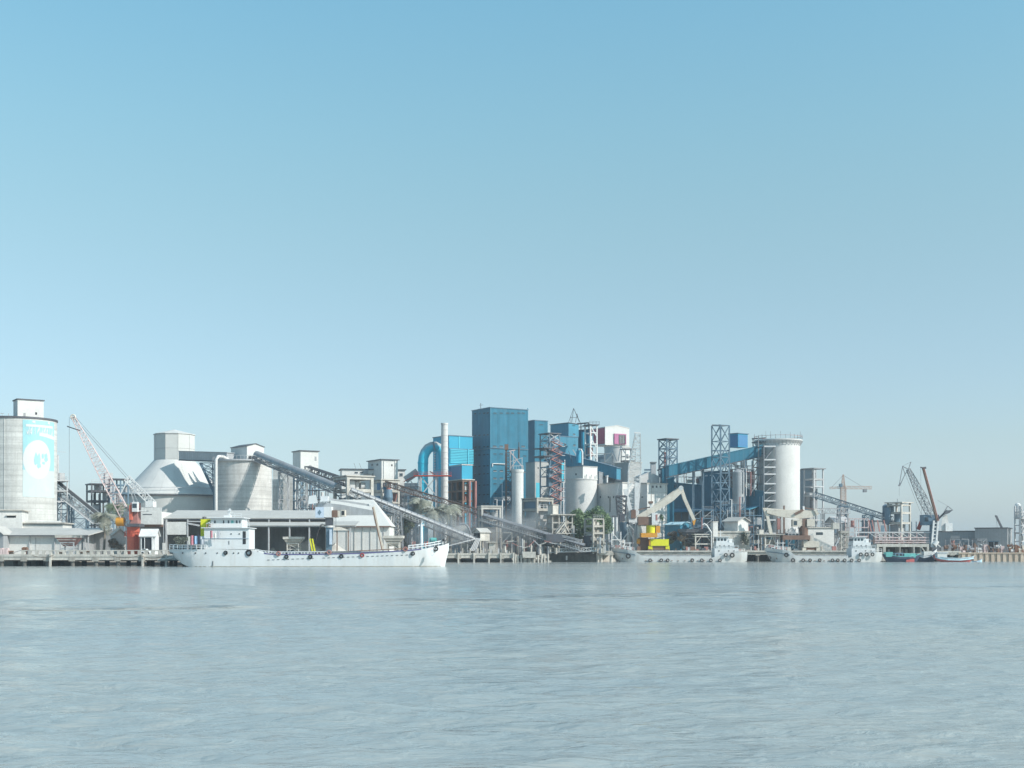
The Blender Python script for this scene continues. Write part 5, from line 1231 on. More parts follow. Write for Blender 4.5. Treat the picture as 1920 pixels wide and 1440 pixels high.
# --- luffing crane group at the right
D = 426
t = T('teal_luffing_crane', 'teal slewing crane with thin grey lattice boom bent at the tip', 'crane', P(1745, 1035, D), group='quay cranes')
q = MB(); q.hexa([P(1741, 1036, D-1.5), P(1750, 1036, D-1.5), P(1750, 1036, D+1.5), P(1741, 1036, D+1.5), P(1743, 985, D-1.2), P(1756, 985, D-1.2), P(1756, 985, D+1.2), P(1743, 985, D+1.2)]); t.part('column', q, 'steelb')
q = MB(); q.box(X(1728, D), D-2, Z(984.8, D), X(1757, D), D+2, Z(965.5, D)); h_ = t.part('machine_house', q, 'steelb'); q = MB(); q.box(X(1730, D), D-2.06, Z(978, D), X(1737, D), D-2, Z(970, D)); t.part('house_window', q, 'glass', parent=h_)
B0, B1 = P(1753, 982, D), P(1703, 880, D-6)
truss(t, B0, B0+(B1-B0)*.5, 1.6, 1.6, 9, .17, .1, 'steel', w2=2.2, h2=2.0); truss(t, B0+(B1-B0)*.5, B1, 2.2, 2.0, 9, .17, .1, 'steel', w2=.9, h2=.9)
t.bar('tip_arm', P(1708, 866, D-6), P(1702, 884, D-6), .22, 'steel'); t.bar('tip_arm', P(1692, 874, D-6), P(1703, 880, D-6), .25, 'steel'); t.bar('tip_arm', P(1692, 874, D-6), P(1697, 889, D-6), .2, 'steel'); t.bar('tip_arm', P(1697, 889, D-6), P(1703, 881, D-6), .2, 'steel')
t.bar('fly_jib', P(1692, 876, D-6), P(1686, 910, D-6), .2, 'steel'); t.bar('fly_jib', P(1697, 889, D-6), P(1687, 911, D-6), .22, 'steel'); t.bar('fly_jib_tip', P(1689, 906, D-6), P(1685, 911, D-6), .45, 'steel'); t.bar('stay_rope', P(1708, 866, D-6), P(1692, 874, D-6), .08, 'steel')
t.bar('stay_rope', P(1692, 875, D-6), P(1728, 966, D), .06, 'steel'); t.bar('hoist_rope', P(1686, 911, D-6), P(1686, 930, D-6), .06, 'steel')
D = 423
t = T('red_boom_crane', 'crane with slender dark red boom and white ladder legs on the right quay', 'crane', P(1755, 1035, D), group='quay cranes')
q = MB(); A_, B_ = P(1757.5, 977, D), P(1731, 878, D-4); q.bar(A_, B_, .55, .62); t.part('boom', q, 'brown'); t.bar('boom_edge', A_+Vector((.4,-.2,0)), B_+Vector((.3,-.2,0)), .2, 'redf')
q = MB(); q.tube(B_-Vector((.4,0,0)), B_+Vector((.9,0,.2)), .35, n=10); t.part('boom_head', q, 'steeld'); t.bar('head_arm', P(1725.5, 876, D-4), P(1731, 877, D-4), .3, 'steeld'); t.bar('hoist_rope', P(1726, 877, D-4), P(1728, 964, D-2), .06, 'steel')
for dx in (0, 8): t.bar('ladder_leg', P(1746+dx, 1034, D), P(1751+dx, 976, D), .55, 'steelw')
for k in range(8): t.bar('ladder_rung', P(1746.5+k*.6, 1030-k*7, D), P(1754+k*.6, 1030-k*7, D), .3, 'steelw')
q = MB(); q.box(X(1744, D), D-2, GZ, X(1758, D), D+2, Z(1026, D)); t.part('carriage', q, 'steeld'); q = MB(); q.tube(P(1751, 1022, D), P(1757, 1014, D), .9, n=12); t.part('ram', q, 'steelw', smooth=True)
t.bar('counter_arm', P(1757, 975, D), P(1776, 957, D), .55, 'steeld'); q = MB(); q.hexa([P(1769, 966, D-1.5), P(1780, 962, D-1.5), P(1780, 962, D+1.5), P(1769, 966, D+1.5), P(1774, 957, D-1.5), P(1787, 956, D-1.5), P(1787, 956, D+1.5), P(1774, 957, D+1.5)]); t.part('counterweight', q, 'steeld')
t.bar('counter_frame', P(1777, 949, D), P(1770, 960, D), .25, 'steel'); t.bar('counter_frame', P(1777, 949, D), P(1787, 957, D), .2, 'steel'); t.bar('stay_rope', P(1777, 949, D), P(1758, 938, D), .06, 'steel')
q = MB(); q.hexa([P(1763, 995, D), P(1781, 994, D), P(1781, 994, D+4), P(1763, 995, D+4), P(1768, 967, D), P(1776, 965, D), P(1776, 965, D+4), P(1768, 967, D+4)]); t.part('tarpaulin', q, 'silow')
q = MB(); q.box(X(1772, D), D-.6, Z(996, D), X(1785, D), D+3, Z(981, D)); t.part('operator_cab', q, 'steelw')
t = T('red_spout', 'short red loading spout hanging left of the teal crane house', 'chute', P(1722, 1000, 428)); t.bar('spout', P(1731, 968, 428), P(1722, 993, 428), 1.0, 'red'); t.bar('tip', P(1721, 990, 428), P(1726, 985, 428), .8, 'orange')
for px in (1709, 1718): t.bar('hanger', P(px, 1000, 428), P(px, 978, 428), .3, 'steelp')

# --- low grey halls at the far right
b = Bld('grey_hall', 'long low grey hall with lit end wall at the far right', 'hall', 1828, 1889, 1897.5, 440, 990.5, 'clad', al=R(62), over=.25, roofm='steeld')
b.left('doorway', 1854, 1016, 1871, 1040, 'dark', .03, .01); b.left('door_frame', 1852, 1014.5, 1873, 1016, 'steelb', .2, .0); b.left('door_post', 1863, 1016, 1864.5, 1040, 'steelp', .15, .0); b.left('rail', 1830, 1014, 1852, 1015, 'steelp', .2, .0)
b = Bld('lower_grey_hall', 'lower grey hall continuing left of the far right hall', 'hall', 1725, 1831, 1834, 452, 996.5, 'clad', al=R(62), over=.25, roofm='steeld', Lb=42)
for px in (1795, 1809, 1820): b.left('pale_panel', px, 1012, px+9, 1016, 'steelp', .06, .0)
t = T('far_mobile_crane', 'tiny dark crane boom poking above the far right hall roof', 'crane', P(1874, 990, 520)); t.bar('boom', P(1880, 993, 520), P(1868, 968, 520), .7, 'steeld'); t.bar('head', P(1866, 967, 520), P(1870, 969, 520), .6, 'steeld'); t.bar('rope', P(1868, 969, 520), P(1870, 992, 520), .1, 'steel'); q = MB(); q.box(X(1877, 520), 518, GZ, X(1890, 520), 522, Z(993, 520)); t.part('carrier', q, 'steeld')
t = Frame('process_tower', 'pale steel process tower cut by the right frame edge', 'tower', 1903, 1912, 1936, 440, 948, [960, 972, 985, 1000, 1015], 'steelp', cw=.4, bw=.35, roof=False, nx=2, slabs=(972, 1000))
machine(t, [(1.5, 2, Z(972, 440)-t.z0, 1.8, 1.8, 5, 'd'), (4, 2, Z(1000, 440)-t.z0, 2, 2, 6, 'd'), (3, 1, Z(1015, 440)-t.z0, 2, 2, 2, 'b')], 'steelw')
for a, c in ((948, 972), (972, 1000)):
    t.bar('brace', (0, 0, Z(a, 440)-t.z0), (t.W/2, 0, Z(c, 440)-t.z0), .22, 'steelp'); t.bar('brace', (t.W/2, 0, Z(a, 440)-t.z0), (0, 0, Z(c, 440)-t.z0), .22, 'steelp')
q = MB(); q.tube((1.2, -1.5, 0), (1.2, -1.5, t.h+.8), .4, n=10); t.part('riser_pipe', q, 'steelw', smooth=True)

# --- low buildings behind the right ships
b = Bld('pitched_shed', 'small pitched roof shed with white end wall above the moored coaster', 'shed', 1358, 1383.5, 1403, 428, 977, 'white', py0=996, al=R(36), roof='gable', roofm='roof', rise=1.2, over=.7)
t = T('quay_retaining_wall', 'stained pale retaining wall below the small pitched roof shed', 'wall', P(1380, 1036, 427)); q = MB(); q.box(X(1337, 426), 426, GZ-.3, X(1406, 426), 442, Z(995.5, 426)); t.part('wall', q, 'concl'); q = MB(); q.box(X(1336, 426), 425.7, Z(995.4, 426)-.6, X(1407, 426), 426, Z(995.4, 426)); t.part('coping', q, 'concl')
b = Bld('white_control_tower', 'slim white control tower with railed top near the coaster bridge', 'tower', 1334, 1337, 1346, 424, 979, 'white', al=R(14), over=.1, roofm='concl', Lb=2)
railing(b, [(0, 0, b.h+.3), (b.W, 0, b.h+.3)], h=1.4, m='steel', step=.6)
q = MB(); q.path([P(1317, 984, 424), P(1321, 982, 424), P(1325, 985, 424), P(1334, 999, 424)], S(1.4, 424), 8); t = T('swan_neck_pipe', 'white swan neck pipe left of the slim control tower', 'pipe', P(1325, 1000, 424)); t.part('pipe', q, 'steelw', smooth=True); t.bar('support', P(1334, 998, 424), P(1334, 1036, 424), .3, 'steelw')
b = Bld('blue_hut', 'blue hut with pale blue front behind the grab crane arm', 'hut', 1246, 1275, 1301, 436, 984, 'blue2', al=R(40), roof='gable', roofm='boatblue', rise=.9, over=.3)
b = Bld('pale_substation', 'pale substation block between the beige crane and the conveyor foot', 'building', 1511, 1514, 1564, 434, 990, 'white', al=R(8), over=.4, Lb=8, roofm='concl')
b.front('window', 1530, 978+20, 1543, 1003, 'glass', .03, .0)
b = Bld('round_top_silo_shed', 'grey domed tank shed right of the beige crane', 'shed', 1560, 1566, 1594, 446, 980, 'clad', al=R(12), roof='gablex', roofm='steelp', rise=2.0, Lb=8, over=.3)
for px in (1568, 1580, 1590): b.front('rib', px, 981, px+1, 1030, 'steelp', .15, .0)
t = T('dark_yard_shed', 'long dark blue yard shed behind the beige crane', 'shed', P(1500, 1036, 446)); q = MB(); q.box(X(1406, 448), 448, GZ-.3, X(1570, 448), 456, Z(1001, 448)); t.part('wall', q, 'blue'); q = MB(); q.box(X(1404, 448), 447, Z(1001, 448)+.01, X(1572, 448), 457, Z(999.5, 448)); t.part('roof', q, 'steeld')
for px in range(1412, 1570, 14): t.bar('post', P(px, 1036, 447.8), P(px, 1001, 447.8), .25, 'steelb')
# ================================================================== SHIPS AND BOATS
def interp(tab, x):
    if x <= tab[0][0]: return tab[0][1:]
    for a, b in zip(tab[:-1], tab[1:]):
        if x <= b[0]:
            f = (x-a[0])/(b[0]-a[0]); return tuple(p+(q-p)*f for p, q in zip(a[1:], b[1:]))
    return tab[-1][1:]
def loft(tab, n=44, bul=.9, inset=.16, mid=.55):
    """hull from stations (x, z_top, z_bottom, half breadth at top, half breadth at bottom)"""
    b = MB(); rings = []
    x0, x1 = tab[0][0], tab[-1][0]
    xs = sorted(set([x0+(x1-x0)*i/n for i in range(n+1)] + [r[0] for r in tab]))
    for x in xs:
        zt, zb, bt, bb = interp(tab, x)
        bm = bb+(bt-bb)*(.5+.35*mid); zm = zb+(zt-zb)*.45
        zd = max(zt-bul, zb+.02); bi = max(bt-inset, .02)
        half = [(bi*.02, zd), (bi, zd), (bi, zt), (bt, zt), (bm, zm), (bb, zb), (0.0, zb-.05)]
        ring = [(x, -y, z) for y, z in half] + [(x, y, z) for y, z in reversed(half)]
        rings.append(ring)
    m = len(rings[0]); vs = [v for r in rings for v in r]; fs = []
    for i in range(len(rings)-1):
        for k in range(m):
            if k == m-1: pass
            fs.append((i*m+k, i*m+(k+1)%m, (i+1)*m+(k+1)%m, (i+1)*m+k))
    fs += [tuple(range(m)), tuple(range(len(vs)-1, len(vs)-m-1, -1))]
    b.add(vs, fs); return b, xs
def strake(tab, xa, xb, dz0, dz1, out=.05, side=-1, n=40, zfun=None):
    """a thin band following the hull's top edge on one side"""
    b = MB(); vs = []
    for i in range(n+1):
        x = xa+(xb-xa)*i/n; zt, zb, bt, bb = interp(tab, x)
        vs += [(x, side*(bt+out), zt+dz0), (x, side*(bt+out), zt+dz1), (x, side*(bt-.1), zt+dz1), (x, side*(bt-.1), zt+dz0)]
    fs = []
    for i in range(n):
        a, c = 4*i, 4*i+4
        for k in range(4): fs.append((a+k, a+(k+1)%4, c+(k+1)%4, c+k))
    fs += [(0,1,2,3), (4*n+3, 4*n+2, 4*n+1, 4*n)]
    return b.add(vs, fs)

TYRE = MB(); TYRE.torus((0,0,0), 1.0, .36, 'y', 18, 8)
TYM = {}
def tyre(px, py, rpx, D, label, group, m='tyre'):
    if m not in TYM: TYM[m] = TYRE.mesh('tyre_' + m, M[m], smooth=True)
    o = bpy.data.objects.new('tyre_fender', TYM[m]); COL.objects.link(o)
    r = S(rpx, D)/1.36; o.scale = (r, r*.8, r); o.location = P(px, py, D)
    o.rotation_euler = (random.uniform(-.1,.1), random.uniform(-.3,.3), random.uniform(-.2,.2))
    props(o, label, 'tyre', group)

# --- the big white cargo ship
DSH = 296.0; rz = R(2.5)
def sx(px): return (px-320)*DSH/F
def sz(py, D=291.0): return Z(py, D)
tabL = [(sx(321), sz(1029), sz(1034), 2.2, 1.2), (sx(332), sz(1030), sz(1046), 3.7, 2.2), (sx(348), sz(1030), .6, 4.6, 3.2), (sx(368), sz(1030), -.4, 4.9, 4.1), (sx(400), sz(1030), -1.2, 5, 4.8),
        (sx(472), sz(1031), -1.2, 5, 4.9), (sx(494), sz(1036.5), -1.2, 5, 4.9), (sx(520), sz(1039.5), -1.2, 5, 4.9), (sx(600), sz(1039), -1.2, 5, 4.9), (sx(680), sz(1037), -1.2, 5, 4.8),
        (sx(740), sz(1033.5), -1.2, 5, 4.4), (sx(775), sz(1031), -1.2, 4.6, 3.3), (sx(800), sz(1028), -1.2, 3.8, 1.9), (sx(818), sz(1024.5), -1.2, 2.3, .6), (sx(832), sz(1021.5), -.9, 1.0, .1), (sx(836), sz(1020), 1.6, .55, .05), (sx(841), sz(1018), 4.0, .12, .02)]
t = T('cargo_ship', 'long white river cargo ship with yellow funnel moored at the left quay', 'ship', (X(320, DSH), DSH, 0), rz, local=True)
b, _ = loft(tabL, 60); hull = t.part('hull', b, 'hull', smooth=True)
t.part('bulwark_light_strip', strake(tabL, sx(500), sx(790), -.16, .08), 'violet', label='violet strip standing for the light inside the bulwark along the ship deck edge')  # violet colour stands for the light on the inner bulwark
for px in [328, 350, 374, 393, 414, 430, 444, 453]:
    q = MB(); zt, zb, bt, bb = interp(tabL, sx(px)); y = -(bt*.985+bb*.015)-.06
    q.tube((sx(px), y-.02, sz(1037)), (sx(px), y+.5, sz(1037)), .16, n=12); t.part('porthole', q, 'dark', parent=hull)
k = 0
for px in list(range(508, 590, 9)) + list(range(610, 775, 9)):
    zt, zb, bt, bb = interp(tabL, sx(px)); py = 1050-(px-505)*.037; z = sz(py)
    f = (z-zb)/(zt-zb); y = -(bb+(bt-bb)*(.5+.5*f))-.02
    q = MB(); q.box(sx(px-2.2), y-.06, z-.05, sx(px+2.2), y+.4, z+.05); t.part('draught_dash', q, 'steeld', parent=hull)
q = MB(); q.box(sx(405.4), -5.06, sz(1061), sx(406.6), -4.8, sz(1052)); t.part('rubbing_strip', q, 'steeld', parent=hull)
vs_, fs_ = [], []
for k in range(61):
    x = sx(372)+(sx(831)-sx(372))*k/60; zt, zb, bt, bb = interp(tabL, x); bm = bb+(bt-bb)*(.5+.35*.55); zm = zb+(zt-zb)*.45
    for z in (-.2, .16): y = -(bb+(bm-bb)*(z-zb)/(zm-zb))-.025; vs_.append((x, y, z))
for k in range(60): fs_.append((2*k, 2*k+2, 2*k+3, 2*k+1))
t.part('waterline_band', MB().add(vs_, fs_), mat('waterline_stain', (0.36, 0.34, 0.28), .6, mott=.35, mscale=.8), parent=hull)
# poop railing
def shiprail(t, tab, pxs, h, m, side, dz=0.0, w=.1, rails=2, cx=sx):
    pts = []
    for px in pxs:
        zt, zb, bt, bb = interp(tab, cx(px)); pts.append(Vector((cx(px), side*(bt-.12), zt+dz)))
    for p in pts: t.bar('railing_post', p, p+Vector((0,0,h)), w, m)
    for a, c in zip(pts[:-1], pts[1:]):
        for r_ in range(rails): t.bar('handrail', a+Vector((0,0,h*(r_+1)/rails)), c+Vector((0,0,h*(r_+1)/rails)), w, m)
shiprail(t, tabL, range(322, 396, 9), 1.0, 'super', -1, w=.16); shiprail(t, tabL, range(322, 396, 9), 1.0, 'super', 1, w=.16)
shiprail(t, tabL, range(484, 620, 6), .55, 'super', -1, w=.16, rails=1)
shiprail(t, tabL, range(766, 836, 8), 1.1, 'super', -1, w=.18); shiprail(t, tabL, range(766, 836, 8), 1.1, 'super', 1, w=.18)
for px in range(486, 620, 13):
    q = MB(); q.box(sx(px), -4.7, sz(1040), sx(px+4), -4.2, sz(1034)); t.part('bollard', q, ('super', 'steeld')[(px//13) % 2])
# superstructure
q = MB(); q.box(sx(389), -4.3, sz(1030), sx(471), 4.3, sz(990)); dh = t.part('deckhouse', q, 'super')
q = MB(); q.box(sx(382), -4.0, sz(1031), sx(389), 4.0, sz(1006)); t.part('aft_house', q, 'super')
q = MB(); q.box(sx(400), -3.8, sz(989.9), sx(458), 3.8, sz(971)); wh = t.part('wheelhouse', q, 'super')
q = MB(); q.box(sx(398), -4.6, sz(971)-.0, sx(462), 4.6, sz(969.6)); t.part('wheelhouse_roof', q, 'super')
q = MB(); q.box(sx(384), -4.7, sz(990)-.02, sx(474), 4.7, sz(988.8)); t.part('bridge_deck', q, 'super')
for px, w, m in ((408, 2.5, 'glass'), (424, 2.2, 'dark'), (433, 2.6, 'glass'), (440, 4.6, 'turq'), (448, 2.8, 'glass'), (454, 2.4, 'glass')):
    q = MB(); q.box(sx(px-w/2), -3.85, sz(981), sx(px+w/2), -3.7, sz(975.5)); t.part('window', q, m, parent=wh)
for px in (417.5, 438.5, 453.5):
    q = MB(); q.tube((sx(px), -4.36, sz(1001)), (sx(px), -4.2, sz(1001)), .17, n=12); t.part('porthole', q, 'glass', parent=dh)
q = MB(); q.box(sx(433.8), -4.35, sz(1021), sx(435.2), -4.2, sz(1014)); t.part('door', q, 'steeld', parent=dh)
q = MB(); q.box(sx(460), -4.36, sz(1020), sx(465.5), -4.2, sz(996)); t.part('doorway', q, 'dark', parent=dh)
q = MB(); q.box(sx(386), -4.45, sz(1009.5), sx(471), -4.28, sz(1008.9)); t.part('rubbing_line', q, 'superb', parent=dh)
railing(t, [(sx(398), -4.4, sz(988.8)), (sx(472), -4.4, sz(988.8))], h=.9, m='super', step=1.2, w=.07)
railing(t, [(sx(432), -3.5, sz(969.5)), (sx(456), -3.5, sz(969.5))], h=.9, m='super', step=1.0, w=.07)
q = MB(); q.box(sx(420), -1, sz(969.6), sx(432), 1, sz(965)); t.part('radar_house', q, 'super')
t.bar('mast', (sx(430), 0, sz(969)), (sx(430), 0, sz(952)), .28, 'super'); t.bar('mast_yard', (sx(425), 0, sz(959)), (sx(435), 0, sz(959)), .16, 'super'); t.bar('radar_scanner', (sx(427), -.3, sz(955.5)), (sx(433), -.3, sz(955.5)), .3, 'super')
q = MB(); q.box(sx(379.5), -2.4, sz(1005), sx(393), 1.6, sz(973)); fn = t.part('funnel', q, 'yellow', label='bright lime yellow funnel casing')
q = MB(); q.box(sx(379.3), -2.3, sz(1004), sx(379.6), 1.5, sz(974)); t.part('funnel_side', q, 'amber', parent=fn)
for y in (-1.2, .4):
    q = MB(); q.tube((sx(384), y, sz(973)), (sx(383), y, sz(968)), .32, n=12); t.part('exhaust', q, 'steeld', parent=fn)
q = MB(); q.box(sx(376), -2.7, sz(1014), sx(395), 2, sz(1005)); t.part('funnel_base', q, 'super')
for px in (396, 402): t.bar('davit', (sx(px), -4.2, sz(1004)), (sx(px-3), -4.2, sz(982)), .18, 'redf'); t.bar('davit', (sx(px-3), -4.2, sz(982)), (sx(px+3), -4.4, sz(979)), .18, 'super')
# foremast, forecastle gear
q = MB(); q.tube((sx(789), 0, sz(1024)), (sx(789), 0, sz(982)), .42, .3, n=14); t.part('foremast', q, 'super', smooth=True)
t.bar('foremast_yard', (sx(783), 0, sz(984)), (sx(795), 0, sz(983)), .35, 'super'); t.bar('foremast_yard', (sx(787), 0, sz(989)), (sx(791), 0, sz(976)), .2, 'super')
q = MB(); q.tube((sx(808), -1.6, sz(1012)), (sx(816), -1.6, sz(1012)), .55, n=14); t.part('windlass', q, 'turq', smooth=True)
for px in (806, 811, 817): t.bar('windlass_post', (sx(px), -1.7, sz(1018)), (sx(px), -1.7, sz(1008)), .35, 'turq')
for px, m in ((773, 'redf'), (777, 'redf'), (795, 'redf'), (800, 'orange')): t.bar('samson_post', (sx(px), -2.6, sz(1026)), (sx(px+1), -2.6, sz(1015)), .3, m)
q = MB(); q.tube((sx(831), -1.8, sz(1012.5)), (sx(831), -1.4, sz(1012.5)), .3, n=12); t.part('hawse_hole', q, 'dark', parent=hull)
# cargo hatch coaming
q = MB(); q.box(sx(512), -3.2, 1.9, sx(760), 3.2, sz(1035)); hc = t.part('hatch_coaming', q, 'clad')
for k in range(12):
    a = sx(513)+(sx(759)-sx(513))*k/12; c = sx(513)+(sx(759)-sx(513))*(k+1)/12-.08
    q = MB(); q.box(a, -3.3, sz(1035)+.01, c, 3.3, sz(1035)+.18); t.part('hatch_cover', q, ('steel', 'steelb', 'clad')[k % 3], parent=hc)
t.bar('derrick_boom', (sx(590), -3.6, sz(1037)), (sx(770), -1, sz(1028)), .2, 'brown')
G = 'tyre fenders on the white cargo ship'
dl = 289.9
for i, (px, py, r, m, lb) in enumerate(((423, 1036.5, 4.2, 'tyre', 'black tyre fender below the bridge of the white cargo ship'), (466.5, 1036.5, 6.4, 'tyre', 'largest black tyre fender at the break of the white cargo ship deckhouse'),
        (537, 1044, 4.2, 'tyre', 'first black tyre fender forward of the white cargo ship deckhouse'), (582, 1044, 4.2, 'tyre', 'second black tyre fender forward of the white cargo ship deckhouse'),
        (640, 1043, 4.2, 'tyre', 'black tyre fender amidships just aft of the red tyre'), (679, 1041, 4.2, 'tyred', 'dark red tyre fender amidships on the white cargo ship'),
        (774, 1038, 4.2, 'tyre', 'black tyre fender under the foremast of the white cargo ship'), (817, 1029, 5.0, 'tyre', 'big black tyre fender high on the white cargo ship bow'))):
    D_ = dl + (sx(px)*math.sin(rz)); zt, zb, bt, bb = interp(tabL, sx(px)); D_ = DSH + sx(px)*math.sin(rz) - bt*.97 - .25
    tyre(px, py, r, D_, lb, G, m)
q = MB()
for i in range(3): q.torus(P(810.5, 1037, DSH-2.2+i*.08), S(5, 293), .06, 'y', 20, 6)
for v in q.v: v.x = X(810.5, 294)+(v.x-X(810.5, 294))*.45
single('rope_coil', 'pale blue rope loop hanging under the big bow tyre', 'rope', q, 'superb')
for px, py, lb in ((522, 1038, 'red life ring nearest the white cargo ship deckhouse'), (617, 1035.5, 'red life ring amidships on the white cargo ship rail'), (760, 1029.5, 'red life ring near the white cargo ship foremast')):
    zt, zb, bt, bb = interp(tabL, sx(px)); q = MB(); q.torus(P(px, py, DSH+sx(px)*math.sin(rz)-bt-.2), .42, .14, 'y', 16, 6); single('life_ring', lb, 'life ring', q, 'redf', group='life rings on the white cargo ship')
# laundry on the poop and on the bridge wing
CL = {'rose': (.5, .2, .24), 'sky': (.3, .45, .62), 'ivory': (.65, .63, .58), 'night': (.05, .06, .1), 'grey cloth': (.4, .42, .46)}
for kx, c in CL.items(): M['cl_'+kx] = mat('cloth_'+kx.replace(' ', '_'), c, .9, mott=.15)
def cloth(px, py0, py1, w, m, label, D):
    q = MB(); n = 5; vs = []
    for i in range(n+1):
        u = i/n; x = X(px+(u-.5)*w, D); yy = D+.12*math.sin(u*7+px)
        vs += [(x, yy, Z(py0, D)), (x+.05*math.sin(u*9), yy+.1, Z(py1+math.sin(u*5+px), D)), (x, yy+.04, Z(py0, D)), (x+.05*math.sin(u*9), yy+.14, Z(py1+math.sin(u*5+px), D))]
    fs = []
    for i in range(n):
        a, c = 4*i, 4*i+4; fs += [(a, c, c+1, a+1), (a+2, a+3, c+3, c+2), (a, a+2, c+2, c), (a+1, c+1, c+3, a+3)]
    fs += [(0,1,3,2), (4*n, 4*n+2, 4*n+3, 4*n+1)]
    q.add(vs, fs); single('hanging_cloth', label, 'laundry', q, m, group='laundry hung on the white cargo ship')
for px, a, c, w, m, l_ in ((355, 1006, 1022, 4, 'cl_ivory', 'ivory cloth hung leftmost on the white cargo ship poop'), (360, 1004, 1022, 6, 'cl_rose', 'rose cloth hung on the white cargo ship poop beside the ivory one'), (367, 1005, 1021, 6, 'cl_sky', 'sky blue cloth hung in the middle of the poop laundry'), (373, 1003, 1020, 3, 'cl_night', 'dark cloth hung between the poop laundry and the funnel'), (379, 1011, 1021, 8, 'cl_grey cloth', 'grey cloth hung under the yellow funnel')):
    cloth(px, a, c, w, m, l_, 290.3)
for px, a, c, w, m, l_ in ((396, 995, 1009, 4, 'cl_rose', 'rose cloth drying just right of the yellow funnel'), (402.5, 1000, 1009, 3.5, 'cl_ivory', 'ivory cloth drying second from the yellow funnel'), (410, 996, 1010, 4.5, 'cl_grey cloth', 'grey cloth drying third from the yellow funnel')):
    cloth(px, a, c, w, m, l_, 290.9)

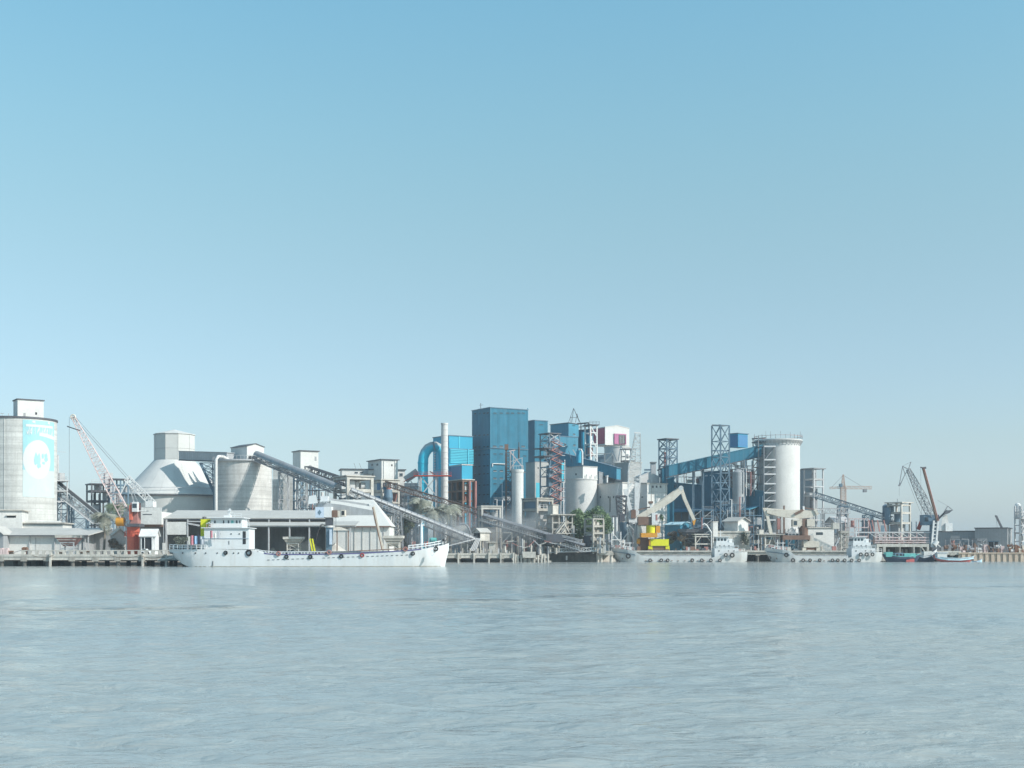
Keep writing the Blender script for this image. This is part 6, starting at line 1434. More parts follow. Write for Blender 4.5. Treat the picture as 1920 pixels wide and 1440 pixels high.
# --- two loaded coasters on the right
def coaster(label, pb, ps, D, house, group):
    Dc = D+4.2
    def cx(px): return (px-pb)*Dc/F
    zz = lambda py: Z(py, D)
    Ln = ps-pb
    tab = [(cx(pb), zz(1027), zz(1032), .25, .05), (cx(pb+8), zz(1028), zz(1046), 1.7, .5), (cx(pb+16), zz(1029), -.3, 2.8, 1.2), (cx(pb+28), zz(1030.5), -1, 3.8, 2.8), (cx(pb+40), zz(1032.5), -1, 4.1, 3.6), (cx(pb+50), zz(1040), -1, 4.2, 3.9), (cx(pb+58), zz(1045.5), -1, 4.2, 4),
           (cx(house-8), zz(1046), -1, 4.2, 4), (cx(house+4), zz(1043), -1, 4.2, 4), (cx(house+18), zz(1037), -1, 4.2, 3.9), (cx(ps-12), zz(1035.5), -.6, 3.9, 2.8), (cx(ps), zz(1035), .3, 3.1, 2.0)]
    t = T('river_coaster', label, 'ship', (X(pb, Dc), Dc, 0), 0, group, local=True)
    b, _ = loft(tab, 44, bul=.7); hl = t.part('hull', b, 'hullw', smooth=True)
    t.part('bow_band', strake(tab, cx(pb+3), cx(pb+42), -1.3, -1.1, .04), 'steelb')
    shiprail(t, tab, range(int(pb)+4, int(pb)+46, 6), 1.0, 'steelw', -1, cx=cx, w=.12); shiprail(t, tab, range(int(pb)+4, int(pb)+46, 6), 1.0, 'steelw', 1, cx=cx, w=.12)
    shiprail(t, tab, range(int(house)+20, int(ps), 6), 1.0, 'steelw', -1, cx=cx, w=.1)
    q = MB(); q.box(cx(pb+52), -2.9, .6, cx(house-6), 2.9, zz(1042)); hc = t.part('hatch_coaming', q, 'hullw')
    n = 9
    for k in range(n):
        a, c = cx(pb+52)+(cx(house-6)-cx(pb+52))*k/n, cx(pb+52)+(cx(house-6)-cx(pb+52))*(k+1)/n-.1
        q = MB(); q.box(a, -3, zz(1042)+.01, c, 3, zz(1042)+.2); t.part('hatch_cover', q, 'steelp', parent=hc)
    # house stepped aft
    q = MB(); q.box(cx(house), -3.2, .8, cx(house+44), 3.2, zz(1028)); h1 = t.part('deckhouse', q, 'super')
    q = MB(); q.box(cx(house+3), -2.9, zz(1028)+.01, cx(house+36), 2.9, zz(1017)); h2 = t.part('upper_house', q, 'super')
    q = MB(); q.box(cx(house+4), -2.6, zz(1017)+.01, cx(house+27), 2.6, zz(1007)); wh = t.part('wheelhouse', q, 'super')
    q = MB(); q.box(cx(house+1), -3.1, zz(1007)+.01, cx(house+29), 3.1, zz(1006)); t.part('wheelhouse_roof', q, 'super')
    for k in range(4):
        y = -2.1+k*1.4
        q = MB(); q.box(cx(house+4)-.06, y-.45, zz(1014.5), cx(house+4)+.05, y+.45, zz(1009.5)); t.part('window', q, 'glass', parent=wh)
        q = MB(); q.tube((cx(house+3)-.06, y, zz(1023)), (cx(house+3)+.1, y, zz(1023)), .22, n=10); t.part('porthole', q, 'glass', parent=h2)
    for k, px in enumerate((8, 14, 20)):
        q = MB(); q.box(cx(house+px-1.8), -2.66, zz(1014), cx(house+px+1.8), -2.5, zz(1009.5)); t.part('window', q, 'glass', parent=wh)
    for px in (10, 18, 27):
        q = MB(); q.tube((cx(house+px), -2.96, zz(1023)), (cx(house+px), -2.8, zz(1023)), .22, n=10); t.part('porthole', q, 'dark', parent=h2)
    for px in (8, 26, 36):
        q = MB(); q.tube((cx(house+px), -3.26, zz(1033)), (cx(house+px), -3.1, zz(1033)), .22, n=10); t.part('porthole', q, 'dark', parent=h1)
    railing(t, [(cx(house), -3.1, zz(1028)), (cx(house+44), -3.1, zz(1028))], h=.9, m='super', step=1.2, w=.08); railing(t, [(cx(house+28), -2.8, zz(1017)), (cx(house+36), -2.8, zz(1017))], h=.9, m='super', step=1.0, w=.08)
    q = MB(); q.box(cx(house+29), -1.2, zz(1017), cx(house+35), 1.2, zz(1010)); t.part('funnel', q, 'super')
    t.bar('mast', (cx(house+14), 0, zz(1006)), (cx(house+14), 0, zz(994)), .2, 'steelw'); t.bar('mast_yard', (cx(house+10), 0, zz(999)), (cx(house+18), 0, zz(999)), .14, 'steelw')
    t.bar('foremast', (cx(pb+24), 0, zz(1030)), (cx(pb+24), 0, zz(1012)), .25, 'steelw'); t.bar('foremast', (cx(pb+34), 0, zz(1031)), (cx(pb+34), 0, zz(1016)), .25, 'steelw'); t.bar('mast_yard', (cx(pb+20), 0, zz(1018)), (cx(pb+38), 0, zz(1018)), .2, 'steelw')
    q = MB(); q.box(cx(pb+6), -1.2, zz(1026), cx(pb+16), 1.2, zz(1022)); t.part('windlass', q, 'redf')
    for k in range(5): q = MB(); q.box(cx(pb+18+k*5), -2.4+k*.3, zz(1031), cx(pb+20+k*5), -2+k*.3, zz(1025)); t.part('bollard', q, ('redf', 'steelw')[k % 2])
    q = MB(); q.tube((cx(pb+20), -2.5, zz(1047)), (cx(pb+20), -1.9, zz(1047)), .3, n=10); t.part('anchor', q, 'rust', parent=hl)
    for k in range(10):
        px = pb+60+k*(house-pb-70)/10; q = MB(); q.box(cx(px), -4.32, .35, cx(px+3), -4.0, .5); t.part('draught_dash', q, 'rust', parent=hl)
    return t
coaster('loaded white coaster with raised bow under the yellow grab crane', 1147, 1398, 402, 1337, 'loaded coasters at the right quay')
coaster('loaded white coaster with raised bow under the beige crane', 1434, 1649, 402, 1592, 'loaded coasters at the right quay')
G1, G2 = 'tyre fenders on the coaster under the grab crane', 'tyre fenders on the coaster under the beige crane'
tyre(1178, 1042.5, 5, 401.6, 'big tyre fender on the bow of the grab crane coaster', G1)
for i, px in enumerate((1219, 1240, 1252, 1298, 1316, 1333, 1350)):
    tyre(px, 1050.5, 3.4, 401.6, ORD[i]+' waterline tyre fender from the bow on the grab crane coaster', G1)
tyre(1361, 1040.5, 3.6, 401.6, 'small tyre fender below the grab crane coaster bridge', G1); tyre(1373, 1041, 4.8, 401.6, 'largest tyre fender below the grab crane coaster bridge', G1)
tyre(1443, 1046, 3.4, 403.5, 'tyre fender low on the stem of the beige crane coaster', G2); tyre(1474.5, 1040.5, 4.4, 401.6, 'tyre fender high on the bow of the beige crane coaster', G2)
for i, px in enumerate((1487, 1506, 1519, 1537, 1561, 1571, 1584, 1597, 1611)):
    tyre(px, 1050.5, 4.2 if i == 0 else 3.4, 401.6, ORD[i]+' waterline tyre fender from the bow on the beige crane coaster', G2)
for px, l_ in ((1614, 'tyre fender under the front of the beige crane coaster bridge'), (1625, 'tyre fender under the middle of the beige crane coaster bridge'), (1636, 'tyre fender nearest the stern of the beige crane coaster')): tyre(px, 1039.5, 3.8, 401.6, l_, G2)

# --- wooden boats
def wooden_boat(label, pa, pb_, D, pts, m1, m2, mrail, cabin=None, n=26, flip=False, b_=1.7):
    """pts: (u, py top, py bottom) along the length"""
    Ln = X(pb_, D)-X(pa, D)
    t = T('wooden_boat', label, 'boat', (X(pa, D), D, 0), 0, 'wooden boats at the right quay', local=True)
    tab = [(u*Ln, Z(a, D), Z(c, D), b_*max(.06, math.sin(math.pi*min(.97, max(.03, u)))**.5), b_*.55*max(.05, math.sin(math.pi*min(.97, max(.03, u)))**.6)) for u, a, c in pts]
    b, _ = loft(tab, n, bul=.45, inset=.1); t.part('hull', b, m1, smooth=True)
    q = strake(tab, Ln*.02, Ln*.98, -.75, -.28, .05, n=26); t.part('wale', q, m2)
    t.part('gunwale', strake(tab, Ln*.01, Ln*.99, -.16, .08, .06, n=26), mrail)
    return t, tab, Ln
t, tab, Ln = wooden_boat('dark wooden boat with turquoise upperworks nearest the beige crane coaster', 1655, 1724, 407, [(0, 1038, 1042), (.12, 1040, 1054.5), (.4, 1043, 1055), (.7, 1043, 1055), (.9, 1040.5, 1054), (1, 1038, 1044)], 'navy', 'navy', 'turq', b_=2.0)
q = MB(); q.box(Ln*.06, -1.5, 1.6, Ln*.24, 1.5, Z(1035, 407)); t.part('aft_cabin', q, 'turq'); q = MB(); q.box(Ln*.3, -1.3, 1.4, Ln*.52, 1.3, Z(1036.5, 407)); c_ = t.part('cabin', q, 'steelb'); 
for k in range(2): q = MB(); q.box(Ln*(.34+.1*k), -1.35, Z(1042, 407), Ln*(.39+.1*k), -1.25, Z(1038.5, 407)); t.part('window', q, 'dark', parent=c_)
q = MB(); q.box(Ln*.55, -1.5, 1.4, Ln*.86, 1.5, Z(1037.5, 407)); t.part('fore_cabin', q, 'turq'); q = MB(); q.box(Ln*.6, -1.6, .05, Ln*.82, -1.35, 1.0); t.part('painted_patch', q, 'boatred')
t, tab, Ln = wooden_boat('dark wooden boat with pale pink bow between two painted boats', 1716, 1756, 409.5, [(0, 1037, 1050), (.3, 1042, 1055), (.6, 1040, 1055), (.85, 1033, 1053), (1, 1029, 1036)], 'navy', 'steelw', 'steelw', b_=1.9)
q = MB(); q.box(Ln*.35, -1.4, 1.5, Ln*.75, 1.4, Z(1034, 409)); t.part('cabin', q, 'white')
t, tab, Ln = wooden_boat('red and pale blue wooden boat with upswept ends', 1751, 1826, 406, [(0, 1041, 1046), (.1, 1043.5, 1052), (.3, 1046, 1055.3), (.6, 1046.5, 1055.3), (.85, 1045, 1055), (1, 1043, 1047)], 'boatred', 'boatblue', 'boatblue', b_=1.9)
q = MB(); q.box(Ln*.06, -1.2, 1.4, Ln*.3, 1.2, Z(1037, 406)); t.part('cabin', q, 'white'); q = MB(); q.box(Ln*.04, -1.35, Z(1037, 406)+.01, Ln*.33, 1.35, Z(1036, 406)); t.part('cabin_roof', q, 'superb')
t, tab, Ln = wooden_boat('small pale blue skiff right of the red boat', 1822, 1841, 405, [(0, 1052, 1055), (.4, 1052.5, 1055.6), (.8, 1050.5, 1055), (1, 1048, 1051)], 'boatblue', 'boatblue', 'superb', b_=.8)
# ================================================================== QUAYS, JETTIES AND THE GEAR ON THEM
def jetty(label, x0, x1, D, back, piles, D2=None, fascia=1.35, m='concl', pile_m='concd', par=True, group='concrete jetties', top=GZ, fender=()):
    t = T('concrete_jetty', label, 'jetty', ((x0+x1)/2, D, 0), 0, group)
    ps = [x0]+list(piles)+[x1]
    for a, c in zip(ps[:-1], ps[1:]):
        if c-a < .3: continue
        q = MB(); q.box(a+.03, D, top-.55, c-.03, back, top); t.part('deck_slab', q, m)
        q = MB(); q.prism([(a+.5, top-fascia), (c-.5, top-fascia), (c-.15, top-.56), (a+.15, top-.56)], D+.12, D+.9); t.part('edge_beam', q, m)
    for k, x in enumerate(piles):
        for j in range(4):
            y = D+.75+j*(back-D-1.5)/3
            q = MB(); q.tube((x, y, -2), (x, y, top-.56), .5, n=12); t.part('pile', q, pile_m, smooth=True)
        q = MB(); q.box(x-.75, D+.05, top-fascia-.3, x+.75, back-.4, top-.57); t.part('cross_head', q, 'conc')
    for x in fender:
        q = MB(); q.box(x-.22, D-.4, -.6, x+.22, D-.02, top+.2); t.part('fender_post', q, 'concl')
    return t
# left jetty
xs = [X(px, 304) for px in (4, 47, 90, 137, 181, 222, 268, 312, 356, 400, 444, 488, 532, 576, 620, 664, 708, 752)]
t = jetty('long concrete jetty on piles along the left bank behind the white ship', X(-60, 304), X(800, 304), 303, 330, xs, fender=[X(95, 303), X(268, 303), X(312, 303)])
D = 303.3
x = X(40, D)
while x < X(330, D):
    q = MB(); q.box(x, D, GZ+.005, x+.75, D+.35, GZ+.8); t.part('parapet_block', q, 'concl'); x += 1.62
q = MB(); q.box(X(40, D), D-.02, GZ+.81, X(330, D), D+.38, GZ+1.05); t.part('parapet_rail', q, 'concl')
q = MB(); q.box(X(-60, D), D-.25, GZ-.32, X(332, D), D-.02, GZ-.02); t.part('kerb_beam', q, 'concl')
for a, c, sag in ((206, 262, 5), (262, 310, 6), (60, 100, 4)):
    pts = [P(a+(c-a)*i/10, 1041+sag*4*(i/10)*(1-i/10), 302.4) for i in range(11)]; q = MB(); q.path(pts, .07, 6); t.part('mooring_rope', q, 'trunk')
q = MB(); q.tube(P(326, 1046, 301), P(296, 1051, 302), .3, n=8); single('pale_log', 'pale log lying low against the jetty beside the ship stern', 'log', q, 'concl')
# things on the left jetty
def drumset(px, D, lbl, m, h=9, n=3):
    t = T('stacked_bags', lbl, 'bags', P(px, 1040, D), group='goods stacked on the jetties')
    for i in range(n):
        q = MB(); q.box(X(px+i*5, D), D, GZ, X(px+i*5+4.2, D), D+1.2, GZ+S(h, D)*(1-.2*(i % 2))); t.part('bag', q, m)
drumset(0, 308, 'pinkish upright bundles at the left end of the jetty', 'jib', 12)
t = T('winch', 'small rusty winch on the jetty in front of the pale shed', 'winch', P(46, 1037, 306)); q = MB(); q.tube(P(43, 1030, 306), P(51, 1030, 306), .55, n=14); t.part('drum', q, 'rust', smooth=True)
for px in (43, 51): q = MB(); q.box(X(px, 306)-.1, 305.4, GZ, X(px, 306)+.1, 306.6, Z(1027, 306)); t.part('cheek', q, 'brown')
q = MB(); q.box(X(53, 306), 305.4, GZ, X(57, 306), 306.6, Z(1031, 306)); t.part('motor', q, 'steel')
t.bar('handle', P(40, 1032, 305.6), P(25, 1036, 305.6), .12, 'steel')
# heaps of timber and small items
rnd = random.Random(11)
for i, px in enumerate((18, 112, 150, 165)):
    t = T('timber_stack', ('low timber stack at the far left of the jetty', 'timber stack under the faded red hopper', 'timber stack right of the faded red hopper', 'timber stack before the dark shed bay')[i], 'timber', P(px, 1038, 309), group='timber on the left jetty')
    for k in range(6): t.bar('beam', P(px-6+rnd.random()*3, 1038-k*.9, 308.5+rnd.random()), P(px+6+rnd.random()*3, 1038-k*.9, 308.5+rnd.random()), .22, ('trunk', 'concl', 'rust')[k % 3])

# --- blue grey knuckle crane behind the ship
D = 318
t = T('knuckle_crane', 'blue grey knuckle boom crane on a tapering blue column behind the ship', 'crane', P(617, 1036, D), group='quay cranes')
q = MB(); q.hexa([P(611.5, 1034, D-.7), P(622, 1034, D-.7), P(622, 1034, D+.7), P(611.5, 1034, D+.7), P(611, 989, D-.95), P(625, 989, D-.95), P(625, 989, D+.95), P(611, 989, D+.95)]); t.part('column', q, 'steelb')
q = MB(); q.box(X(619, D), D-1.3, Z(1021, D), X(623, D), D-.7, Z(993, D)); t.part('ladder_case', q, 'superb')
q = MB(); q.tube(P(618, 989, D), P(618, 985.5, D), S(9, D), n=24); t.part('slew_ring', q, 'steelw', smooth=True)
q = MB(); q.box(X(611, D), D-1, Z(985.4, D), X(624, D), D+1, Z(971, D)); t.part('turret', q, 'steeld')
q = MB(); q.box(X(593, D), D-1.5, Z(971, D), X(609, D), D+1.5, Z(951, D)); t.part('control_house', q, 'superb')
q = MB(); q.prism([(X(601, D)+x*S(1, D), Z(961, D)+z*S(1, D)) for x, z in ((-3.5, 0), (0, -5), (3.5, 0), (0, 5))], D-1.56, D-1.5); t.part('emblem', q, 'steelb')
q = MB(); q.box(X(609.1, D), D-1.5, Z(970, D), X(623, D), D+1.5, Z(950.5, D)); t.part('machine_house', q, 'super')
q = MB(); q.box(X(624, D), D-1.3, Z(970, D), X(634, D), D+1.2, Z(957, D)); t.part('engine', q, 'brown'); q = MB(); q.box(X(634.2, D), D-1.2, Z(969, D), X(641, D), D+1, Z(958, D)); t.part('engine_cover', q, 'beige')
q = MB(); q.box(X(641, D), D-1.3, Z(968.5, D), X(648, D), D+1.2, Z(956.5, D)); cb = t.part('operator_cab', q, 'beige'); q = MB(); q.box(X(642, D), D-1.36, Z(966, D), X(647, D), D-1.28, Z(958, D)); t.part('cab_window', q, 'dark', parent=cb)
q = MB(); q.prism([(X(596, D), Z(961, D)), (X(612, D), Z(966, D)), (X(698, D), Z(965.5, D)), (X(699, D), Z(957, D)), (X(640, D), Z(946, D)), (X(600, D), Z(941, D)), (X(593, D), Z(945, D))], D+1.6, D+2.6); t.part('boom', q, 'gal')
t.bar('tie_beam', P(600, 933, D+2), P(698, 948, D+2), .5, 'steelp')
q = MB(); q.hexa([P(577.5, 945.5, D), P(596, 943, D), P(596, 943, D+3), P(577.5, 945.5, D+3), P(579, 930, D), P(593, 928, D), P(593, 928, D+3), P(579, 930, D+3)]); t.part('counterweight', q, 'super')
q = MB(); q.box(X(600, D), D+.8, Z(940, D), X(614, D), D+3, Z(930, D)); t.part('winch_house', q, 'super')
q = MB(); q.prism([(X(695, D), Z(945, D)), (X(699, D), Z(942.5, D)), (X(706, D), Z(975, D)), (X(719, D), Z(1031, D)), (X(714.5, D), Z(1032, D)), (X(700.5, D), Z(976, D))], D+1.8, D+2.5); t.part('stick', q, 'beige')
t.bar('stick_edge', P(697.5, 946, D+1.7), P(716, 1031, D+1.7), .18, 'rust')
q = MB(); q.tube(P(697, 946, D+1.4), P(697, 946, D+2.8), .7, n=14); t.part('knuckle_pin', q, 'steelw', smooth=True)
for k in range(9): t.bar('ladder_rung', P(627, 971+k*2.2, D-1), P(631, 971+k*2.2, D-1), .1, 'steel')
q = MB(); q.path([P(610, 986, D-1), P(604, 982, D-1), P(597, 996, D-1), P(594, 1008, D-1)], .09, 6); t.part('hose', q, 'rubber'); q = MB(); q.path([P(610, 984, D-1.2), P(601, 984, D-1.2), P(595, 1000, D-1.2), P(593, 1012, D-1.2)], .09, 6); t.part('hose', q, 'rubber')
q = MB(); q.hexa([P(588, 994.5, D-2), P(624, 994.5, D-2), P(624, 994.5, D+4), P(588, 994.5, D+4), P(597, 987, D-1), P(622, 987, D-1), P(622, 987, D+3), P(597, 987, D+3)])
t2 = T('flared_canopy', 'small pale flared canopy round the blue crane column', 'canopy', P(625, 1036, D+3)); q = MB(); q.hexa([P(624, 994.5, D+1), P(655, 994.5, D+1), P(655, 994.5, D+6), P(624, 994.5, D+6), P(627, 987.5, D+2), P(640, 988.5, D+2), P(640, 988.5, D+5), P(627, 987.5, D+5)]); t2.part('roof', q, 'concl')
for px in (632, 653): t2.bar('post', P(px, 994.5, D+1.5), P(px, 1036, D+1.5), .25, 'brown')
for i, px in enumerate((581, 585.5)): single('yellow_ladder', ('yellow ladder leaning at the right of the pale hopper', 'second yellow ladder leaning towards the blue crane column')[i], 'ladder', MB().bar(P(px, 1010, 316), P(px+5-i*11 if False else px+5, 1034, 316), .3), 'yellow', group='yellow ladders under the canopy')
hopper('brown topped hopper between the knuckle boom tip and the ship foremast', 738, 322, 36, 1004.5, m='concl', m2='conc', legs='concl')

# --- middle jetty
xm = [X(px, 393) for px in (860, 888, 915, 941)]
t = jetty('short concrete jetty with timber posts right of the white ship bow', X(832, 393), X(964, 393), 392, 408, xm, fender=[X(px, 392) for px in (859.5, 889, 917, 939, 963)], fascia=1.5)
rnd = random.Random(21)
for i in range(26):
    px = 838+i*4.8+rnd.uniform(-1, 1); q = MB(); w = rnd.uniform(.25, .6); h = rnd.uniform(.5, 1.7); D = 393+rnd.uniform(0, 3)
    q.box(X(px, D), D, GZ+.005, X(px, D)+w, D+w, GZ+h); t.part('bollard', q, ('concl', 'conc', 'steelp')[i % 3])
b = Bld('jetty_hut', 'small gabled winch hut on stilts on the middle jetty', 'hut', 888, 900.5, 918, 396, 998, 'concl', py0=1014, al=R(35), roof='gablex', roofm='roof', rise=1.1, over=.4)
b.left('doorway', 889, 999.5, 900, 1014, 'dark', .04, .01)
for x, y in ((0.2, .2), (b.W-.2, .2), (.2, b.Lb-.2), (b.W-.2, b.Lb-.2)): b.bar('stilt', (x, y, 0), (x, y, GZ-b.z0), .3, 'concl')
t = T('gangway', 'sloping ladder gangway from the jetty hut down to the ship bow', 'gangway', P(862, 1030, 391))
for dy in (-.5, .5): t.bar('stringer', P(836, 1024.5, 391+dy), P(895, 1009.5, 394+dy), .3, 'steelp')
for k in range(16): a = P(836, 1024.5, 391)+(P(895, 1009.5, 394)-P(836, 1024.5, 391))*k/15; t.bar('tread', a+Vector((0,-.5,.1)), a+Vector((0,.5,.1)), .2, 'steeld'); t.bar('railing_post', a+Vector((0,-.5,0)), a+Vector((0,-.5,.8)), .07, 'steel')
t.bar('handrail', P(836, 1024.5, 390.5)+Vector((0,0,.8)), P(895, 1009.5, 393.5)+Vector((0,0,.8)), .09, 'steel')
t = T('loading_chutes', 'four parallel steel chutes slanting from the jetty hut to the deck', 'chute', P(890, 1035, 395))
for k in range(4): t.bar('chute', P(881+k*3.2, 1033, 394), P(893+k*2.4, 1009, 395.5), .3, 'steelp')
t = T('jetty_hatch_house', 'low concrete hatch house under the jetty hut', 'hatch', P(925, 1035, 396)); q = MB(); q.box(X(917, 396), 396, GZ, X(929, 396), 399, Z(1018, 396)); t.part('wall', q, 'concl'); q = MB(); q.box(X(911, 396), 395.4, Z(1018, 396)+.01, X(931, 396), 399.5, Z(1015.5, 396)); t.part('roof', q, 'conc')
q = MB(); q.tube(P(947, 1036, 395), P(947, 1024, 395), .35, n=10); t = T('capped_post', 'pale capped post standing alone at the right of the middle jetty', 'post', P(947, 1036, 395)); t.part('post', q, 'concl'); q = MB(); q.tube(P(947, 1024, 395), P(947, 1022, 395), .2, n=8); t.part('cap', q, 'steel')
# derrick behind
t = T('derrick_arm', 'curved dark derrick arm behind the middle jetty hut', 'derrick', P(875, 1030, 402)); q = MB(); q.path([P(862, 983, 402), P(872, 983, 402), P(878, 988, 402), P(882, 998, 402), P(883, 1012, 402), P(881, 1034, 402)], .3, 8); t.part('arm', q, 'steel', smooth=True); t.bar('post', P(863, 1036, 402), P(863, 983, 402), .3, 'steelp')
t = T('canvas_store', 'pale sheeted store behind the curved derrick arm', 'store', P(870, 1036, 412)); q = MB(); q.hexa([P(846, 1036, 412), P(890, 1036, 412), P(890, 1036, 424), P(846, 1036, 424), P(851, 988, 412), P(877, 983, 412), P(877, 983, 424), P(851, 988, 424)]); t.part('sheeting', q, 'concl')

# --- dusty conveyor house and the frames of the middle works
t = Frame('portal_gantry', 'pale concrete portal frame over the dusty conveyor head', 'steel frame', 895, 904, 938, 410, 950, [953, 975], 'concl', cw=.6, bw=.6, over=.5, al=R(14), Lb=5)
machine(t, [(2.5, 2.5, Z(975, 410)-t.z0, 1.3, 1.3, 2.2, 'd'), (4.5, 2.5, Z(975, 410)-t.z0, 1.4, 1.4, 2.6, 'b')], 'steelp')
t = T('dusty_conveyor', 'dusty dark conveyor sloping right from the pale portal frame', 'conveyor', P(1000, 1030, 405))
conveyor(t, P(905, 973, 409), P(1094, 1030, 401), w=3, h=2.0, n=20, m='steeld', cover=.7, coverm='steel', rail=True, railm='steelp')
t.bar('edge_rail', P(905, 977, 406.8), P(1094, 1034, 398.8), .35, 'steelp')
for px, py in ((935, 990), (975, 1002), (1015, 1014), (1045, 1024)):
    for dy in (-1.2, 1.2): t.bar('trestle_leg', P(px, py, 405)+Vector((0,dy,0)), P(px, 1036, 405)+Vector((0,dy,0)), .3, 'steelp')
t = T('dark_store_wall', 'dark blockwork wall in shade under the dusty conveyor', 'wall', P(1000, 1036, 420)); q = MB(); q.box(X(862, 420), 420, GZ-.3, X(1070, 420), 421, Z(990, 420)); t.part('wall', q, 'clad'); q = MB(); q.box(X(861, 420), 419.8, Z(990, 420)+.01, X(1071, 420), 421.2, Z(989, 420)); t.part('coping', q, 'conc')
rnd = random.Random(33)
t = T('pipe_forest', 'cluster of dusty upright pipes and columns under the dusty conveyor', 'pipes', P(990, 1036, 406))
for i in range(34):
    px = 944+i*3.0+rnd.uniform(-1, 1); D = 400+rnd.uniform(0, 9); q = MB(); lim = 990+(px-944)*.33
    q.tube((X(px, D), D, GZ-.3), (X(px, D), D, Z(rnd.uniform(lim+6, 1027), D)), rnd.uniform(.18, .5), n=8); t.part('pipe', q, ('steelp', 'concl', 'redf', 'conc', 'steel', 'concl')[i % 6], smooth=True)
for i in range(9):
    px = 950+i*10; D = 399.5; t.bar('pipe_run', P(px, 1012+rnd.uniform(0, 16), D), P(px+14, 1012+rnd.uniform(0, 16), D), .22, ('concl', 'redf', 'steelp')[i % 3])
t = Frame('sampling_tower', 'pale concrete sampling tower with open bays right of the narrow silo', 'tower', 981, 1007, 1035, 414, 935, [938, 956, 975, 995], 'conc', cw=.7, bw=.65, over=.5, slabs=(956,), al=R(36))
machine(t, [(2, 2, Z(956, 414)-t.z0, 1.6, 1.6, 2.6, 'd'), (5, 3, Z(956, 414)-t.z0, 1.8, 1.8, 2.2, 'b'), (3, 2, Z(975, 414)-t.z0, 2, 2, 2.6, 'h')], 'steelp')
q = MB(); q.box(.1, .4, Z(956, 414)-t.z0+.3, .25, t.Lb-.4, t.h-.7); t.part('side_glazing', q, 'steelb')
for k in range(3): t.bar('brace', (t.W*k/3, 0, Z(995, 414)-t.z0), (t.W*(k+1)/3, 0, Z(975, 414)-t.z0), .2, 'steelp')
railing(t, [(-.3, -.3, Z(956, 414)-t.z0+.6), (t.W+.3, -.3, Z(956, 414)-t.z0+.6)], m='steelp', step=1.3)
b = Bld('crusher_cabin', 'tall pale crusher cabin with dark side beside the sampling tower', 'cabin', 1027, 1036.5, 1047, 410, 947.5, 'concl', py0=1010, al=R(42), over=.15, roofm='conc')
t = Frame('crusher_house', 'dusty crusher frame with flat canopy and crossing stairs', 'steel frame', 1026, 1036, 1073, 406, 966, [980, 993, 1006, 1020], 'conc', cw=.4, bw=.4, over=.9, slabs=(993,), al=R(14), nx=3, Lb=6)
W = t.W
for a, c in ((1006, 980), (1020, 993), (1034, 1006)): t.bar('stair_flight', (W*.05, -.6, Z(a, 406)-t.z0), (W*.6, -.6, Z(c, 406)-t.z0), .7, 'concl', h=.35); t.bar('stair_rail', (W*.05, -1, Z(a, 406)-t.z0+1), (W*.6, -1, Z(c, 406)-t.z0+1), .12, 'steelp'); t.bar('brace', (W*.95, -.3, Z(a, 406)-t.z0), (W*.55, -.3, Z(c, 406)-t.z0), .25, 'concl')
machine(t, [(W*.3, 3, 0, 2, 2, 3, 'd'), (W*.7, 3, Z(1006, 406)-t.z0, 2.2, 2, 1.6, 'b'), (W*.5, 3, Z(993, 406)-t.z0+.3, 2.2, 2, 2, 'c'), (W*.85, 3, Z(993, 406)-t.z0+.3, 1.4, 1.4, 2.4, 'd')], 'conc')
q = MB(); q.box(W+.2, 2, 0, W+1.4, 5, Z(985, 406)-t.z0); t.part('side_housing', q, 'clad')
q = MB(); q.box(W*.2, -1.5, Z(1001, 406)-t.z0, W*1.15, 1, Z(999.5, 406)-t.z0); t.part('walkway', q, 'concl')
t = T('discharge_hood', 'dark discharge hood where the dusty conveyor meets the crusher', 'hood', P(1055, 1030, 400)); q = MB(); q.hexa([P(1024, 1018, 400), P(1060, 1016, 400), P(1060, 1016, 404), P(1024, 1018, 404), P(1024, 1002, 400), P(1052, 1001, 400), P(1052, 1001, 404), P(1024, 1002, 404)]); t.part('hood', q, 'steeld'); t.bar('duct', P(1046, 1002, 401), P(1092, 1014, 401), .6, 'steel')
# loader tower and clutter above the dark wall
t = Frame('loader_tower', 'pale concrete loader tower crowded with machines before the green bushes', 'tower', 1097, 1112, 1131, 402, 974, [987, 1000, 1012, 1024], 'conc', cw=.55, bw=.5, roof=True, over=.2, slabs=(987, 1000, 1012), al=R(36))
for k, py in enumerate((987, 1000, 1012, 1024)): machine(t, [(1.2, 1.2, Z(py, 402)-t.z0+.25, 1.1, 1.1, 1.4, 'd'), (2.9, 1.5, Z(py, 402)-t.z0+.25, 1.3, 1.2, 1.3, 'b')], ('concl', 'conc', 'concl', 'steelp')[k])
q = MB(); q.box(-.6, 1, 0, .5, t.Lb, Z(1004, 402)-t.z0); t.part('dark_housing', q, 'steeld')
railing(t, [(0, 0, t.h+.35), (t.W, 0, t.h+.35)], m='steel', step=.8)
t = T('machine_heap', 'jumble of pale pumps and pipes right of the loader tower', 'machinery', P(1136, 1030, 400))
for i in range(16):
    px, py = 1118+rnd.uniform(0, 28), 1006+rnd.uniform(0, 26); D = 399+rnd.uniform(0, 3); q = MB()
    if i % 2: q.tube(P(px, py+3, D), P(px+rnd.uniform(2, 6), py+3, D), rnd.uniform(.4, .8), n=10)
    else: q.box(X(px, D), D, GZ, X(px+rnd.uniform(2, 5), D), D+1, Z(py, D))
    t.part('pump' if i % 2 else 'cabinet', q, ('concl', 'conc', 'steelp', 'steel')[i % 4])
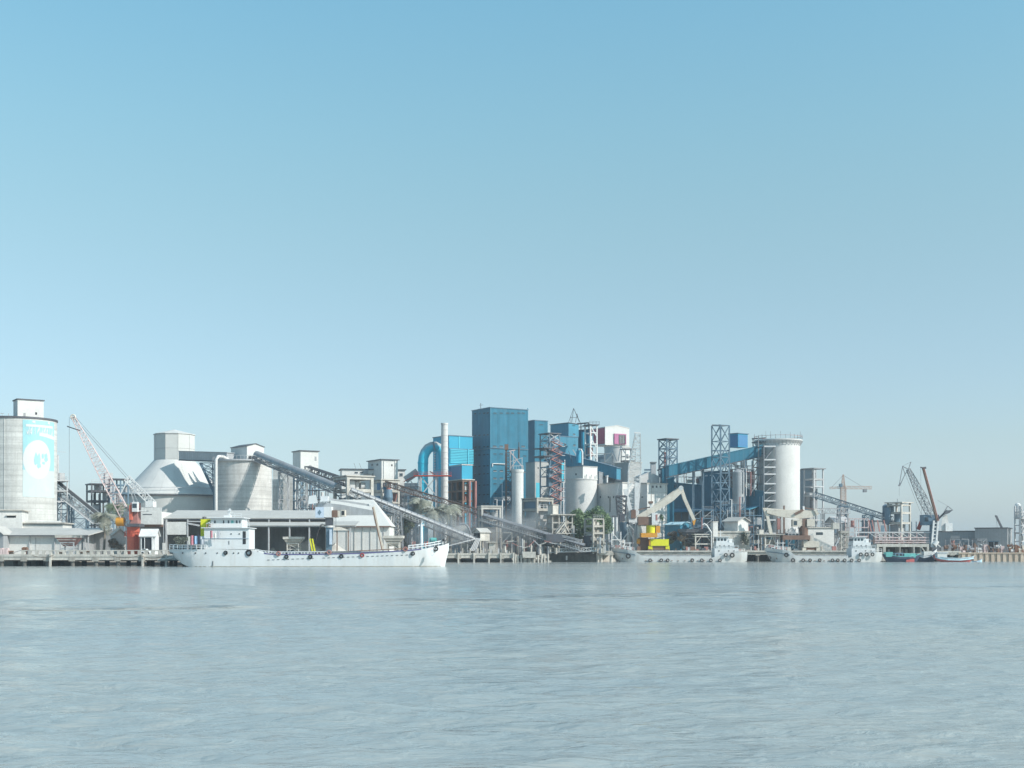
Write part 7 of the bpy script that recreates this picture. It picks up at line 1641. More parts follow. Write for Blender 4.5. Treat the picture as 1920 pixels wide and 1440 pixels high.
# dark retaining wall, footbridge, rubble, tank
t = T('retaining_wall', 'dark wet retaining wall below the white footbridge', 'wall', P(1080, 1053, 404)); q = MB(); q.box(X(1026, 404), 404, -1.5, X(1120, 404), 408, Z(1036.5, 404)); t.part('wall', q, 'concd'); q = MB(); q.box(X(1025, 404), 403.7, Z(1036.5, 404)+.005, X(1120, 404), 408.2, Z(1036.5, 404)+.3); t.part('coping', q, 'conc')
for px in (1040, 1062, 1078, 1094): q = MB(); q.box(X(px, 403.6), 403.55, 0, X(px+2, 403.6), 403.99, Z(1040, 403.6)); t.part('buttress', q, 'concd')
q = MB(); q.box(X(1061, 403), 403.2, .6, X(1064, 403), 403.5, Z(1042, 403)); t.part('white_board', q, 'steelw')
t = T('footbridge', 'pale steel truss footbridge above the dark retaining wall', 'footbridge', P(1075, 1036, 401))
truss(t, P(1043, 1032, 401.5), P(1118, 1029.5, 401.5), 1.4, S(6, 401), 8, .16, .11, 'steelw', sides=('l', 'r', 'b')); t.bar('deck', P(1026, 1036, 401.5), P(1120, 1033.5, 401.5), 1.5, 'steelp', h=.18); t.bar('strut', P(1043, 1035, 400.8), P(1051, 1029, 400.8), .12, 'steelw')
t = T('quay_pontoon', 'pale concrete caisson on short legs right of the middle jetty', 'caisson', P(992, 1053, 394)); q = MB(); q.box(X(980, 394), 394, Z(1046, 394), X(1004.5, 394), 398, Z(1034.5, 394)); t.part('caisson', q, 'concl')
for px in (984, 993, 1001): q = MB(); q.tube(P(px, 1060, 395.5), P(px, 1046, 395.5), .6, n=10); t.part('leg', q, 'conc')
def rubble(label, px0, px1, D, n, seed):
    rr = random.Random(seed); t = T('rubble', label, 'rubble', P((px0+px1)/2, 1052, D), group='broken concrete at the water edge')
    for i in range(n):
        px = rr.uniform(px0, px1); s = rr.uniform(.4, 1.3); y = D+rr.uniform(0, 6); z = rr.uniform(-.3, .3)+(y-D)*.4; q = MB()
        q.hexa([(X(px, y)+dx*s*rr.uniform(.7, 1.2), y+dy*s*rr.uniform(.7, 1.2), z+dz*s*rr.uniform(.6, 1.1)) for dz in (-.4, .6) for dx, dy in ((-.7,-.6),(.7,-.6),(.7,.6),(-.7,.6))]); t.part('block', q, ('conc', 'concl', 'concd')[i % 3])
rubble('broken concrete blocks between the middle jetty and the caisson', 962, 982, 396, 22, 1)
rubble('broken concrete blocks right of the caisson', 1004, 1030, 396, 34, 2)
for i, px in enumerate((966, 971, 977, 1009, 1015, 1021, 1028)):
    q = MB(); q.tube(P(px, 1060, 395), P(px+random.uniform(-1, 1), 1037+random.uniform(0, 6), 395), .28, n=8)
    single('timber_pile', ('timber pile just right of the middle jetty', 'second timber pile right of the middle jetty', 'timber pile touching the caisson on its left', 'first timber pile right of the caisson', 'second timber pile right of the caisson', 'third timber pile right of the caisson', 'timber pile at the left end of the dark retaining wall')[i], 'pile', q, 'concl', group='timber piles at the water edge')

# --- right quay
xr_ = [X(px, 421) for px in range(1160, 1800, 26)]
t = jetty('long concrete quay behind the two coasters', X(1120, 421), X(1800, 421), 420, 440, xr_, fascia=1.2, top=Z(1033, 420), par=False)
q = MB(); q.box(X(1118, 403), 403, Z(1041, 403), X(1150, 403), 419.9, Z(1034.5, 403)); t2 = T('pier_head', 'broken pale pier head at the bow of the grab crane coaster', 'pier', P(1134, 1053, 403)); t2.part('deck', q, 'concl')
for px in (1121, 1127, 1146): q = MB(); q.tube(P(px, 1060, 404), P(px, 1041, 404), .5, n=10); t2.part('leg', q, 'concl')
rnd = random.Random(5)
for i in range(60):
    px = rnd.uniform(1150, 1640); D = rnd.uniform(421, 425)
    if 1205 < px < 1260 or 1500 < px < 1540: continue
    w = rnd.uniform(.4, 1.6); h = rnd.uniform(.4, 1.6); q = MB(); z0 = Z(1033, 420)+.005; q.box(X(px, D), D, z0, X(px, D)+w, D+1, z0+h); t.part('deck_fitting', q, ('steelp', 'concl', 'brown', 'steeld', 'redf')[i % 5])
q = MB(); q.box(X(1190, 420), 419.7, Z(1035, 420), X(1655, 420), 419.98, Z(1033, 420)+.15); t.part('kerb', q, 'concl')
# sheet piled quay at the far right
t = T('sheet_pile_quay', 'tan sheet piled quay wall at the far right edge', 'quay wall', P(1860, 1052, 421))
px = 1796.0; i = 0
while px < 1990:
    q = MB(); o_ = .0 if i % 2 else .35; q.box(X(px, 421), 420+o_, -1.5, X(px+5.4, 421), 423, Z(1038, 421)); t.part('sheet_pile', q, 'sheet'); px += 5.5; i += 1
q = MB(); q.box(X(1795, 421), 419.8, Z(1038, 421)+.005, X(1990, 421), 440, Z(1036, 421)); t.part('capping_beam', q, 'sheet')
railing(t, [P(1798, 1036, 420.2), P(1990, 1036, 420.2)], h=.8, m='brown', step=2.2, w=.12, rails=1)
# concrete portal building on the quay
t = T('portal_building', 'low concrete quay building with rounded portal openings behind the wooden boats', 'building', P(1692, 1042, 413))
D = 413; z0, z1, zo0, zo1 = Z(1043, D), Z(1020, D), Z(1037, D), Z(1025.5, D)
ops = [(1648, 1656), (1661, 1687), (1688.5, 1713), (1715, 1726), (1728, 1738)]
edges = [1644]+[e for o in ops for e in o]+[1742]
q = MB(); q.box(X(1644, D), D, zo1, X(1742, D), D+6, z1); t.part('lintel', q, 'concl'); q = MB(); q.box(X(1644, D), D, z0-1.5, X(1742, D), D+6, zo0-.005); t.part('base', q, 'concl')
for a, c in zip(edges[0::2], edges[1::2]): q = MB(); q.box(X(a, D), D+.01, zo0, X(c, D), D+5.9, zo1-.005); t.part('pier', q, 'concl')
q = MB(); q.box(X(1646, D), D+5, zo0, X(1740, D), D+5.6, zo1-.01); t.part('back_wall', q, 'brown')
for px in (1670, 1695, 1703, 1720): q = MB(); q.box(X(px, D), D+3, zo0, X(px+4, D), D+4, zo0+1.2); t.part('crate', q, ('steelp', 'concl')[px % 2])
t.bar('raking_prop', P(1728, 1026, D-.2), P(1736, 1037, D-.2), .3, 'concl')
t = T('pipe_gantry', 'pinkish pipe gantry with slanting stays over the quay building', 'gantry', P(1690, 1036, 424))
D = 424
q = MB(); q.box(X(1594, D), D, Z(999.5, D), X(1745, D), D+3, Z(997, D)); t.part('deck', q, 'steelp')
for px in range(1644, 1745, 15): t.bar('post', P(px, 1036, D), P(px, 999, D), .28, 'jib'); t.bar('stay', P(px-13, 1000, D-.3), P(px+1, 1009, D-.3), .14, 'steelw')
for py in (1008, 1013, 1017): t.bar('pipe_run', P(1640, py, D-.3), P(1742, py, D-.3), .35, 'jib')
for i in range(20): px = 1642+i*5; q = MB(); q.box(X(px, D), D+.5, Z(1019+(i % 3), D), X(px+3, D), D+1.5, Z(1010+(i % 4)*2, D)); t.part('valve_box', q, ('jib', 'steelp', 'brown', 'redf', 'steelw')[i % 5])
for px in (1662, 1650, 1640, 1634): t.bar('red_frame', P(px, 1000, D+2), P(px-5, 975, D+2), .35, 'redf')
t = T('scrap_yard', 'jumble of pale scrap and stored steel before the far right halls', 'scrap', P(1810, 1036, 428))
rnd = random.Random(8)
for i in range(70):
    px = rnd.uniform(1762, 1905); D = 424+rnd.uniform(0, 8); py = rnd.uniform(1020, 1033); q = MB()
    if i % 3 == 0: q.box(X(px, D), D, GZ-.2, X(px+rnd.uniform(2, 7), D), D+1.5, Z(py, D))
    elif i % 3 == 1: q.bar(P(px, py+4, D), P(px+rnd.uniform(-9, 9), py-rnd.uniform(0, 7), D), rnd.uniform(.15, .35))
    else: q.tube(P(px, py+5, D), P(px+rnd.uniform(3, 8), py+5, D), rnd.uniform(.4, .8), n=8)
    t.part(('crate', 'girder', 'drum')[i % 3], q, ('steelp', 'brown', 'steelw', 'jib', 'rust', 'steel')[rnd.randrange(6)])
hp = T('rust_heap', 'orange brown scrap heap at the far right edge', 'scrap', P(1908, 1036, 425)); rnd = random.Random(9)
for i in range(26): px = rnd.uniform(1893, 1925); D = 424+rnd.uniform(0, 4); q = MB(); q.bar(P(px, 1036, D), P(px+rnd.uniform(-6, 6), rnd.uniform(1020, 1032), D), rnd.uniform(.3, .9)); hp.part('scrap_piece', q, ('beige', 'rust', 'brown')[i % 3])

# --- yellow grab crane
D = 425
QZ = Z(1033, 420)
t = T('grab_crane', 'yellow and amber portal crane with bent beige boom over the coaster', 'crane', P(1233, 1033, D), group='quay cranes')
q = MB(); q.box(X(1219, D), D-1.6, Z(1023.5, D), X(1253, D), D+1.6, Z(1011, D)); t.part('portal_beam', q, 'yellow'); q = MB(); q.box(X(1216.2, D), D-1.5, Z(1023, D), X(1218.98, D), D+1.5, Z(1011.5, D)); t.part('portal_side', q, 'amber')
for px in (1215, 1247): q = MB(); q.box(X(px, D), D-1.4, QZ+.01, X(px+7.5, D), D+1.4, Z(1023.6, D)); lg = t.part('bogie', q, 'yellow'); q = MB(); [q.tube(P(px+2+k*3.5, 1031.5, D-1.6), P(px+2+k*3.5, 1031.5, D-1.41), .4, n=12) for k in range(2)]; t.part('wheels', q, 'brown', parent=lg)
q = MB(); q.box(X(1223, D), D-1.2, Z(1031, D), X(1246, D), D+1.2, Z(1024, D)); t.part('undercarriage', q, 'brown')
q = MB(); q.box(X(1201, D), D-2.4, Z(1007.5, D), X(1231, D), D+3, Z(999.5, D)); t.part('platform', q, 'amber'); q = MB(); q.box(X(1231, D), D-2, Z(1007, D), X(1239, D), D+1, Z(1000, D)); t.part('platform_box', q, 'concl')
q = MB(); q.tube(P(1220.5, 999.4, D), P(1220.5, 985, D), S(9, D), n=28); t.part('turret', q, 'yellow', smooth=True); q = MB(); q.box(X(1229, D), D-1.2, Z(999, D), X(1237, D), D+1.2, Z(986, D)); t.part('turret_box', q, 'amber')
q = MB(); q.tube(P(1194, 1015, D), P(1200, 1015, D), S(5, D), n=16); t.part('cable_drum', q, 'amber', smooth=True); q = MB(); q.box(X(1198, D), D+.5, QZ, X(1216, D), D+2.5, Z(1008, D)); t.part('cable_house', q, 'brown')
q = MB(); q.box(X(1196, D), D-1.5, Z(984.6, D), X(1222, D), D+2.5, Z(969, D)); t.part('machine_house', q, 'brown'); q = MB(); q.box(X(1221, D), D-2, Z(984, D), X(1232, D), D+1, Z(962, D)); cb = t.part('operator_cab', q, 'steelw'); q = MB(); q.box(X(1228, D), D-2.05, Z(976, D), X(1231.5, D), D-1.95, Z(965, D)); t.part('cab_window', q, 'redf', parent=cb)
q = MB(); q.prism([(X(1193, D), Z(968, D)), (X(1196, D), Z(973, D)), (X(1218, D), Z(967, D)), (X(1262, D), Z(939, D)), (X(1280, D), Z(922, D)), (X(1277, D), Z(912.5, D)), (X(1270, D), Z(917, D)), (X(1226, D), Z(949, D)), (X(1205, D), Z(960, D))], D-.9, D+.9); t.part('boom', q, 'beige')
t.bar('tie_rod', P(1197, 956, D), P(1222, 950, D), .4, 'brown'); t.bar('tie_rod', P(1222, 950, D), P(1276, 912, D), .3, 'beige'); t.bar('tower_strut', P(1222, 965, D-.2), P(1221, 945, D-.2), .9, 'steelw'); q = MB(); q.box(X(1216, D), D-1.2, Z(944, D), X(1224, D), D+1.2, Z(940, D)); t.part('strut_head', q, 'brown')
q = MB(); q.prism([(X(1274, D), Z(914, D)), (X(1280, D), Z(914.5, D)), (X(1287, D), Z(936, D)), (X(1304, D), Z(974, D)), (X(1299, D), Z(977, D)), (X(1280, D), Z(935, D))], D-.6, D+.6); t.part('stick', q, 'beige')
q = MB(); q.prism([(X(1298, D), Z(976, D)), (X(1304.5, D), Z(974, D)), (X(1302, D), Z(984, D)), (X(1300, D), Z(985, D))], D-.5, D+.5); t.part('stick_tip', q, 'amber'); t.bar('grab_link', P(1300.5, 985, D), P(1300, 993, D), .6, 'steeld')
q = MB(); q.tube(P(1277, 915, D-1), P(1277, 915, D+1), .8, n=14); t.part('elbow_pin', q, 'steelw', smooth=True)

# --- white level luffing crane behind it
D = 436
t = T('white_luffing_crane', 'white lattice level luffing crane rising before the white block', 'crane', P(1175, 1033, D), group='quay cranes')
J0, J1, J2 = P(1186, 972, D), P(1190, 880, D), P(1196, 812, D-4)
truss(t, J0, J1, 3.4, 2.6, 10, .2, .12, 'steelw', w2=4.2, h2=3.0, up=Vector((0,-1,0))); truss(t, J1, J2, 4.2, 3.0, 11, .2, .12, 'steelw', w2=1.6, h2=1.4, up=Vector((0,-1,0)))
t.bar('jib_head', P(1189, 811, D-4), P(1200, 811, D-4), .3, 'steelw'); t.bar('jib_head', P(1190, 811, D-4), P(1193, 826, D-4), .25, 'steelw')
for a, c, w in (((1172, 917), (1187, 978), 1.3), ((1194, 905), (1194, 975), 1.5), ((1176, 917), (1186, 905), .4)): t.bar('mast_leg', P(*a, D-1.5), P(*c, D-1.5), w, 'steelw', h=.5)
lattice(t, X(1165, D), D, Z(966, D), Z(931, D), 2.6, 2.6, 4, .3, .2, 'steeld', top=1.35)
q = MB(); q.box(X(1155, D), D-2, Z(932, D), X(1173, D), D+2, Z(929, D)); t.part('counterweight_tray', q, 'steeld')
for px in (1156, 1161): t.bar('tray_rail', P(px, 930, D), P(px+5, 905, D), .1, 'steelp')
q = MB(); q.box(X(1178, D), D-2, Z(980, D), X(1196, D), D+2, Z(972.5, D)); t.part('slew_deck', q, 'steelw'); q = MB(); q.box(X(1161, D), D-1.8, Z(978, D), X(1171, D), D+2, Z(965, D)); t.part('machine_house', q, 'steeld'); q = MB(); q.box(X(1182, D), D-2.3, Z(972, D), X(1191, D), D+1, Z(956, D)); t.part('operator_cab', q, 'brown')
q = MB(); q.tube(P(1170, 1012, D), P(1170, 979, D), S(4, D), S(10, D), n=20); t.part('pedestal', q, 'steelb', smooth=True)
for a, c in (((1176, 983), (1190, 1018)), ((1176, 983), (1178, 1018)), ((1163, 1018), (1178, 998)), ((1192, 982), (1191, 1004))): t.bar('tripod_leg', P(*a, D-2.5), P(*c, D-2.5), .4, 'steelw')
t = T('quay_pipes', 'two upright white vent pipes left of the white lattice crane', 'pipes', P(1152, 1033, 428))
for px in (1149.5, 1156): q = MB(); q.tube(P(px, 1034, 428), P(px, 970, 428), .35, n=10); t.part('pipe', q, 'steelw', smooth=True)
t.bar('tie', P(1147, 968.5, 428), P(1159, 968.5, 428), .4, 'steeld')
t = Frame('quay_stair_tower', 'white steel stair frame at the foot of the white lattice crane', 'steel frame', 1143, 1147, 1164, 424, 997, [1012, 1024], 'steelw', cw=.25, bw=.22, roof=False, al=R(14), Lb=3)
t.bar('brace', (0, 0, 0), (t.W, 0, t.h*.5), .2, 'steelw'); t.bar('brace', (t.W, 0, t.h*.5), (0, 0, t.h), .2, 'steelw')
b = Bld('crane_hut', 'white hut between the lattice crane and the yellow crane turret', 'hut', 1194, 1196, 1212, 432, 984.5, 'white', al=R(12), over=.3, Lb=4)

# --- beige crane at rest
D = 425
t = T('beige_crane', 'beige portal crane resting with its boom level before the tall silo', 'crane', P(1510, 1033, D), group='quay cranes')
q = MB(); q.prism([(X(1437, D), Z(957, D)), (X(1437, D), Z(962, D)), (X(1462, D), Z(969, D)), (X(1500, D), Z(972.5, D)), (X(1520, D), Z(970.5, D)), (X(1530, D), Z(966, D)), (X(1526, D), Z(958, D)), (X(1500, D), Z(956, D)), (X(1452, D), Z(957, D)), (X(1440, D), Z(955.5, D))], D-1, D+1); t.part('boom', q, 'beige')
t.bar('tie_rod', P(1432, 953, D), P(1490, 958, D), .3, 'beige'); q = MB(); q.prism([(X(1429.5, D), Z(952, D)), (X(1434, D), Z(953, D)), (X(1441, D), Z(966, D)), (X(1448.5, D), Z(1001, D)), (X(1442.5, D), Z(1002, D)), (X(1436, D), Z(968, D))], D-.6, D+.6); t.part('stick', q, 'beige')
q = MB(); q.hexa([P(1526, 955, D-1.4), P(1532, 967, D-1.4), P(1532, 967, D+1.4), P(1526, 955, D+1.4), P(1530, 953, D-1.4), P(1536, 964, D-1.4), P(1536, 964, D+1.4), P(1530, 953, D+1.4)]); t.part('counterweight', q, 'beige')
t.bar('luffing_post', P(1507, 960, D), P(1506.5, 949, D), .6, 'steelw'); t.bar('luffing_rod', P(1507, 952, D), P(1528, 955, D), .3, 'brown'); t.bar('luffing_rod', P(1490, 964, D-1.2), P(1506, 956, D-1.2), .7, 'brown')
q = MB(); q.box(X(1503, D), D-1.3, Z(1003, D), X(1511, D), D+1.3, Z(972.5, D)); t.part('column', q, 'brown'); q = MB(); q.tube(P(1507, 1004, D), P(1507, 989, D), S(8, D), n=20); t.part('turret', q, 'brown', smooth=True)
q = MB(); q.box(X(1484, D), D-2, Z(987.5, D), X(1499, D), D+.6, Z(974, D)); cb = t.part('operator_cab', q, 'beige'); q = MB(); q.box(X(1486, D), D-2.06, Z(985, D), X(1492, D), D-1.98, Z(977, D)); t.part('cab_window', q, 'glass', parent=cb); q = MB(); q.box(X(1499.1, D), D-1.2, Z(986, D), X(1503, D), D+.4, Z(973, D)); t.part('cab_link', q, 'beige')
q = MB(); q.box(X(1511.2, D), D-1.6, Z(987, D), X(1526, D), D+2, Z(973.5, D)); t.part('machine_house', q, 'beige'); railing(t, [P(1526, 989, D-1.4), P(1545, 989, D-1.4)], m='steelp', step=1.2)
q = MB(); q.box(X(1465, D), D-2.4, Z(1012, D), X(1516, D), D+2.6, Z(1004, D)); t.part('platform', q, 'brown'); railing(t, [P(1478, 1003.5, D-2.3), P(1498, 1003.5, D-2.3)], m='steelw', step=.9)
q = MB(); q.box(X(1516, D), D-1.4, Z(1014.5, D), X(1524, D), D+1.4, Z(1004, D)); t.part('pivot_box', q, 'concl')
q = MB(); q.box(X(1505, D), D-1.6, Z(1026, D), X(1534, D), D+1.6, Z(1014.6, D)); t.part('portal_beam', q, 'beige')
for px in (1503, 1529): q = MB(); q.box(X(px, D), D-1.4, QZ+.01, X(px+7, D), D+1.4, Z(1026.1, D)); t.part('bogie', q, 'beige')
q = MB(); q.box(X(1511, D), D-1.2, Z(1031, D), X(1528, D), D+1.2, Z(1026.5, D)); t.part('undercarriage', q, 'rust')
t = T('red_signboard', 'faded red upright board on the tall silo behind the beige crane stick', 'sign', P(1461, 1000, 440)); q = MB(); q.box(X(1457.5, 440), 440, Z(993, 440), X(1463, 440), 440.4, Z(972, 440)); t.part('board', q, 'redf')
for px in (1457, 1463): t.bar('post', P(px, 1034, 440.6), P(px, 966, 440.6), .3, 'brown')
t.bar('post', P(1470, 1034, 440), P(1470, 948, 440), .5, 'brown')

# --- hoppers and frames on the right quay
h1 = hopper('dark steel receiving hopper under the grab crane stick', 1296, 430, 44, 992, m='steeld', m2='steeld', legs='steelp')
t = Frame('hopper_gantry', 'pale gantry frame right of the dark receiving hopper', 'steel frame', 1301, 1304, 1336, 424, 1003, [1006, 1020], 'concl', cw=.4, bw=.4, over=.5, al=R(8), Lb=5)
machine(t, [(2, 2, .3, 1.6, 1.6, 1.6, 'd'), (4, 2, .3, 1.6, 1.6, 1.4, 'c')], 'concl'); t.bar('brace', (0, 0, t.h*.5), (t.W*.4, 0, t.h), .2, 'concl'); t.bar('brace', (t.W, 0, t.h*.5), (t.W*.6, 0, t.h), .2, 'concl')
t = Frame('beige_crane_gantry', 'pale braced gantry under the beige crane stick', 'steel frame', 1433, 1435, 1461, 424, 1004, [1006, 1022], 'concl', cw=.45, bw=.4, over=.6, al=R(8), Lb=5)
for a, c in ((0, .5), (1, .5)): t.bar('brace', (t.W*a, 0, .2), (t.W*c, 0, t.h), .28, 'concl')
q = MB(); q.hexa([(t.W*.3, 1, .3), (t.W*.5, 1, .3), (t.W*.5, 3, .3), (t.W*.3, 3, .3), (t.W*.1, .6, t.h*.8), (t.W*.7, .6, t.h*.8), (t.W*.7, 4, t.h*.8), (t.W*.1, 4, t.h*.8)]); t.part('funnel', q, 'conc')
b = Bld('switch_box', 'small pale switch box on the quay left of the beige crane stick', 'box', 1422, 1424, 1432, 424, 993, 'concl', al=R(12), py0=1001, over=.05, Lb=2)
t = T('quay_shelf', 'long pale canopy shelf under the small switch box', 'canopy', P(1425, 1034, 424)); q = MB(); q.box(X(1418, 424), 423, Z(1002.5, 424), X(1470, 424), 427, Z(1001.2, 424)); t.part('roof', q, 'concl')
for px in (1422, 1468): t.bar('post', P(px, 1034, 424), P(px, 1002.5, 424), .3, 'steelp')
t = T('ship_loader_tower', 'pale ladder tower leaning chute beside the coaster bridge', 'tower', P(1583, 1034, 423)); lattice(t, X(1582, 424), 424, GZ, Z(996, 424), 2.2, 2.2, 4, .28, .16, 'concl'); t.bar('chute', P(1562, 1033, 422), P(1574, 1008, 422), .9, 'steelp', h=.4); q = MB(); q.box(X(1574, 424), 422.5, Z(1000, 424), X(1590, 424), 426, Z(996, 424)); t.part('head_platform', q, 'conc')
t.bar('post', P(1593, 1034, 424), P(1593, 978, 424), .3, 'steelp'); q = MB(); q.box(X(1562, 424), 424, Z(992, 424), X(1574, 424), 427, Z(980, 424)); t.part('control_box', q, 'concl')

# --- crowded process steel filling the plant between the big volumes
def works(label, px0, px1, py, D, seed, m='steel', m2='steelp', py0=1037, name='process_structure', n=None):
    rr = random.Random(seed); x0, x1 = X(px0, D), X(px1, D); z1 = Z(py, D); z0 = max(GZ-.3, Z(py0, D)); dp = 5.0
    t = T(name, label, 'steelwork', ((x0+x1)/2, D, z0), group='process steelwork between the buildings')
    nb = max(2, int((x1-x0)/2.6)); nl = max(2, int((z1-z0)/2.9))
    cols = [x0+(x1-x0)*k/nb for k in range(nb+1)]
    tops = [z1-(z1-z0)*rr.choice((0, 0, 0, .12, .25)) for _ in cols]
    for k, x in enumerate(cols):
        for dy in (0, dp): t.bar('post', (x, D+dy, z0), (x, D+dy, tops[k]), .26, m)
    for k in range(nl):
        z = z0+(z1-z0)*(k+1)/nl-.15
        for a in range(nb):
            if z > min(tops[a], tops[a+1])+.1: continue
            t.bar('beam', (cols[a], D, z), (cols[a+1], D, z), .28, m); t.bar('beam', (cols[a], D, z), (cols[a], D+dp, z), .2, m)
            q = rr.random(); zb = z-(z1-z0)/nl
            if q < .3: t.bar('brace', (cols[a], D, zb), (cols[a+1], D, z), .14, m2)
            elif q < .42: t.bar('brace', (cols[a+1], D, zb), (cols[a], D, z), .14, m2)
            elif q < .6:
                b = MB(); xx = (cols[a]+cols[a+1])/2; b.tube((xx, D+2, zb+.2), (xx, D+2, z-.5), rr.uniform(.4, .95), n=10); t.part('vessel', b, rr.choice(('steelp', 'steelw', 'steelb', 'redf', 'steel')), smooth=True)
            elif q < .75:
                b = MB(); b.box(cols[a]+.2, D+1, zb+.15, cols[a+1]-.2, D+3, zb+(z-zb)*rr.uniform(.4, .9)); t.part('cabinet', b, rr.choice(('steelp', 'clad', 'steelb', 'concl')))
            if rr.random() < .45: t.bar('handrail', (cols[a], D-.3, z+1.0), (cols[a+1], D-.3, z+1.0), .08, 'steelp'); t.bar('handrail', (cols[a], D-.3, z+.55), (cols[a+1], D-.3, z+.55), .07, 'steelp')
    for k in range(max(2, nb)):
        x = rr.uniform(x0, x1); b = MB(); zz = rr.uniform(z0+(z1-z0)*.3, z1); b.path([(x, D-.4, z0), (x, D-.4, zz), (x+rr.uniform(-2.5, 2.5), D-.4, zz+.01)], rr.uniform(.1, .24), 7); t.part('pipe', b, rr.choice(('steelw', 'steelp', 'redf', 'steel')), smooth=True)
    return t
works('grey process steel right of the pale lattice pipe bridge', 1546, 1576, 962, 440, 1)
works('faded pinkish pipe structure below the railed conveyor', 1592, 1628, 972, 438, 2, m='jib', m2='jib')
works('low pipe structure between the conveyor leg and the pale frame tower', 1628, 1664, 990, 438, 3, m='brown', m2='jib')
works('dark steelwork under the lattice conveyor left of the blue duct', 752, 786, 912, 442, 4, m='steeld')
works('steelwork in the dust left of the pale portal gantry', 846, 892, 950, 436, 5, m='steel')
works('steelwork at the foot of the big blue tower behind the portal gantry', 925, 958, 905, 452, 6, m='steelb')
works('dark steelwork beneath the concrete transfer station', 636, 694, 934, 402, 7, m='steeld')
works('thin steelwork on the dark blue shed roof', 1256, 1334, 882, 478, 8, m='steel', py0=905)
works('dark steelwork at the foot of the grey stair scaffold', 1396, 1430, 930, 438, 9, m='steelb')
works('steelwork below the truss gallery and the square tower', 560, 628, 902, 436, 10, m='steeld')
works('low steelwork between the loader tower and the lattice crane', 1132, 1160, 990, 432, 11, m='steel', m2='steelw')
works('steelwork behind the green trees left of the broad silo', 1040, 1062, 900, 470, 12, m='steelb')
works('thin steelwork around the white blending silo', 1118, 1150, 850, 502, 13, m='steel', py0=900)
works('steelwork beside the round grey tank under the gallery', 1396, 1414, 862, 446, 14, m='steel', py0=930)
works('low steelwork right of the teal crane before the grey halls', 1782, 1850, 1010, 436, 15, m='steel', m2='steelp')
works('dusty steelwork under the crusher and sampling tower', 965, 1030, 985, 418, 16, m='conc', m2='concl')
works('low dusty steelwork above the dark retaining wall', 1046, 1072, 1006, 409, 17, m='conc', m2='concl')
works('dark steelwork between the muralled silo and the conveyor', 104, 128, 925, 404, 18, m='steelb')
works('dark steelwork behind the red crane machine house', 176, 232, 925, 412, 19, m='steeld')

works('steelwork behind the yellow crane turret', 1160, 1214, 945, 444, 31, m='steel', m2='steelw')
works('low steelwork before the dark blue shed wall', 1296, 1338, 955, 434, 32, m='steelb', m2='steelp')
works('steelwork behind the long pale conveyor left of the palms', 696, 756, 945, 416, 33, m='steel')
works('steelwork before the grey tank and slate mill house', 1342, 1398, 930, 440, 34, m='steelb', m2='steelp', py0=978)
works('low dusty steelwork left of the middle jetty hut', 846, 884, 1000, 406, 35, m='conc', m2='steelp')
works('low dusty steelwork right of the middle jetty hut', 922, 960, 998, 402, 36, m='conc', m2='steelp')
works('slim steelwork between the annex and the broad silo', 1048, 1060, 868, 452, 37, m='steelb', m2='steelw')
works('low steelwork behind the tall silo foot', 1478, 1504, 985, 436, 38, m='steel')
# ================================================================== PLANTS
def frond_mesh(name, m, seed, droop=1.0, n=15):
    rr = random.Random(seed); b = MB(); pts = []
    for i in range(n+1):
        u = i/n; pts.append(Vector((u*math.cos(.25)*(1-.12*u*droop), 0, .32*u-droop*.75*u*u)))
    for i in range(n):
        p, q = pts[i], pts[i+1]; w = .012*(1-i/n)+.004
        b.add([p+Vector((0,-w,0)), p+Vector((0,w,0)), q+Vector((0,w,0)), q+Vector((0,-w,0))], [(0,1,2,3)])
        if i < 1: continue
        d = (q-p).normalized(); ln = .26*math.sin(math.pi*min(1, .12+.85*i/n))+.04
        for sgn in (-1, 1):
            tip = p + d*ln*.45 + Vector((0, sgn*ln*.85, -ln*rr.uniform(.25, .75)))
            b.add([p-d*.01, p+d*.05, tip+d*.014, tip], [(0,1,2,3)])
    return b.mesh(name, M[m])
def palm(label, px, D, py, rpx, nf, m, seed, lean=0.0, py0=1036):
    rr = random.Random(seed); top = P(px, py, D); base = Vector((X(px-lean, D), D, GZ-.3)); r = S(rpx, D)
    t = T('palm_tree', label, 'palm tree', base, group='coconut palms')
    b = MB(); pts = [base+(top-base)*k/8+Vector((math.sin(k*.6)*.12*lean*.3, 0, 0)) for k in range(9)]; b.path(pts, [.34-.02*k for k in range(9)], 9); t.part('trunk', b, 'trunk', smooth=True)
    ms = [frond_mesh('frond', m, seed*10+k, (.7, 1.1, 1.5, 1.9)[k]) for k in range(4)]
    for i in range(nf):
        o = bpy.data.objects.new('frond', ms[i % 4]); COL.objects.link(o); o.parent = t.o
        o.location = top-base; s = r*rr.uniform(.85, 1.15); o.scale = (s, s, s)
        o.rotation_euler = (rr.uniform(-.25, .25), rr.uniform(-.75, .35)*(1 if i % 4 else .3), i*2.399+rr.uniform(-.2, .2))
    for k in range(3): b = MB(); a = k*2.1; b.lathe([(.02, -.22), (.2, 0), (.02, .22)], 8, tuple(top+Vector((.35*math.cos(a), .35*math.sin(a), -.3)))); t.part('coconut', b, 'bark')
    return t
palm('dusty coconut palm with full round crown in front of the left conveyor foot', 197, 322, 966, 30, 34, 'palm', 1, 3)
palm('greener coconut palm behind the red crane jib', 219, 336, 947, 26, 28, 'palmg', 2, -4)
palm('leftmost of the three dust covered palms before the blue duct', 789, 414, 940, 28, 34, 'palm', 3, 4)
palm('middle of the three dust covered palms, lower and drooping', 813, 410, 957, 28, 34, 'palm', 4, -3)
palm('rightmost of the three dust covered palms beside the lattice conveyor', 840, 412, 952, 29, 34, 'palm', 5, 2)

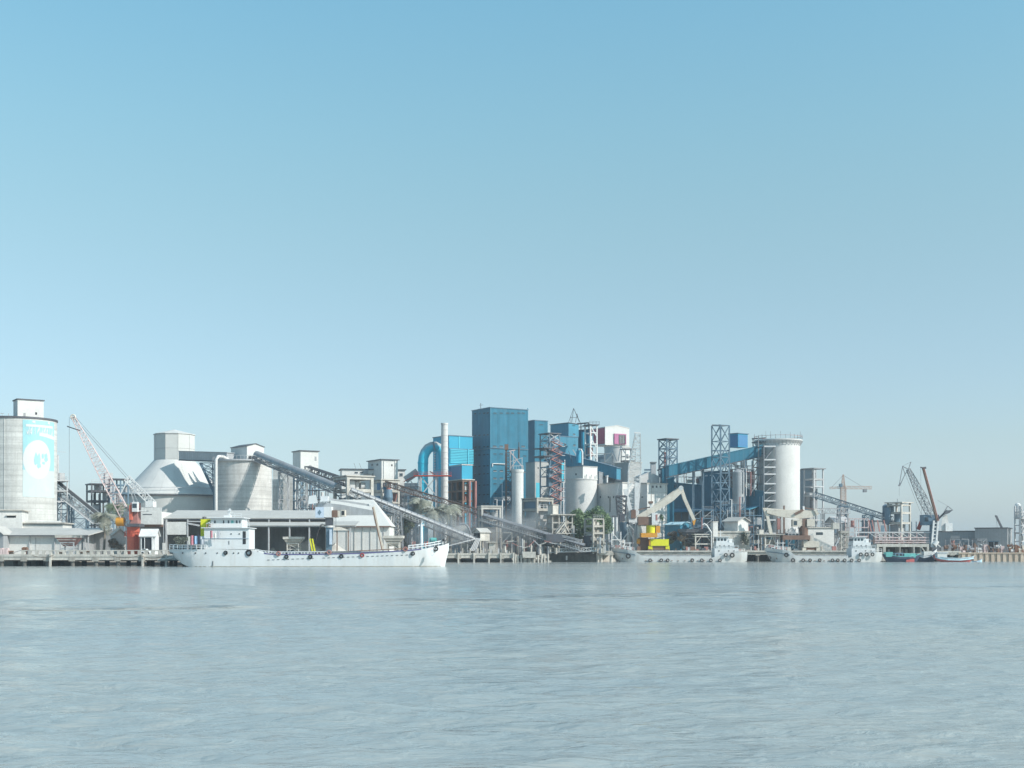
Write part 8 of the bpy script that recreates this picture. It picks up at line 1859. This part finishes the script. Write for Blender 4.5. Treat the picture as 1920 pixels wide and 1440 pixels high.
def bush(label, cat, name, px, D, py, wpx, hpx, m, seed, n=2600, leaf=.32, trunk=True, lobes=9, group=None):
    rr = random.Random(seed); rx, rzv = S(wpx/2, D), S(hpx/2, D); c = Vector((X(px, D), D, Z(py, D)))
    base = Vector((c.x, D, GZ-.3)); t = T(name, label, cat, base, group=group)
    L_ = []
    for k in range(lobes):
        a = rr.uniform(0, 6.28); q = rr.uniform(.1, .72); L_.append((c+Vector((math.cos(a)*q*rx, rr.uniform(-.5, .5)*min(rx, 4), rr.uniform(-.55, .6)*rzv)), rr.uniform(.3, .55)))
    if trunk:
        for k, (lc, lr) in enumerate(L_[:5]):
            b = MB(); b.path([base+Vector((.12*k, 0, 0)), base+(lc-base)*.5+Vector((rr.uniform(-.3, .3), 0, .3)), lc], [.22, .13, .05], 7); t.part('trunk' if k == 0 else 'limb', b, 'bark', smooth=True)
    b = MB(); vs, fs = [], []
    for i in range(n):
        lc, lr = L_[rr.randrange(lobes)]
        d = Vector((rr.gauss(0, 1), rr.gauss(0, 1), rr.gauss(0, 1))).normalized(); q = (rr.random()**.4)*lr
        p = lc+Vector((d.x*q*rx, d.y*q*min(rx, 4), d.z*q*rzv*1.05))
        if p.z < GZ-.2: continue
        s = leaf*rr.uniform(.5, 1.3); u = Vector((rr.gauss(0, 1), rr.gauss(0, 1), rr.gauss(0, .6))).normalized(); w = u.cross(Vector((rr.gauss(0, 1), rr.gauss(0, 1), rr.gauss(0, 1)))).normalized()
        k0 = len(vs); vs += [p-u*s, p+w*s*.45, p+u*s, p-w*s*.45]; fs.append((k0, k0+1, k0+2, k0+3))
    b.add(vs, fs); t.part('crown', b, m); return t
bush('bright green leafy tree left half before the broad silo', 'tree', 'leafy_tree', 1087, 413, 980, 60, 62, 'leaf', 1, 7000, .36, lobes=14, group='green trees before the broad silo')
bush('bright green leafy tree right half below the white block', 'tree', 'leafy_tree', 1121, 414, 977, 50, 52, 'leaf', 2, 5600, .36, lobes=13, group='green trees before the broad silo')
bush('low green shrub under the leafy trees', 'shrub', 'shrub', 1078, 420, 1003, 34, 26, 'leaf', 3, 1400, .3, trunk=False)
bush('dark green tree behind the long pale conveyor trestle', 'tree', 'leafy_tree', 762, 420, 985, 40, 44, 'palmg', 4, 2600, .36)
bush('dusty grey bush behind the ship poop railing', 'shrub', 'shrub', 338, 312, 1016, 32, 20, 'leafd', 5, 1600, .2, trunk=False)
bush('dark dusty shrub on the retaining wall beside the small pitched shed', 'shrub', 'shrub', 1398, 424, 1010, 26, 30, 'leafd', 6, 1500, .28, trunk=False)
bush('reddish brown scrub behind the yellow portal beam', 'shrub', 'shrub', 1262, 434, 1005, 34, 26, 'scrub', 7, 1500, .26, trunk=False)
bush('dry brown scrub on the yard under the left palms', 'shrub', 'shrub', 216, 316, 1020, 34, 24, 'scrub', 8, 1500, .22, trunk=False)
bush('green creeper hanging on the white silo block', 'creeper', 'creeper', 1241, 443, 972, 9, 22, 'leaf', 9, 500, .22, trunk=False, lobes=5)
bush('low grey bush between the lattice conveyor legs', 'shrub', 'shrub', 860, 418, 1010, 40, 34, 'leafd', 10, 1500, .3, trunk=False)

bush('wide reddish scrub in front of the blue hut', 'shrub', 'shrub', 1281, 429, 1017, 44, 30, 'scrub', 21, 2200, .26, trunk=False)
bush('grey green scrub between the yellow crane and the blue hut', 'shrub', 'shrub', 1252, 430, 1020, 26, 24, 'leafd', 22, 1300, .26, trunk=False)
# ================================================================== DUST drifting off the conveyors
def dust(name, c, r, dens, seed):
    b = MB(); n, m_ = 20, 12; vs, fs = [], []
    for j in range(m_+1):
        th = math.pi*j/m_
        for i in range(n):
            a = 2*math.pi*i/n; vs.append((math.sin(th)*math.cos(a)*r[0], math.sin(th)*math.sin(a)*r[1], math.cos(th)*r[2]))
    for j in range(m_):
        for i in range(n): fs.append((j*n+i, j*n+(i+1)%n, (j+1)*n+(i+1)%n, (j+1)*n+i))
    b.add(vs, fs)
    m = bpy.data.materials.new('cement_dust_'+str(seed)); m.use_nodes = True; N, l = m.node_tree.nodes, m.node_tree.links; N.clear()
    o = N.new('ShaderNodeOutputMaterial'); v = N.new('ShaderNodeVolumePrincipled'); v.inputs['Color'].default_value = (.86, .87, .88, 1); v.inputs['Anisotropy'].default_value = .1
    tc = N.new('ShaderNodeTexCoord'); mp = N.new('ShaderNodeVectorMath'); mp.operation = 'DIVIDE'; mp.inputs[1].default_value = r; l.new(tc.outputs['Object'], mp.inputs[0])
    ln = N.new('ShaderNodeVectorMath'); ln.operation = 'LENGTH'; l.new(mp.outputs[0], ln.inputs[0])
    fo = N.new('ShaderNodeMapRange'); fo.interpolation_type = 'SMOOTHSTEP'; fo.inputs[1].default_value = .15; fo.inputs[2].default_value = .98; fo.inputs[3].default_value = 1; fo.inputs[4].default_value = 0; l.new(ln.outputs['Value'], fo.inputs[0])
    ns = N.new('ShaderNodeTexNoise'); ns.inputs['Scale'].default_value = .16; ns.inputs['Detail'].default_value = 4; l.new(tc.outputs['Object'], ns.inputs['Vector'])
    nr = N.new('ShaderNodeMapRange'); nr.inputs[1].default_value = .38; nr.inputs[2].default_value = .68; l.new(ns.outputs['Fac'], nr.inputs[0])
    mu = N.new('ShaderNodeMath'); mu.operation = 'MULTIPLY'; l.new(fo.outputs[0], mu.inputs[0]); l.new(nr.outputs[0], mu.inputs[1])
    m2 = N.new('ShaderNodeMath'); m2.operation = 'MULTIPLY'; m2.inputs[1].default_value = dens; l.new(mu.outputs[0], m2.inputs[0]); l.new(m2.outputs[0], v.inputs['Density']); l.new(v.outputs[0], o.inputs['Volume'])
    ob = bpy.data.objects.new(name, b.mesh(name, m, smooth=True)); COL.objects.link(ob); ob.location = c; props(ob, kind='stuff'); return ob
dust('dust_cloud', P(815, 1000, 392), (16, 9, 9), .15, 1)
dust('dust_cloud', P(940, 993, 404), (23, 9, 9.5), .14, 2)
dust('dust_cloud', P(560, 1018, 336), (12, 6, 5), .12, 3)  # warehouse dust, added to lighten the dark openings

# ================================================================== AIR
hz = MB(); hz.box(-2300, -400, -2.5, 2300, 3100, 62)
hm = bpy.data.materials.new('humid_air'); hm.use_nodes = True
hn, hl = hm.node_tree.nodes, hm.node_tree.links
hn.clear()
ho = hn.new('ShaderNodeOutputMaterial'); hv = hn.new('ShaderNodeVolumePrincipled')
hv.inputs['Color'].default_value = (0.78, 0.88, 0.95, 1)
hv.inputs['Density'].default_value = 0.00022
hv.inputs['Anisotropy'].default_value = 0.2
hl.new(hv.outputs[0], ho.inputs['Volume'])
single('haze', None, None, hz, hm, loc=(0,0,0), kind='stuff')
